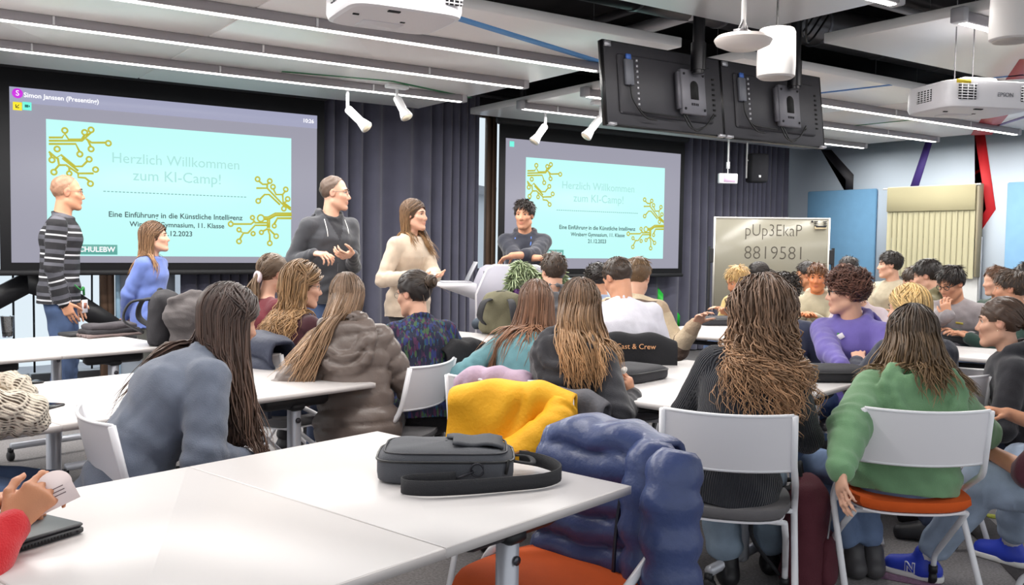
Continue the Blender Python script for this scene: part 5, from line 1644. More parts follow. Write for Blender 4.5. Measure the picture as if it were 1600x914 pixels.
# woven shield patch
pf = np.stack([pu, np.array([0, 0, 1.0]), -pn]).T
b = MB(); poly = [(-.016, .024), (.016, .024), (.017, -.004), (0, -.028), (-.017, -.004)]
vz = _nrm(PD(1060, 760, 1) - CAM_O)
b.prism(poly, .004, lambda x, y, z: (q - np.array(jk.location)) + pu * x + np.array([0, 0, 1.0]) * y + pn * (z + .03)); b.build('patch', M('patch_white', (200, 205, 216), .6), jk)
b = MB(); b.prism([(x * .75, y * .75) for x, y in poly], .003, lambda x, y, z: (q - np.array(jk.location)) + pu * x + np.array([0, 0, 1.0]) * y + pn * (z + .034)); b.build('patch_field', M('patch_navy', (40, 46, 84), .6), jk)
b = MB(); b.prism([(-.004, .012), (.004, .012), (.004, -.012), (-.004, -.012)], .002, lambda x, y, z: (q - np.array(jk.location)) + pu * x + np.array([0, 0, 1.0]) * y + pn * (z + .037)); b.build('patch_mark', M('patch_red', (190, 70, 70), .6), jk)
# yellow jacket
e0, e1 = PD(708, 612, 3.66), PD(898, 629, 3.56)
Y0_, Y1_ = e0, e1
yk, fr_ = draped('yellow_jacket', 'mustard yellow jacket with a zip hung over the chair behind the grey bag', e0, e1, (e0[2] + e1[2]) / 2 - .02, .36, .30, yellow_m, 'jacket', .05, 'soft', 2, .012, .05, flare=.25)
pn = np.append(fr_['n'], 0); pu = np.append(fr_['u'], 0); o_ = np.array(yk.location)
mm = np.append((e0[:2] + e1[:2]) / 2, 0); zt = (e0[2] + e1[2]) / 2
sleeve(yk, [mm + pu * .20 + pn * .03 + [0, 0, zt - .02], mm + pu * .16 + pn * .11 + [0, 0, zt - .10], mm + pu * .02 + pn * .15 + [0, 0, zt - .20], mm - pu * .10 + pn * .15 + [0, 0, zt - .27]], [.06, .065, .06, .045], yellow_m, seed=4, wr=.007)
b = MB(); b.tube(smooth_path([mm + pu * .20 + pn * .14 + [0, 0, zt - .17], mm + pu * .06 + pn * .215 + [0, 0, zt - .17], mm - pu * .05 + pn * .22 + [0, 0, zt - .27], mm - pu * .14 + pn * .20 + [0, 0, zt - .30]], 18) - o_, .006, 5); b.build('zip', M('zip_brown', (120, 76, 20), .4), yk, True)

# ------------------------------------------------------------------ laptop bag on the front table
bagm = M('bag_grey', (78, 80, 86), .75, bump=.3, bscale=420, var=.06)
strapm = M('strap_black', (40, 40, 44), .8, bump=.4, bscale=500)
def laptop_bag(label, c, rz, w=.36, l=.25, h=.085, full=False, mat=None, name='laptop_bag'):
    mat = mat or bagm
    r = empty(name, c, rz, label, 'bag')
    n, m = 26, 9
    def ring(k, z, sx=1, sy=1):
        a = np.linspace(0, 2 * math.pi, n, endpoint=False)
        e = 2 / 5.5
        x = np.sign(np.cos(a)) * np.abs(np.cos(a)) ** e * w / 2 * k * sx; y = np.sign(np.sin(a)) * np.abs(np.sin(a)) ** e * l / 2 * k * sy
        return np.stack([x, y, np.full(n, z)], 1)
    R = [ring(.93, .002), ring(.985, .008), ring(1.0, h * .3), ring(1.0, h * .62), ring(.985, h * .72), ring(.93, h * .86), ring(.80, h * .97), ring(.45, h * 1.03), ring(.02, h * 1.04)]
    P = np.array(R)
    P[4:, :, 2] += .004 * np.sin(P[4:, :, 0] * 30 + 2) * np.cos(P[4:, :, 1] * 40)
    b = MB(); P2 = np.concatenate([P, P[:, :1]], 1); b.grid(P2[:, ::-1][:, ::-1])
    V = [ring(.93, .002)]
    b.raw(V[0], [tuple(range(n - 1, -1, -1))])
    b.build('body', mat, r, True)
    b = MB(); b.tube(ring(1.004, h * .70), .0035, 5, closed=True); b.build('zip', M('zip_black', (28, 28, 30), .4), r, True)
    if full:
        b = MB(); b.tube(ring(.90, h * .92) * np.array([1, 1, 1]), .0028, 5, closed=True); b.build('piping', M('piping', (50, 50, 55), .5), r, True)
        # flap over the right half of the top
        G = np.zeros((8, 10, 3))
        for i, y in enumerate(np.linspace(-.26, .43, 8)):
            for j, x in enumerate(np.linspace(.05 - .05 * (y > .1), .42, 10)):
                rr_ = max(abs(x) / .5, abs(y) / .5); zz = np.interp(rr_, [0, .45, .80, .93], [h * 1.045, h * 1.03, h * .975, h * .86]) + .007 + .003 * math.sin(x * 25)
                G[i, j] = (x * w, y * l, zz)
        b = MB(); b.grid(G); b.build('flap', M('bag_flap', (66, 68, 74), .75, bump=.3, bscale=420), r, True, solid=.006)
        b = MB(); b.box((-.085, -l / 2 + .018, h * .86), (.042, .003, .018), rotx(-.9)); tg = b.build('tag', M('tag_white', (232, 230, 228), .6), r)
        m = Matrix.Translation((-.085, -l / 2 + .0155, h * .862)) @ Matrix.Rotation(math.radians(38), 4, 'X')
        for k, (dx, col) in enumerate(((-.010, (60, 80, 150)), (.010, (210, 70, 70)))):
            b = MB(); b.box((-.085 + dx, -l / 2 + .0162, h * .865), (.017, .0016, .005), rotx(-.9)); b.build('tag_print', M('tagp%d' % k, col, .6), tg)
        # ring, clip and shoulder strap
        b = MB(); b.tube([(.085 + .017 * math.cos(t), -l / 2 - .012, .045 + .017 * math.sin(t)) for t in np.linspace(0, 2 * math.pi, 14, endpoint=False)], .003, 6, closed=True)
        b.tube([(.075, -l / 2 - .014, .042), (.045, -l / 2 - .022, .030), (.03, -l / 2 - .025, .026)], .004, 6); b.build('ring', M('dark_metal', (52, 52, 58), .3, .7), r, True)
        def ribbon(pts, wd, nm):
            P = smooth_path(pts, 40); up = np.array([0, 0, 1.0])
            G = np.stack([P - up * wd / 2, P + up * wd / 2]); bb = MB(); bb.grid(G); return bb.build(nm, strapm, r, True, solid=.003)
        ribbon([(.03, -l / 2 - .028, .026), (-.03, -l / 2 - .036, .024), (-.085, -l / 2 - .050, .024), (-.108, -l / 2 - .075, .023), (-.09, -l / 2 - .105, .023), (-.03, -l / 2 - .115, .023), (.06, -l / 2 - .095, .022), (.16, -l / 2 - .06, .021), (.26, -l / 2 - .02, .021), (.31, -l / 2 + .04, .024), (.30, -l / 2 + .10, .03), (.26, .05, .03), (w / 2 + .02, .07, .035)], .038, 'strap')
        b = MB(); b.tube(smooth_path([(w / 2 - .01, .03, .05), (w / 2 + .045, .03, .045), (w / 2 + .05, -.03, .04), (w / 2 - .01, -.04, .05)], 14), .009, 6, flat=.4); b.build('handle', strapm, r, True)
        b = MB(); b.box((w / 2 - .02, -l / 2 + .01, h * .55), (.008, .006, .04), roty(.2)); b.build('zip_pull', M('pull', (22, 22, 24), .5), r)
    return r
p = PZ(697, 742, .74)
bag_rz = TABLE_YAW + math.radians(-47)
laptop_bag('dark grey laptop bag with a flap and long black strap lying on the front table', (p[0], p[1], .7405), bag_rz, .37, .235, .088, True)
black_bag = M('bag_black', (38, 38, 42), .8, bump=.3, bscale=350)
for px, py, a, w, l, lab in ((985, 592, .25, .36, .25, 'flat charcoal laptop bag on the table in front of the black hoodie girl'), (1298, 592, -.55, .40, .28, 'flat black laptop bag on the table in front of the purple hoodie'),
                          (1122, 507, -.4, .36, .26, 'flat black laptop bag with a white tag on the table by the mustard sweatshirt'), (1525, 535, -.2, .42, .28, 'flat black laptop bag on the table behind the girl in profile')):
    p = PZ(px, py, .74); laptop_bag(lab, (p[0], p[1], .7405), a, w, l, .065, mat=M('bag_charcoal', (58, 58, 62), .8, bump=.3, bscale=350) if px in (985, 1122) else black_bag)
# laptop with closed lid
p = PZ(40, 830, .74)
lp = empty('laptop', (p[0], p[1], .7405), TABLE_YAW + .0, 'closed dark grey laptop at the lower left under the hands', 'laptop')
lp_rz = math.atan2(*(PZ(130, 833, .74) - PZ(0, 873, .74))[[1, 0]])
lp.rotation_euler = (0, 0, lp_rz)
cn = PZ(132, 833, .74)
off = rotz(lp_rz) @ np.array([.165, -.115, 0]); lp.location = (cn[0] - off[0], cn[1] - off[1], .7405)
b = MB(); b.box((0, 0, .008), (.33, .23, .013), bev=.003); b.build('base', M('laptop_dark', (44, 44, 48), .45), lp)
b = MB(); b.box((0, .001, .0195), (.33, .228, .008), bev=.003); b.build('lid', M('laptop_lid', (48, 48, 52), .42), lp)
b = MB()
for i in range(16): b.box((.02 + i * .0075, -.1152, .008), (.0045, .002, .006))
o = b.build('vent', M('vent_black', (12, 12, 14), .6), lp); o['kind'] = 'stuff'
b = MB(); b.box((-.035, -.1152, .008), (.018, .002, .005)); b.box((.15, -.1152, .008), (.008, .002, .004)); b.build('port', M('vent_black', (12, 12, 14), .6), lp)

# ------------------------------------------------------------------ things on the left tables
p = PZ(12, 527, .74)
gl = empty('drinking_glass', (p[0], p[1], .7405), 0, 'tall clear drinking glass with dark base at the edge of the rear left table', 'glass')
b = MB(); b.lathe([(0, 0), (.030, 0), (.041, .135), (.039, .135), (.028, .008), (0, .008)], (0, 0, 0), 20); b.build('tumbler', M('clear_glass', (240, 244, 248), .03, trans=1.0), gl, True, auto=True)
b = MB(); b.lathe([(0, .009), (.0275, .009), (.031, .036), (0, .036)], (0, 0, 0), 20); b.build('drink', M('cola', (40, 26, 22), .1), gl, True, auto=True)
def folded(c, rz, w, l, n, cols, label, h0=.74):
    r = empty('folded_clothes', (c[0], c[1], h0), rz, label, 'clothes')
    z = .002
    for i in range(n):
        hh = (.022, .03, .034, .026)[i % 4]; k = 1 - .10 * i
        ops = [(C((-w * .42 * k, y, z + hh / 2), (w * .42 * k, y + .01, z + hh / 2), hh * .62, hh * .58), .02, 'u') for y in np.linspace(-l * .38 * k, l * .38 * k, 5)]
        V, Q = sculpt(ops, .012); N = vnormals(V, Q); V = V + N * (.006 * wob(V, 20, i + 3))[:, None]; V[:, 2] = np.maximum(V[:, 2], z)
        link('layer', npmesh('layer', V, Q, True), cols[i % len(cols)], r); z += hh * .9
    return r
p = PZ(172, 525, .74)
folded(p, .30, .42, .20, 3, [M('cl_taupe', (120, 106, 104), .9), M('cl_dark', (44, 42, 46), .9, bump=.3, bscale=120), M('cl_dark2', (62, 58, 62), .9, bump=.3, bscale=120)], 'folded dark clothes stacked on the rear left table')
bb = empty('black_folder', (*PZ(128, 524, .74)[:2], .7405), .30, 'flat black folder lying beside the folded clothes', 'folder')
b = MB(); b.box((0, 0, .012), (.24, .17, .022), bev=.006); b.build('cover', M('folder_black', (30, 30, 34), .6), bb)
for px, py, a, lab in ((70, 638, .3, 'black mobile phone on the second row table beside the knitted sleeve'), (37, 600, -.2, 'dark mobile phone farther back on the second row table')):
    p = PZ(px, py, .74); t = empty('mobile_phone', (p[0], p[1], .7405), a + .5, lab, 'phone')
    b = MB(); b.box((0, 0, .0042), (.145, .07, .0082), bev=.003); b.build('body', M('phone_black', (22, 22, 26), .3), t)
    b = MB(); b.box((0, 0, .0086), (.138, .064, .0008)); b.build('screen', M('phone_glass', (10, 10, 14), .08), t)
# backpacks
def backpack(label, c, rz, mat, mat2, tall=.42, name='backpack'):
    r = empty(name, c, rz, label, 'backpack')
    V, Q = sculpt([(Lf((0, 0, .06), (0, 0, tall * .72), np.array([1.0, 0, 0]), (.16, .10), (.145, .085)), 0, 'u'), (E3((0, 0, tall * .82), (.12, .075, .09)), .05, 'u'), (C((-.09, 0, tall * .9), (.09, 0, tall * .9), .03, .03), .04, 'u')], .012)
    N = vnormals(V, Q); V = V + N * (.008 * wob(V, 12, 3) + .004 * wob(V, 30, 1))[:, None]; V[:, 2] = np.maximum(V[:, 2], .002)
    link('sack', npmesh('sack', V, Q, True), mat, r)
    V, Q = sculpt([(Lf((0, -.085, .07), (0, -.08, tall * .45), np.array([1.0, 0, 0]), (.11, .045), (.10, .035)), 0, 'u')], .012)
    V = V + vnormals(V, Q) * (.004 * wob(V, 26, 5))[:, None]; link('front_pocket', npmesh('pocket', V, Q, True), mat2, r)
    for s in (-1, 1):
        b = MB(); b.tube(smooth_path([(s * .07, .06, tall * .92), (s * .10, .17, tall * .85), (s * .12, .20, tall * .5), (s * .11, .09, .08)], 20), .026, 8, flat=.3); b.build('shoulder_strap', strapm, r, True)
    b = MB(); b.tube(smooth_path([(-.03, .02, tall * .97), (-.03, .03, tall * 1.10), (.03, .03, tall * 1.10), (.03, .02, tall * .97)], 14), .008, 6); b.build('handle', strapm, r, True)
    b = MB(); b.tube(smooth_path([(-.13, -.09, tall * .55), (0, -.10, tall * .80), (.13, -.09, tall * .55)], 16), .004, 5); b.build('zip', M('zip_steel', (150, 150, 156), .35, .6), r, True)
    return r
bk_black = M('pack_black', (44, 42, 46), .8, bump=.3, bscale=200, var=.1); bk_grey = M('pack_grey', (92, 86, 86), .8, bump=.3, bscale=160, var=.1)
p = PD(258, 505, 5.62); backpack('black backpack with thick straps standing on the end of the rear left table', (p[0], p[1], .741), 1.0, bk_black, bk_black, .30)
p = PD(300, 500, 5.5); blob('grey_jacket', 'crumpled taupe grey jacket heaped on the black backpack on the rear left table', 'jacket', [(E3(p + [0, 0, .02], (.17, .11, .10)), 0, 'u'), (C(p + [-.12, -.02, .12], p + [.04, 0, .16], .03, .02), .04, 'u'), (C(p + [.04, 0, .1], p + [.22, .1, -.05], .05, .045), .05, 'u'), (C(p + [.15, .0, .08], p + [.24, .05, .1], .03, .015), .04, 'u'), (C(p + [0, 0, 0], p + [0, 0, -.12], .12, .12), .05, 'u')], bk_grey, .011, .009, 17, 5, fold=.0035)
p = PZ(783, 522, .74); backpack('olive green backpack slumped on the table behind the teal sweater girl', (p[0], p[1], .741), 2.4, M('pack_olive', (104, 100, 78), .85, bump=.3, bscale=150, var=.15), M('pack_dark', (48, 46, 44), .8, bump=.3, bscale=150), .27)
b_ = PZ(752, 514, .74); t = empty('pouch', (b_[0], b_[1], .741), .4, 'small grey blue pouch beside the olive backpack on the table', 'pouch'); V, Q = sculpt([(C((-.05, 0, .04), (.05, 0, .04), .045, .04), 0, 'u')], .012); V[:, 2] = np.maximum(V[:, 2], .001); link('body', npmesh('pouch', V, Q, True), M('pouch_blue', (74, 84, 96), .8, bump=.3, bscale=200), t)

# ------------------------------------------------------------------ hanging monitors, seen from the back
tv_m = M('tv_back', (58, 57, 62), .55, bump=.15, bscale=600); tv_trim = M('tv_edge', (20, 20, 22), .35)
VT = PD(945, 120, 5.25)[1]
q0, q1, q2 = PV(946, 57, VT), PV(1131, 91, VT), PV(1288, 124, VT)
zt_, zb_ = (q0[2] + q1[2] + q2[2]) / 3, PV(955, 190, VT)[2]
zb_ = (PV(955, 192, VT)[2] + PV(1137, 217, VT)[2] + PV(1290, 232, VT)[2]) / 3
tilt = math.radians(7)
for i, (ua, ub, lab) in enumerate(((q0[0], q1[0], 'left of two black monitors hung from the ceiling, seen from behind'), (q1[0], q2[0], 'right of two black monitors hung from the ceiling, seen from behind'))):
    w = ub - ua - .012; h = (zt_ - zb_) / math.cos(tilt)
    t = empty('hanging_monitor', ((ua + ub) / 2, VT, (zt_ + zb_) / 2), 0, lab, 'monitor', 'two hanging monitors')
    t.rotation_euler = (-tilt, 0, 0)
    b = MB(); b.box((0, .02, 0), (w, .028, h), bev=.005); b.build('casing', tv_m, t)
    b = MB(); b.box((0, -.002, -.0), (w * .80, .03, h * .72), bev=.012); b.build('rear_housing', tv_m, t)
    b = MB()
    for s in (-1, 1): b.box((s * w / 2, .024, 0), (.007, .038, h + .006)); b.box((0, .024, s * h / 2), (w, .038, .007))
    b.build('bezel', tv_trim, t)
    b = MB(); b.box((0, .0355, 0), (w - .02, .004, h - .02)); b.build('display', M('tv_glass', (14, 14, 18), .1), t)
    px_ = w * (.165 if i == 0 else .06)
    b = MB(); b.box((px_, -.055, -.015), (.20, .035, .27), bev=.006); b.box((px_ - .11, -.05, -.01), (.02, .03, .22)); pl_ = b.build('mount_plate', M('mount_grey', (112, 111, 118), .5, .2), t)
    b = MB(); 
    arch = [(-.032, -.05), (.032, -.05), (.032, .03)] + [(.032 * math.cos(a), .03 + .032 * math.sin(a)) for a in np.linspace(0, math.pi, 8)[1:-1]] + [(-.032, .03)]
    b.prism(arch, .003, lambda x, y, z: (px_ + x, -.0735 - z, y - .01)); b.build('opening', M('hole_black', (8, 8, 9), .8), pl_)
    b = MB()
    for sx in (-.08, .08):
        for sz in (-.11, .10): b.lathe([(0, 0), (.008, 0), (.008, .004), (0, .004)], (px_ + sx, -.073, sz - .01), 8, rotx(math.pi / 2))
    for k in range(4): b.box((px_ - .024 + k * .016, -.0745, -.09), (.007, .003, .014))
    o = b.build('bolt', M('bolt_dark', (26, 26, 30), .4, .5), pl_); o['kind'] = 'stuff'
    bx = w * (-.34 if i == 0 else -.36)
    b = MB(); b.box((bx, -.034, .06), (.062, .022, .15), bev=.004); b.build('adapter_box', M('adapter', (104, 106, 114), .5), t)
    b = MB(); b.box((bx, -.036, .15), (.035, .012, .03)); b.build('plug', M('plug_blue', (70, 110, 190), .5), t)
    b = MB()
    for k in range(9): b.box((bx + .075, -.020, .14 - k * .032), (.012, .012, .014))
    o = b.build('socket', M('socket_silver', (196, 196, 202), .3, .5), t); o['kind'] = 'stuff'
    b = MB()
    for pts in ([(bx, -.04, -.01), (bx + .01, -.045, -.10), (bx + .10, -.04, -.19), (bx + .20, -.03, -.20)], [(px_ - .08, -.05, -.15), (px_ - .02, -.05, -.23), (px_ + .10, -.045, -.21), (px_ + .20, -.03, -.12)], [(bx + .075, -.024, -.14), (bx + .12, -.03, -.16), (px_ - .1, -.04, -.17)], [(px_ - .06, -.05, -.15), (px_ + .03, -.05, -.245), (px_ + .2, -.03, -.14)]):
        b.tube(smooth_path(pts, 16), .005, 5)
    o = b.build('cable', M('cable_black', (20, 20, 22), .5), t, True); o['kind'] = 'stuff'
    b = MB()
    for k in range(8): b.box((w * .40, -.018, .10 - k * .032), (.022, .004, .012))
    o = b.build('vent_slot', M('hole_black', (8, 8, 9), .8), t); o['kind'] = 'stuff'
    b = MB()
    for s in (-1, 1): b.box((s * (w / 2 - .03), -.0, -h / 2 + .0), (.05, .03, .015))
    b.box((-w / 2 + .03, .0, h / 2 - .02), (.045, .014, .03)); b.build('corner_fitting', M('fit_silver', (190, 190, 196), .3, .5), t)
    # its pole
    pu_ = (ua + ub) / 2 + px_
    pz = (zt_ + zb_) / 2 + .12
    pr = empty('ceiling_pole', (pu_, VT - .10, pz), 0, 'black ceiling pole carrying the %s hanging monitor' % ('left' if i == 0 else 'right'), 'pole')
    b = MB(); b.tube([(0, 0, -.02), (0, 0, SLAB - pz)], .036, 14); b.build('tube', M('pole_black', (30, 29, 32), .3, .6), pr, True, auto=True)
    b = MB(); b.tube([(0, 0, 0), (0, 0, .16)], .045, 14); b.build('collar', M('pole_black', (30, 29, 32), .3, .6), pr, True, auto=True)
    b = MB(); b.box((0, 0, SLAB - pz - .006), (.16, .16, .012), bev=.003); b.build('ceiling_plate', M('pole_black', (30, 29, 32), .3, .6), pr)

# ------------------------------------------------------------------ ceiling projectors
proj_m = M('projector_white', (224, 222, 226), .4); slot_m = M('slot_dark', (22, 22, 26), .7)
def projector(label, p, rz, words, w=.50, l=.42, h=.16):
    r = empty('ceiling_projector', p, rz, label, 'projector', 'white ceiling projectors')
    b = MB()
    n = 28; rows = []
    for k, z in ((.90, 0), (.97, .006), (1, .03), (1, h - .03), (.97, h - .006), (.9, h)):
        a = np.linspace(0, 2 * math.pi, n, endpoint=False); e = 2 / 6
        rows.append(np.stack([np.sign(np.cos(a)) * np.abs(np.cos(a)) ** e * w / 2 * k, np.sign(np.sin(a)) * np.abs(np.sin(a)) ** e * l / 2 * k, np.full(n, z)], 1))
    P = np.array(rows); b.grid(np.concatenate([P, P[:, :1]], 1)); b.raw(P[0], [tuple(range(n - 1, -1, -1))]); b.raw(P[-1], [tuple(range(n))])
    b.build('housing', proj_m, r, True, auto=True)
    for (cx, ww, nm) in ((-w * .30, .11, 'grille'), (w * .36, .07, 'grille')):
        b = MB(); b.box((cx, -l / 2 - .001, h * .55), (ww, .006, h * .55)); g = b.build(nm, slot_m, r)
        b = MB()
        for k in range(6): b.box((cx, -l / 2 - .005, h * .32 + k * h * .095), (ww + .006, .006, .0045))
        for k in range(3): b.box((cx - ww / 2 + (k + .5) * ww / 3, -l / 2 - .0045, h * .55), (.0045, .006, h * .56))
        o = b.build('louvre', proj_m, g); o['kind'] = 'stuff'
    b = MB(); b.box((-w / 2 - .001, 0, h * .55), (.006, l * .3, h * .45)); g = b.build('grille', slot_m, r)
    b = MB()
    for k in range(6): b.box((-w / 2 - .005, 0, h * .36 + k * h * .08), (.006, l * .31, .0045))
    for k in range(5): b.box((-w / 2 - .005, (k - 2) * l * .065, h * .55), (.006, .0045, h * .46))
    o = b.build('louvre', proj_m, g); o['kind'] = 'stuff'
    m = Matrix(((1, 0, 0, 0), (0, 0, -1, 0), (0, 1, 0, 0), (0, 0, 0, 1))); m.translation = Vector((w * .12, -l / 2 - .0025, h * .48))
    text_obj('lettering', words, .034, M('print_grey', (120, 120, 126), .6), r, m, .0008)
    b = MB(); b.box((-.06, -l * .38, -.002), (.05, .02, .006)); b.box((-.18, -l * .1, -.002), (.025, .012, .006)); b.box((.04, 0, -.001), (.02, .012, .004)); b.build('foot_recess', slot_m, r)
    b = MB(); b.box((-.03, .09, -.0015), (.18, .11, .004), bev=.001); b.build('hatch', M('proj_white2', (214, 212, 216), .45), r)
    b = MB(); b.box((0, 0, h + .02), (.22, .22, .03), bev=.008); b.build('mount', M('mount_white', (215, 215, 218), .4), r, True, auto=True)
    b = MB()
    for s in (-1, 1): b.tube([(s * .06, .05, h + .02), (s * .06, .05, SLAB - p[2])], .004, 6)
    o = b.build('hanger_rod', M('wire', (120, 118, 120), .4, .6), r); o['kind'] = 'stuff'
    return r
p = PD(615, 33, 3.9); projector('white ceiling projector over the standing group, the nearer one at the top of the picture', (p[0], p[1], p[2]), -.10, 'EPSON')
p = PD(1512, 172, 5.55); pj = projector('white ceiling projector by the right wall, the farther one with a yellow sticker', (p[0], p[1], p[2] - .02), -.42, 'EPSON', .58, .46, .16)
b = MB(); b.box((-.2, -.232, .145), (.09, .004, .022)); b.build('yellow_sticker', M('sticker', (214, 188, 40), .6), pj)
# disc, pendants
p = PD(1161, 66, 4.0)
t = empty('wireless_disc', p, .3, 'white flying-saucer wireless disc on a white pole below the near panel', 'access point')
b = MB(); b.lathe([(0, -.030), (.07, -.030), (.115, -.010), (.124, .008), (.11, .024), (.03, .034), (0, .034)], (0, 0, 0), 28); b.build('shell', M('disc_white', (232, 222, 216), .35), t, True, auto=True)
b = MB(); b.lathe([(.112, .004), (.123, .008), (.112, .013)], (0, 0, 0), 28); b.build('seam', M('disc_seam', (170, 120, 96), .5), t, True)
b = MB(); b.tube([(0, 0, .03), (0, 0, SLAB - p[2])], .011, 10); b.build('pole', M('rod_white', (232, 232, 232), .3), t, True)
b = MB(); b.box((0, 0, .04), (.09, .05, .02)); b.tube([(-.04, 0, .05), (0, 0, .10)], .006, 6); b.tube([(.04, 0, .05), (0, 0, .10)], .006, 6); b.build('bracket', M('bracket_grey', (120, 118, 120), .4, .4), t)
for px, py, d, lab, sc_ in ((1213, 84, 4.55, 'white cylinder pendant loudspeaker in front of the right hanging monitor', 1.0), (1582, 22, 4.1, 'white cylinder pendant loudspeaker at the top right corner of the picture', 1.0)):
    p = PD(px, py, d); t = empty('pendant_speaker', p, 0, lab, 'pendant', 'white cylinder pendants')
    b = MB(); b.lathe([(0, -.118), (.082, -.118), (.092, -.110), (.094, -.06), (.090, .10), (.082, .118), (0, .12)], (0, 0, 0), 26); b.build('body', M('pendant_white', (218, 214, 212), .45), t, True, auto=True)
    b = MB(); b.lathe([(0, -.1185), (.078, -.1185), (.078, -.121), (0, -.121)], (0, 0, 0), 26); b.build('grille', M('pendant_grille', (190, 182, 176), .6), t)
    b = MB(); b.tube([(0, 0, .12), (0, 0, SLAB - p[2])], .005, 6); b.build('cord', M('cable_black', (20, 20, 22), .5), t)
# track spots
def spot(px, py, qx, qy, d, label):
    p, q = PD(px, py, d), PD(qx, qy, d - .05)
    base = np.array([p[0], p[1], CB])
    t = empty('spotlight', base, 0, label, 'spotlight', 'white track spotlights under the panels')
    b = MB(); b.box((0, 0, -.02), (.20, .075, .035), bev=.006); b.build('track_adapter', M('spot_white', (232, 232, 234), .35), t)
    u = _nrm(q - p); a = p - base
    c = a + u * .02
    b = MB(); b.tube([(0, 0, -.03), (0, 0, c[2] + .0)], .014, 8); b.tube([(0, 0, c[2]), c], .012, 8); b.build('arm', M('spot_white', (232, 232, 234), .35), t, True)
    L = np.linalg.norm(q - p)
    b = MB(); b.tube([a, a + u * .012, a + u * L * .55, a + u * L * .60, a + u * L * .97, a + u * L], [.030, .036, .036, .034, .055, .050], 16); b.build('lamp_head', M('spot_white', (232, 232, 234), .35), t, True, auto=True)
    b = MB(); b.tube([a + u * (L - .004), a + u * (L + .003)], .045, 16); b.build('lens', M('spot_lens', (250, 236, 210), .1), t)
    return t
spot(543, 170, 574, 200, 7.9, 'white spotlight nearest the left screen, pointing down right')
spot(620, 152, 636, 184, 7.9, 'white spotlight in front of the curtain, second from the left screen')
spot(852, 196, 834, 222, 9.2, 'white spotlight above the lectern man, left of the pair')
spot(938, 184, 915, 214, 8.7, 'white spotlight beside the left hanging monitor')
# hanging sign lamp and loudspeaker before the right curtain
p = PD(1137, 279, 11.3); t = empty('emergency_sign', p, YAW * -1 + .2, 'small white sign lamp with a pale pink face hanging before the right curtain', 'sign lamp')
b = MB(); b.box((0, 0, 0), (.235, .06, .12), bev=.006); b.build('case', M('spot_white', (232, 232, 234), .35), t)
b = MB(); b.box((.01, -.031, -.003), (.15, .004, .082)); b.build('face', M('sign_pink', (222, 190, 222), .5), t)
b = MB(); b.tube([(0, 0, .06), (0, 0, .12)], .006, 6); b.tube([(0, 0, .12), (0, 0, .2)], .022, 8); b.tube([(0, 0, .2), (0, 0, SLAB - p[2])], .012, 8); b.build('stem', M('spot_white', (232, 232, 234), .35), t, True)
p = PD(1183, 263, 12.0); t = empty('loudspeaker', p, -.5, 'black wall loudspeaker hanging in front of the right curtain', 'loudspeaker')
b = MB(); b.box((0, 0, 0), (.24, .2, .37), bev=.02); b.build('cabinet', M('speaker_black', (24, 24, 28), .7), t)
b = MB(); b.box((0, -.102, .0), (.21, .006, .33), bev=.002); g = b.build('grille', M('speaker_grille', (34, 34, 40), .9, bump=.6, bscale=600), t)
b = MB(); b.box((0, -.107, -.11), (.028, .004, .03)); b.build('badge', M('badge_white', (226, 226, 230), .5), g)
b = MB(); b.tube([(-.14, 0, -.13), (-.14, 0, SLAB - p[2])], .012, 8); b.tube([(-.14, 0, .1), (0, .05, .1)], .01, 6); b.build('bracket', M('rod_white', (232, 232, 232), .3), t, True)

# ------------------------------------------------------------------ whiteboard
c0, c1 = PD(1117, 340, 10.3), PD(1296, 342, 10.2)
c0[2] = c1[2] = (c0[2] + c1[2]) / 2
wdir = _nrm(c1 - c0); W_ = np.linalg.norm((c1 - c0)[:2]); HB = 1.0
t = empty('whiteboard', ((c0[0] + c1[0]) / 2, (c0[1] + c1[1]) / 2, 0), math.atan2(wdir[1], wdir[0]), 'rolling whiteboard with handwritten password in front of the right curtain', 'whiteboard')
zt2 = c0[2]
b = MB(); b.box((0, 0, zt2 - HB / 2), (W_, .02, HB), bev=.002); b.build('panel', M('board_face', (136, 132, 118), .22, spec=.5), t)  # white face toned grey-olive: the dark surroundings it reflects are put into the colour
b = MB()
for s in (-1, 1): b.box((s * W_ / 2, 0, zt2 - HB / 2), (.018, .03, HB + .02)); b.box((0, 0, zt2 - HB / 2 + s * HB / 2), (W_, .03, .018))
b.build('frame', M('board_frame', (216, 212, 204), .35, .2), t)
for s in (-1, 1):
    b = MB(); b.tube([(s * (W_ / 2 + .05), 0, .06), (s * (W_ / 2 + .05), 0, zt2 - .32)], .018, 8); b.box((s * (W_ / 2 + .03), 0, zt2 - .42), (.05, .04, .16), bev=.006); b.tube([(s * (W_ / 2 + .05), -.25, .05), (s * (W_ / 2 + .05), .25, .05)], .016, 8); b.build('stand', M('stand_black', (30, 30, 34), .45), t, True, auto=True)
def hand_text(body, xa, xb, py, sc_):
    o, w = text_obj('handwriting', body, 1.0, M('marker', (72, 66, 58), .6), t, Matrix.Identity(4), .001, 'CENTER', -.018)
    k = W_ / (1296 - 1117); s = (xb - xa) * k / w
    x = ((xa + xb) / 2 - (1117 + 1296) / 2) * k; z = zt2 - (py - 340) * k
    m = Matrix(((1, 0, 0, 0), (0, 0, -1, 0), (0, 1, 0, 0), (0, 0, 0, 1))); m.translation = Vector((x, -.0125, z))
    o.matrix_local = m @ Matrix.Shear('XY', 4, (0.12, 0)) @ Matrix.Diagonal((s, s * sc_, s, 1)) if False else m @ Matrix.Diagonal((s, s * sc_, s, 1))
hand_text('pUp3EkaP', 1165, 1253, 360, 1.25); hand_text('8819581', 1167, 1256, 396, 1.1)
b = MB(); k = W_ / 179; x = (1282 - 1206.5) * k
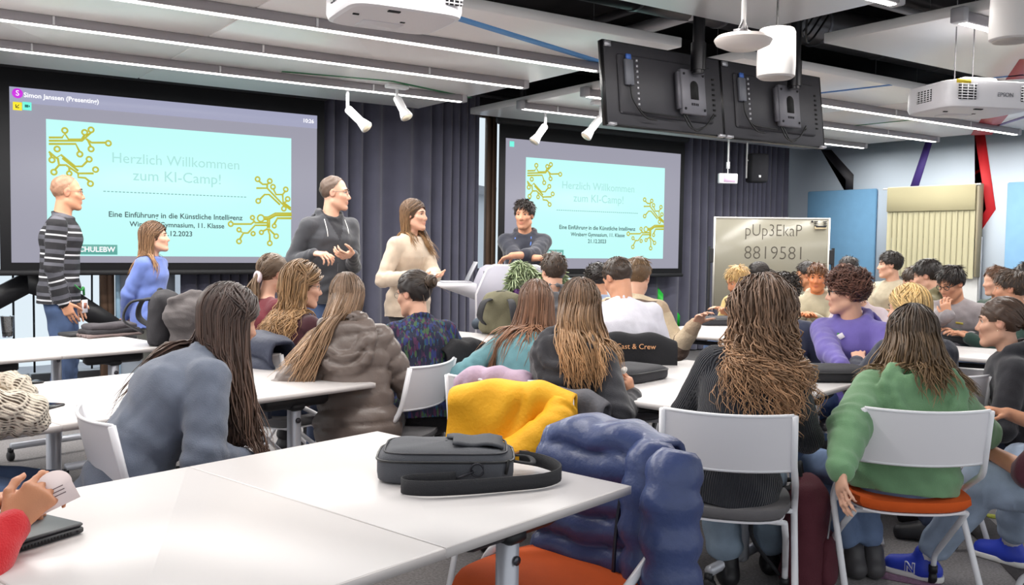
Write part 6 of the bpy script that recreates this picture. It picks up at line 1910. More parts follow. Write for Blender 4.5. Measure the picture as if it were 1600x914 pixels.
b.box((x, -.02, zt2 - .10), (.12, .03, .03), bev=.005); eh = b.build('eraser_tray', M('tray_cream', (214, 196, 160), .5), t)
b = MB()
for i in range(3):
    for s in (-1, 1): b.box((x + s * .05, -.016, zt2 - .03 - i * .022), (.035, .012, .008))
b.box((x, -.034, zt2 - .085), (.11, .012, .018)); o = b.build('marker_clip', M('stand_black', (30, 30, 34), .45), eh); o['kind'] = 'stuff'
b = MB(); b.lathe([(0, 0), (.012, 0), (.012, .01), (0, .01)], (x - .09, -.012, zt2 - .03), 10, rotx(math.pi / 2)); b.build('magnet', M('stand_black', (30, 30, 34), .45), t)

# ------------------------------------------------------------------ lectern with garland
LP = PD(792, 470, 7.45); LP[2] = 0
lr = -.42
t = empty('lectern', LP, lr, 'grey rounded lectern with a side shelf, in front of the right screen', 'lectern')
lect = M('lectern_grey', (152, 150, 162), .55, bump=.1, bscale=300); lect_e = M('lectern_edge', (226, 224, 230), .45)
ztop = PD(780, 414, 7.6)[2]
prof = [(-.26, 0), (.34, 0), (.34, ztop - .10), (.28, ztop - .03), (.20, ztop), (-.14, ztop), (-.19, ztop - .03), (-.27, ztop - .22)]
b = MB(); b.prism(prof, .03, lambda x, y, z: (x, z - .20, y)); b.build('side_panel', lect, t)
b = MB(); b.prism([(x * 1.0, y) for x, y in prof], .03, lambda x, y, z: (x, z + .22, y)); b.build('side_panel', lect, t)
b = MB(); b.tube([(x, -.185, y) for x, y in prof[2:] + [prof[0]]], .014, 6); b.build('edge_strip', lect_e, t, True)
b = MB(); b.box((.02, .02, ztop - .06), (.36, .42, .02)); b.build('desk_top', lect, t)
b = MB(); b.box((.30, .02, ztop * .45), (.02, .40, ztop * .9)); b.build('front_panel', lect, t)
zs = PD(738, 440, 7.6)[2]
b = MB(); b.prism([(-.27, zs - .13), (-.27, zs), (-.60, zs), (-.60, zs - .018), (-.50, zs - .05)], .30, lambda x, y, z: (x, z - .17, y)); b.build('side_shelf', lect_e, t)
lt = empty('laptop', (*(LP + rotz(lr) @ np.array([-.42, -.02, 0]))[:2], zs + .001), lr, 'slim silver laptop half open on the lectern shelf', 'laptop')
b = MB(); b.box((0, 0, .006), (.24, .20, .012), bev=.002); b.build('base', M('laptop_silver', (188, 188, 194), .35, .4), lt)
b = MB(); b.box((.125, 0, .09), (.008, .20, .17), roty(.45), bev=.002); b.build('lid', M('laptop_silver', (188, 188, 194), .35, .4), lt)
# garland: one wire of fir sprigs, a bauble
gar = empty('fir_garland', LP, lr, 'green fir garland draped over the front of the lectern with a small bauble', 'garland')
path = smooth_path([(.02, -.225, ztop - .60), (-.01, -.235, ztop - .35), (.0, -.235, ztop - .12), (.06, -.225, ztop + .02), (.16, -.225, ztop - .06), (.24, -.23, ztop - .10), (.33, -.22, ztop - .02), (.40, -.18, ztop - .12), (.38, -.22, ztop - .35), (.28, -.235, ztop - .45), (.20, -.235, ztop - .62)], 90)
b = MB(); b.tube(path, .008, 5); b.build('wire', M('twig', (84, 66, 44), .8), gar, True)
pc = []; prd = []
for p_ in path:
    for _ in range(17):
        dv = rng.normal(size=3); dv[1] = -abs(dv[1]) * .6; dv = _nrm(dv); dv[2] -= .35
        L_ = rng.uniform(.05, .12); pc.append([p_ + dv * L_ * s + np.array([0, 0, -.02]) * s * s for s in (0, .5, 1)]); prd.append([.008, .012, .003])
V, F, sid, tt_ = strands(np.array(pc), np.array(prd), 4, .35)
gm = hair_mat((70, 92, 66), (176, 188, 150))
o = link('needle_spray', npmesh('needles', V, F, True, dict(rnd=rng.random(len(pc))[sid], t=tt_)), gm, gar); o['kind'] = 'stuff'
b = MB(); V, Q = sculpt([(E3((.03, -.27, ztop - .20), (.03, .03, .03)), 0, 'u')], .008); link('bauble', npmesh('bauble', V, Q, True), M('bauble_purple', (96, 58, 112), .15), gar)
# waste objects on the floor: bag and backpack between the chairs
p = PZ(1262, 850, 0); blob('tote_bag', 'beige canvas bag with black strap standing on the carpet between the two front chairs', 'bag', [(Lf(p + [0, 0, .05], p + [.02, .03, .30], np.array([.8, .5, 0]), (.16, .09), (.11, .05)), 0, 'u')], M('tote', (150, 140, 124), .9, bump=.3, bscale=140, var=.1), .012, .007, 14, 3, 'sack')
# ------------------------------------------------------------------ the people
F_ = cloth
def top(name, mat, **k): return dict(name=name, mat=mat, **{**dict(hem=.03, fit=.018), **k})
jeans = dict(mat=F_('jeans_blue', (84, 104, 140), 'denim'), name='jeans'); jeans_l = dict(mat=F_('jeans_light', (150, 168, 192), 'denim'), name='jeans'); jeans_d = dict(mat=F_('jeans_dark', (58, 68, 92), 'denim'), name='jeans')
blk = dict(mat=F_('trousers_black', (34, 34, 38)), name='trousers'); gryt = dict(mat=F_('trousers_grey', (96, 96, 100)), name='trousers')
PALE, WARM, TAN = (222, 172, 146), (212, 154, 122), (200, 138, 102)
BR = dict(root=(58, 46, 38), tip=(96, 74, 56)); DK = dict(root=(34, 28, 26), tip=(58, 48, 42)); LB = dict(root=(104, 84, 66), tip=(176, 142, 104)); BLD = dict(root=(168, 134, 84), tip=(222, 188, 128))
P = {}
def lattice(m):
    """openwork knitting: diagonal ribs with rows of small dark holes"""
    nt = m.node_tree; b = nt.nodes['Principled BSDF']; tc = nt.nodes.new('ShaderNodeTexCoord'); outs = []
    for rot, sc_ in (((.3, .78, 0), 26.0), ((.3, -.78, .2), 26.0), ((.3, .78, 0), 9.0)):
        mp = nt.nodes.new('ShaderNodeMapping'); mp.inputs['Rotation'].default_value = rot; nt.links.new(tc.outputs['Object'], mp.inputs[0])
        w = nt.nodes.new('ShaderNodeTexWave'); w.inputs['Scale'].default_value = sc_; w.inputs['Distortion'].default_value = .6; nt.links.new(mp.outputs[0], w.inputs['Vector']); outs.append(w.outputs['Fac'])
    mu = nt.nodes.new('ShaderNodeMath'); mu.operation = 'MULTIPLY'; nt.links.new(outs[0], mu.inputs[0]); nt.links.new(outs[1], mu.inputs[1])
    m3 = nt.nodes.new('ShaderNodeMath'); m3.operation = 'MULTIPLY'; nt.links.new(mu.outputs[0], m3.inputs[0]); nt.links.new(outs[2], m3.inputs[1])
    cr = nt.nodes.new('ShaderNodeValToRGB'); el = cr.color_ramp.elements
    el[0].position = .30; el[0].color = (*srgb((232, 220, 202)), 1); el[1].position = .55; el[1].color = (*srgb((96, 80, 66)), 1)
    nt.links.new(m3.outputs[0], cr.inputs[0]); nt.links.new(cr.outputs[0], b.inputs['Base Color'])
    bp = nt.nodes.new('ShaderNodeBump'); bp.invert = True; bp.inputs['Strength'].default_value = .8; bp.inputs['Distance'].default_value = .012; nt.links.new(mu.outputs[0], bp.inputs['Height']); nt.links.new(b.inputs['Normal'].links[0].from_socket, bp.inputs['Normal']); nt.links.new(bp.outputs[0], b.inputs['Normal'])
    return m
def vneck_mat(m, col):
    nt = m.node_tree; b = nt.nodes['Principled BSDF']; src = b.inputs['Base Color'].links[0].from_socket
    mx = nt.nodes.new('ShaderNodeMix'); mx.data_type = 'RGBA'; nt.links.new(attr_node(nt, 'vneck').outputs['Fac'], mx.inputs[0]); nt.links.new(src, mx.inputs[6]); mx.inputs[7].default_value = (*srgb(col), 1); nt.links.new(mx.outputs[2], b.inputs['Base Color'])
    return m
# --- standing
P['striped'] = person('standing man with shaved head and glasses in a striped sweater, hand in his jeans pocket', (106, 302), 6.75, 100, 88, sit=False, lean=3, hp=2, v=.0065, face=True, glasses='thin', skin=WARM, skey='w', stubble=.25, scalp=.22,
  arms=(dict(w=(.172, .06, .91), hint=(.3, -.9, -.3), palm=(-1, 0, 0), dir=(-.15, .35, -.9), curl=.25), dict(w=(-.168, .07, .91), hint=(-.3, -.9, -.3), palm=(1, 0, 0), dir=(.15, .35, -.9), curl=.25)),
  top=top('sweater', ramp_mat('striped_knit', 's', [(0, (34, 33, 37)), (.16, (84, 84, 92)), (.34, (34, 33, 37)), (.50, (206, 206, 210)), (.57, (34, 33, 37)), (.72, (96, 96, 104)), (.86, (34, 33, 37))], .165), hem=.10, fit=.022, wr=.005), bottom=dict(mat=F_('jeans_navy', (66, 84, 118), 'denim'), name='jeans', fit=.02), hair=dict(kind='buzz', th=.0022, front=-.06, root=(158, 118, 94), tip=(158, 118, 94)), build=1.0)
P['bluewoman'] = person('standing woman with long light brown hair in a blue jumper, looking to the right', (243, 372), 6.9, 120, 100, sit=False, male=False, lean=3, hp=-6, v=.007, face=True, skin=PALE, skey='p', arms=('back', 'back'),
  top=top('jumper', F_('blue_knit', (104, 124, 190)), hem=.09, fit=.022, wr=.006), bottom=dict(mat=F_('trousers_charcoal', (66, 66, 62)), name='trousers'), hair=dict(kind='long', root=(90, 66, 50), tip=(170, 130, 92), n=240, len=.36, wrap=104, gather=.12, wave=.014, vol=.012))
P['hoodieman'] = person('standing man with thinning hair and glasses in a charcoal zip hoodie, holding something small', (524, 303), 6.85, 150, 100, sit=False, lean=3, hp=2, v=.0065, face=True, glasses='thin', skin=PALE, skey='p', stubble=.25, scalp=.12,
  arms=(dict(px=(491, 396, 6.62), to=(518, 397, 6.55), hint=(.35, -.5, -1), palm=(0, -.6, -.8), curl=.8), dict(px=(551, 398, 6.66), to=(531, 402, 6.55), hint=(-.35, -.5, -1), palm=(0, -.6, .8), curl=.75)),
  top=top('hoodie', vneck_mat(F_('charcoal_knit', (64, 65, 70)), (30, 30, 36)), hem=.10, fit=.024, wr=.008, hood=.8, vneck=.17), bottom=dict(mat=F_('jeans_navy', (66, 84, 118), 'denim'), name='jeans'), hair=dict(kind='buzz', th=.004, front=-.055, root=(92, 74, 62), tip=(92, 74, 62)), build=.97)
P['beige'] = person('standing woman with long brown hair in a cream knitted jumper, gesturing with one hand', (648, 337), 6.8, 135, 118, sit=False, male=False, lean=3, hp=0, v=.0065, face=True, skin=PALE, skey='p',
  arms=(dict(px=(640, 432, 6.5), to=(672, 434, 6.45), hint=(.45, -.6, -.8), palm=(0, 0, 1), curl=.3), dict(px=(672, 430, 6.55), to=(688, 437, 6.4), hint=(-.9, -.5, -.4), palm=(0, -.3, 1), curl=.25)),
  top=top('jumper', F_('cream_knit', (196, 178, 158)), hem=.09, fit=.028, wr=.007, sleeve='long'), bottom=dict(mat=F_('trousers_black', (34, 34, 38)), name='trousers'), hair=dict(kind='long', root=(84, 64, 50), tip=(166, 128, 88), n=230, len=.36, wrap=100, gather=.1, wave=.008, part=.01, drift=lambda p: np.array([-.05, .16 if p < -.6 else .0, 0])))
P['lectern'] = person('young man with tousled dark hair, black hoodie and blue lanyard behind the lectern', (819, 337), 8.0, 186, 196, sit=False, lean=4, hp=3, v=.007, face=True, skin=WARM, skey='w', stubble=.3,
  arms=(dict(px=(843, 403, 7.68), to=(862, 408, 7.7), hint=(.9, -.1, -.7), palm=(0, 0, -1), curl=.4), dict(px=(800, 399, 7.62), to=(784, 404, 7.68), hint=(-.9, -.1, -.7), palm=(0, 0, -1), curl=.4)),
  top=top('hoodie', F_('ink_hoodie', (44, 46, 58)), hem=.10, fit=.026, wr=.007, hood=.85, sleeve='pushed'), bottom=blk, hair=dict(kind='short', n=300, len=.065, up=.75, mess=.9, th=.014, **DK))
# --- left block, seated
P['greygirl'] = person('girl with long dark brown hair in a blue-grey sweatshirt leaning forward, back to the camera', (360, 503), 3.25, 68, 66, male=False, lean=36, hp=14, hr=4, v=.007, skin=PALE, skey='p', arms=(dict(w=(.16, .38, .62)), dict(w=(-.12, .34, .62))),
  top=top('sweatshirt', F_('slate_sweat', (96, 104, 120)), fit=.035, wr=.009, hem=.05, sleevefit=1.2), bottom=blk, build=1.04, hair=dict(kind='long', root=(58, 48, 46), tip=(110, 84, 70), n=380, len=.60, wrap=118, gather=.1, wave=.016, vol=.01, r=.0095, fluff=.03, drift=lambda p: np.array([-.16, -.20, 0.02]) if p < -.9 else np.array([.06 + .05 * p, .05, 0])), seed=3)
P['pony'] = person('girl with a low ponytail and white scrunchie, seated behind the girl with round glasses', (428, 428), 5.75, 52, 62, male=False, lean=14, hp=8, v=.008, skin=PALE, skey='p', top=top('top', F_('wine_top', (104, 34, 44)), fit=.006, collar=0, sleeve='short'), bottom=blk, hair=dict(kind='pony', root=(92, 74, 58), tip=(140, 112, 84), n=190, tie=(0, -.108, -.035), len=.26, kick=.03), seed=4)
P['glassesgirl'] = person('smiling girl with long wavy light brown hair and round glasses in a maroon jumper', (474, 448), 5.05, 48, 84, male=False, lean=12, hp=8, v=.0065, face=True, glasses='thin', skin=PALE, skey='p', top=top('jumper', F_('maroon_knit', (76, 40, 48)), fit=.022), bottom=jeans_d,
  hair=dict(kind='long', root=(126, 98, 70), tip=(178, 140, 98), n=300, len=.42, wrap=104, gather=.05, wave=.03, wfreq=2.4, vol=.022, r=.009), seed=5)
P['puffer'] = person('girl with long straight brown hair in a taupe puffer coat, back to the camera', (543, 468), 4.45, 10, 10, male=False, lean=14, side=-9, hp=6, v=.007, skin=PALE, skey='p', arms=(dict(w=(.20, .36, .70)), dict(px=(520, 585, 4.35), hint=(-1.0, -.4, -.2))),
  top=top('puffer_coat', F_('taupe_puffer', (110, 98, 92), 'shiny'), fit=.050, wr=.006, pat='puffer', pitch=.078, amp=.016, hood=1.25, hem=.10, sleevefit=.8, cuff=False), bottom=blk, hair=dict(kind='long', root=(100, 80, 66), tip=(176, 142, 110), n=280, len=.50, wrap=112, gather=.2, wave=.010, over=.07, drift=lambda p: np.array([-.16, -.02, 0])), seed=6)
P['printed'] = person('person with dark knotted hair, glasses and a leaf-print shirt, turned to the left', (646, 460), 4.9, -12, -52, male=False, lean=20, hp=10, v=.0065, face=True, glasses='thin', skin=PALE, skey='p', neck_red=0, arms=(dict(w=(.2, .34, .66)), 'lap'),
  top=top('shirt', print_mat('leaf_print', (28, 30, 52), [(30, 74, 104), (76, 38, 72), (64, 92, 62), (42, 50, 104), (30, 34, 60)], 34), fit=.03, hem=.06, wr=.008), bottom=blk, hair=dict(kind='bun', root=(48, 42, 40), tip=(104, 84, 66), n=220, tie=(.0, -.105, .055), br=.034, loose=14), seed=7)
# --- centre
P['teal'] = person('girl with long brown hair in a teal jumper leaning over, back to the camera', (838, 478), 4.75, 18, 8, male=False, lean=26, hp=10, v=.0075, skin=PALE, skey='p', arms=('tablein', dict(px=(752, 566, 5.0), epx=(714, 590, 4.62))),
  top=top('jumper', F_('teal_knit', (112, 160, 168)), fit=.026, wr=.008), bottom=jeans, hair=dict(kind='long', root=(104, 80, 66), tip=(160, 116, 88), n=280, len=.55, wrap=112, gather=.12, wave=.012, vol=.01, drift=lambda p: np.array([-.05 + .1 * p, -.03, 0])), seed=8)
P['blackhoodie'] = person('girl with long ombre brown hair in a black hoodie holding up some food', (908, 484), 4.05, 26, 18, male=False, lean=18, hp=6, v=.0065, skin=WARM, skey='w',
  arms=(dict(px=(988, 620, 3.98), to=(978, 583, 3.95), hint=(.6, -.5, -.9), palm=(-1, .2, -.2), curl=.75), dict(w=(-.05, .36, .74))),
  top=top('hoodie', F_('black_hoodie', (44, 44, 50)), fit=.034, wr=.008, hood=1.15, hem=.06), bottom=gryt, hair=dict(kind='long', root=(84, 66, 56), tip=(188, 146, 104), n=300, len=.36, wrap=112, gather=.0, wave=.012, vol=.012, over=.07, drift=lambda p: np.array([.10, -.03, 0])), seed=9)
P['greyhood'] = person('boy with thick dark hair and a grey hoodie near the lectern, facing left', (864, 425), 6.6, 5, -28, lean=10, v=.008, skin=PALE, skey='p', top=top('hoodie', F_('grey_hoodie', (84, 84, 88)), fit=.026, hood=1.0), bottom=jeans, hair=dict(kind='short', n=300, len=.055, up=.5, mess=.8, th=.016, **BR), seed=10)
P['tshirt'] = person('student with short dark hair in a white T-shirt looking down, back to the camera', (965, 436), 5.5, -6, -42, lean=20, hp=30, v=.007, face=False, skin=WARM, skey='w', arms=(dict(w=(.12, .34, .78)), dict(w=(-.12, .34, .78))),
  top=top('tshirt', F_('white_tee', (226, 224, 234)), fit=.02, sleeve='elbow', wr=.006, collar=.006), bottom=jeans, hair=dict(kind='short', n=300, len=.03, up=.15, mess=.35, th=.006, **BR), seed=11)
P['hidden_blue'] = person('boy with dark curly hair, mostly hidden behind the white T-shirt student', (932, 438), 7.1, -20, -40, lean=16, hp=16, v=.0095, skin=WARM, skey='w', top=top('sweatshirt', F_('paleblue', (150, 164, 190))), bottom=jeans, hair=dict(kind='curlyshort', n=150, len=.05, **DK), seed=12)
P['fleece'] = person('boy with light brown hair in a beige and brown fleece, one arm stretched out', (997, 433), 6.15, 22, 16, lean=16, hp=12, v=.008, skin=PALE, skey='p', arms=(dict(px=(1086, 506, 5.75), hint=(.8, -.2, -.9)), 'tablein'),
  top=top('fleece', ramp_mat('fleece_two', 's', [(0, (188, 166, 140)), (.30, (206, 188, 160)), (.62, (108, 90, 78)), (.80, (206, 188, 160))], .62, bump=.6, bscale=90), fit=.04, wr=.007), bottom=gryt, hair=dict(kind='short', n=280, len=.05, up=.2, mess=.4, root=(104, 82, 60), tip=(150, 120, 88)), seed=13)
# --- right
P['curlygirl'] = person('girl with very long curly light brown hair in a black ribbed jumper', (1190, 497), 3.5, 0, -14, male=False, lean=10, side=13, hp=8, v=.007, skin=PALE, skey='p', arms=(dict(w=(.20, .40, .72)), dict(w=(-.14, .38, .74))),
  top=top('jumper', rib_mat('rib_black', (36, 38, 46)), fit=.03, hem=.10, wr=.005), bottom=dict(mat=F_('jeans_pale', (142, 160, 178), 'denim'), name='jeans', fit=.022, to=.80, flare=1.6), shoes=(28, 27, 30), build=1.04, feet=dict(px=((1205, 862), (1138, 880))),
  hair=dict(kind='curlylong', root=(112, 90, 76), tip=(196, 152, 114), n=640, len=.47, lmin=.6, wrap=104, gather=-.03, wave=.014, curl=.016, turns=4.0, r=.0072, vol=.045, spread=.06, fluff=.03, top=.007), seed=14)
P['mustard'] = person('boy with blond wavy hair in a mustard sweatshirt bent over the table, facing left', (1152, 440), 8.0, 215, 235, lean=26, hp=24, v=.0085, face=True, skin=TAN, skey='t', arms=('tablein', 'tablein'), top=top('sweatshirt', F_('mustard', (196, 172, 112)), fit=.026), bottom=jeans, hair=dict(kind='short', n=280, len=.06, up=.4, mess=.9, th=.014, **BLD), seed=15)
P['ponydark'] = person('girl with dark hair in a small ponytail in front of the whiteboard', (1183, 430), 8.7, -120, -75, male=False, lean=10, hp=6, v=.0095, skin=PALE, skey='p', top=top('sweatshirt', F_('darkgrey', (60, 60, 66))), bottom=blk, hair=dict(kind='pony', tie=(0, -.118, .03), len=.16, n=180, n2=50, **DK), seed=16)
P['navycurl'] = person('boy with messy dark curly hair in a navy jumper, back to the camera', (1226, 462), 5.75, 20, 12, lean=22, hp=10, v=.0085, skin=PALE, skey='p', top=top('jumper', F_('navy_knit', (52, 58, 80)), fit=.03), bottom=jeans_d, hair=dict(kind='curlyshort', n=330, len=.075, up=.7, curl=.011, th=.016, root=(40, 34, 32), tip=(84, 72, 60)), seed=17)
P['olivehood'] = person('boy with a brown fringe in a sand-coloured hoodie looking towards the camera', (1277, 435), 8.1, 190, 186, lean=6, hp=4, v=.0075, face=True, skin=(206, 128, 84), skey='o', arms=('tablein', 'tablein'), top=top('hoodie', F_('sand_hoodie', (176, 166, 142)), fit=.034, hood=1.0), bottom=jeans, hair=dict(kind='short', n=300, len=.055, up=.2, mess=.4, flow=(0, .6, 0), root=(92, 56, 30), tip=(128, 84, 48)), seed=18)  # the orange light falling on his face is put into the skin colour
P['behindolive'] = person('boy with black hair seen in profile behind the sand-coloured hoodie boy', (1259, 430), 9.2, -130, -95, lean=8, hp=2, v=.0095, face=True, skin=TAN, skey='t', top=top('hoodie', F_('sage', (130, 128, 112)), hood=.9), bottom=blk, hair=dict(kind='short', n=240, len=.05, th=.014, **DK), seed=19)
P['palejumper'] = person('boy with dark hair in a pale jumper between the whiteboard and the wall', (1324, 422), 9.1, 200, -140, lean=8, hp=2, v=.009, face=True, skin=PALE, skey='p', top=top('jumper', F_('oat', (190, 182, 164))), bottom=jeans, hair=dict(kind='short', n=260, len=.05, th=.012, **DK), seed=20)
P['beigesweat'] = person('boy with short dark hair in a beige sweatshirt sitting tall below the cream blind', (1390, 415), 8.6, 215, -98, lean=4, hp=2, v=.0075, face=True, skin=PALE, skey='p', hipz=.62, top=top('sweatshirt', F_('beige_sweat', (184, 172, 148)), fit=.032), bottom=blk, arms=('lap', 'lap'), hair=dict(kind='short', n=280, len=.05, up=.5, mess=.5, th=.012, **DK), seed=21)
P['purple'] = person('boy with curly auburn hair and glasses in a purple hoodie, hands clasped', (1322, 458), 5.2, -158, -94, lean=8, hp=3, v=.006, face=True, glasses='dark', skin=PALE, skey='p',
  arms=(dict(px=(1318, 575, 4.8), to=(1338, 584, 4.7), hint=(1.5, -.2, -.5), palm=(0, -.3, -.9), curl=.9), dict(px=(1352, 578, 4.75), to=(1332, 582, 4.67), hint=(-.9, -.2, -.8), palm=(0, -.3, -.9), curl=.9)),
  top=top('hoodie', F_('purple_hoodie', (106, 94, 168)), fit=.036, hood=1.0, wr=.005), bottom=jeans, hair=dict(kind='curlyshort', n=430, len=.085, up=.9, curl=.012, turns=1.9, th=.02, root=(66, 44, 40), tip=(122, 84, 70), nape=-.10), seed=22)
P['behindpurple'] = person('dark-haired person in a pale pink top, almost hidden behind the purple hoodie boy', (1340, 447), 6.3, 200, 190, lean=14, hp=16, v=.0095, male=False, skin=PALE, skey='p', top=top('jumper', F_('palepink', (216, 200, 206))), bottom=jeans, hair=dict(kind='pony', n=160, n2=30, **DK), seed=23)
P['blonde'] = person('girl with long blonde hair and a dark navy jacket, facing left', (1418, 485), 4.6, -24, -62, male=False, lean=14, hp=6, v=.0075, face=True, skin=PALE, skey='p', top=top('jacket', F_('midnight', (44, 48, 64)), fit=.036, hood=.8), bottom=jeans_d, hair=dict(kind='long', root=(206, 172, 116), tip=(232, 204, 150), n=280, len=.26, wrap=104, gather=.1, wave=.008, vol=.008), seed=24)
P['oliveboy'] = person('dark-haired boy in an olive hoodie looking down, in profile to the left', (1448, 432), 7.2, -70, -80, lean=16, hp=16, v=.0085, face=True, skin=PALE, skey='p', top=top('hoodie', F_('olive_hoodie', (124, 118, 88)), fit=.03, hood=1.0), bottom=blk, hair=dict(kind='short', n=280, len=.05, th=.014, up=.4, **DK), seed=25)
P['browncap'] = person('boy with brown hair half hidden behind the olive hoodie boy', (1428, 440), 8.1, -60, -70, lean=18, hp=20, v=.0095, skin=PALE, skey='p', top=top('sweatshirt', F_('charcoal2', (70, 70, 76))), bottom=blk, hair=dict(kind='short', n=240, len=.05, **BR), seed=26)
P['glassesboy'] = person('student with dark hair and black-rimmed glasses in a grey sweatshirt, chin on his hand', (1486, 444), 6.75, 198, -142, lean=14, hp=22, v=.0065, face=True, glasses='dark', skin=WARM, skey='w', build=1.08,
  arms=(dict(px=(1482, 493, 6.42), to=(1476, 474, 6.45), hint=(.5, .3, -1), palm=(0, -1, .3), curl=.6), dict(w=(-.2, .36, .78))),
  top=top('sweatshirt', F_('heather_sweat', (150, 143, 146)), fit=.034, wr=.008), bottom=jeans, hair=dict(kind='short', n=320, len=.06, up=.25, mess=.5, th=.014, flow=(0, .4, 0), **DK), seed=27)
P['greenhoodie'] = person('girl with long dark brown hair in a green tie-dye hoodie on the orange chair', (1424, 531), 3.62, -20, -18, male=False, lean=7, side=5, hp=8, v=.0065, skin=PALE, skey='p',
  arms=(dict(w=(.16, .30, .70), hint=(.9, -.7, -.2)), dict(px=(1310, 742, 3.2), to=(1316, 785, 3.15), hint=(-1, -.6, .1), palm=(.4, -.2, -.4), curl=.25)),
  top=top('hoodie', M('tiedye_green', (112, 152, 112), .92, bump=.25, bscale=260, var=.28, vscale=5, sheen=.25), fit=.045, wr=.008, hood=1.3, hem=.07, sleevefit=1.15), bottom=dict(mat=F_('jeans_mid', (118, 140, 176), 'denim'), name='jeans', to=.78), build=1.06, feet=dict(px=((1365, 868), (1335, 868))), shoes=(78, 76, 78), knees={1: (-.5, 1, .5), -1: (-.6, 1, .5)},
  hair=dict(kind='long', root=(56, 46, 42), tip=(140, 112, 80), n=340, len=.27, wrap=114, gather=.0, wave=.014, over=.05, vol=.014, r=.0095, drift=lambda p: np.array([.02 + .07 * p, .0, 0])), seed=28)
P['profile'] = person('girl in profile with brown hair tied back, black hoodie and stud earring, facing left', (1562, 505), 4.35, -92, -86, male=False, lean=10, hp=4, v=.006, face=True, skin=PALE, skey='p', top=top('hoodie', F_('black_hoodie2', (46, 46, 52)), fit=.034, hood=1.0, wr=.008), bottom=jeans_d, arms=('lap', 'lap'), hair=dict(kind='bun', root=(76, 58, 48), tip=(112, 86, 68), n=260, tie=(0, -.108, -.02), br=.03, th=.009), seed=29)
P['greenjacket'] = person('boy with wavy brown hair and a dark green jacket facing left near the right edge', (1578, 452), 6.4, -110, -88, lean=10, hp=4, v=.0075, face=True, skin=WARM, skey='w', top=top('jacket', F_('bottle_green', (36, 62, 54)), fit=.034), bottom=jeans, hair=dict(kind='short', n=300, len=.06, up=.4, mess=.8, th=.014, **BR), seed=30)
P['rear1'] = person('boy with reddish brown hair behind the dark green jacket boy', (1555, 440), 7.9, -140, -120, lean=10, hp=6, v=.0095, face=False, skin=PALE, skey='p', top=top('sweatshirt', F_('darkgreen2', (52, 74, 64))), bottom=blk, hair=dict(kind='short', n=220, len=.05, root=(84, 58, 42), tip=(118, 84, 60)), seed=31)
P['rear2'] = person('dark-haired boy at the right edge in front of the second blue panel', (1604, 436), 7.2, -150, -130, lean=8, hp=4, v=.0095, skin=PALE, skey='p', top=top('sweatshirt', F_('slate2', (80, 84, 96))), bottom=blk, hair=dict(kind='short', n=220, len=.05, **DK), seed=32)
P['maroon'] = person('person in a maroon T-shirt and light jeans at the right edge', (1672, 560), 3.6, -72, -70, lean=20, hp=8, v=.0075, skin=WARM, skey='w', build=1.05, arms=(dict(px=(1574, 646, 4.0), to=(1545, 638, 4.0), hint=(.6, -.6, -.5), curl=.15), dict(px=(1540, 702, 3.75), to=(1515, 708, 3.8), epx=(1606, 738, 3.55), curl=.4)),
  top=top('tshirt', F_('maroon_tee', (92, 40, 54)), fit=.026, sleeve='elbow'), bottom=dict(mat=F_('jeans_ice', (160, 176, 198), 'denim'), name='jeans', fit=.024, to=.80), hair=dict(kind='curlyshort', n=200, len=.06, **BR), shoes=(44, 66, 190), seed=33, feet=dict(px=((1580, 850), (1445, 872))))
# --- people cut by the left edge
P['knit'] = person('person in a cream openwork knitted cardigan and blue jeans at the left edge', (-62, 512), 2.96, 84, 70, male=False, hipz=.60, lean=12, hp=8, v=.008, skin=PALE, skey='p', arms=(dict(px=(-60, 668, 3.0), epx=(34, 648, 2.98)), dict(px=(-60, 640, 3.2), epx=(18, 616, 3.12))),
  top=top('cardigan', lattice(M('openwork', (226, 214, 196), .95, bump=.5, bscale=150)), fit=.05, wr=.014), bottom=dict(mat=F_('jeans_blue', (84, 104, 140), 'denim'), name='jeans', fit=.024), hair=dict(kind='long', n=160, **BR), seed=34, feet=[(.1, .45, .09), (-.12, .40, .09)])
P['red'] = person('person in a red jumper at the lower left holding a pale card', (-190, 640), 1.95, 62, 50, lean=26, hp=14, v=.0055, cv=.013, skin=TAN, skey='t', legs=False,
  arms=(dict(px=(18, 822, 1.86), to=(62, 770, 1.90), hint=(.5, -.7, -.6), palm=(-.5, .5, -.5), curl=.85, thumb=.9), dict(px=(-30, 786, 2.06), to=(45, 770, 2.04), hint=(-.6, -.5, -.8), palm=(.5, .2, -.6), curl=.6)),
  top=top('jumper', F_('red_knit', (206, 22, 34)), fit=.024, wr=.006), bottom=None, hair=dict(kind='short', n=160, **BR), seed=35)
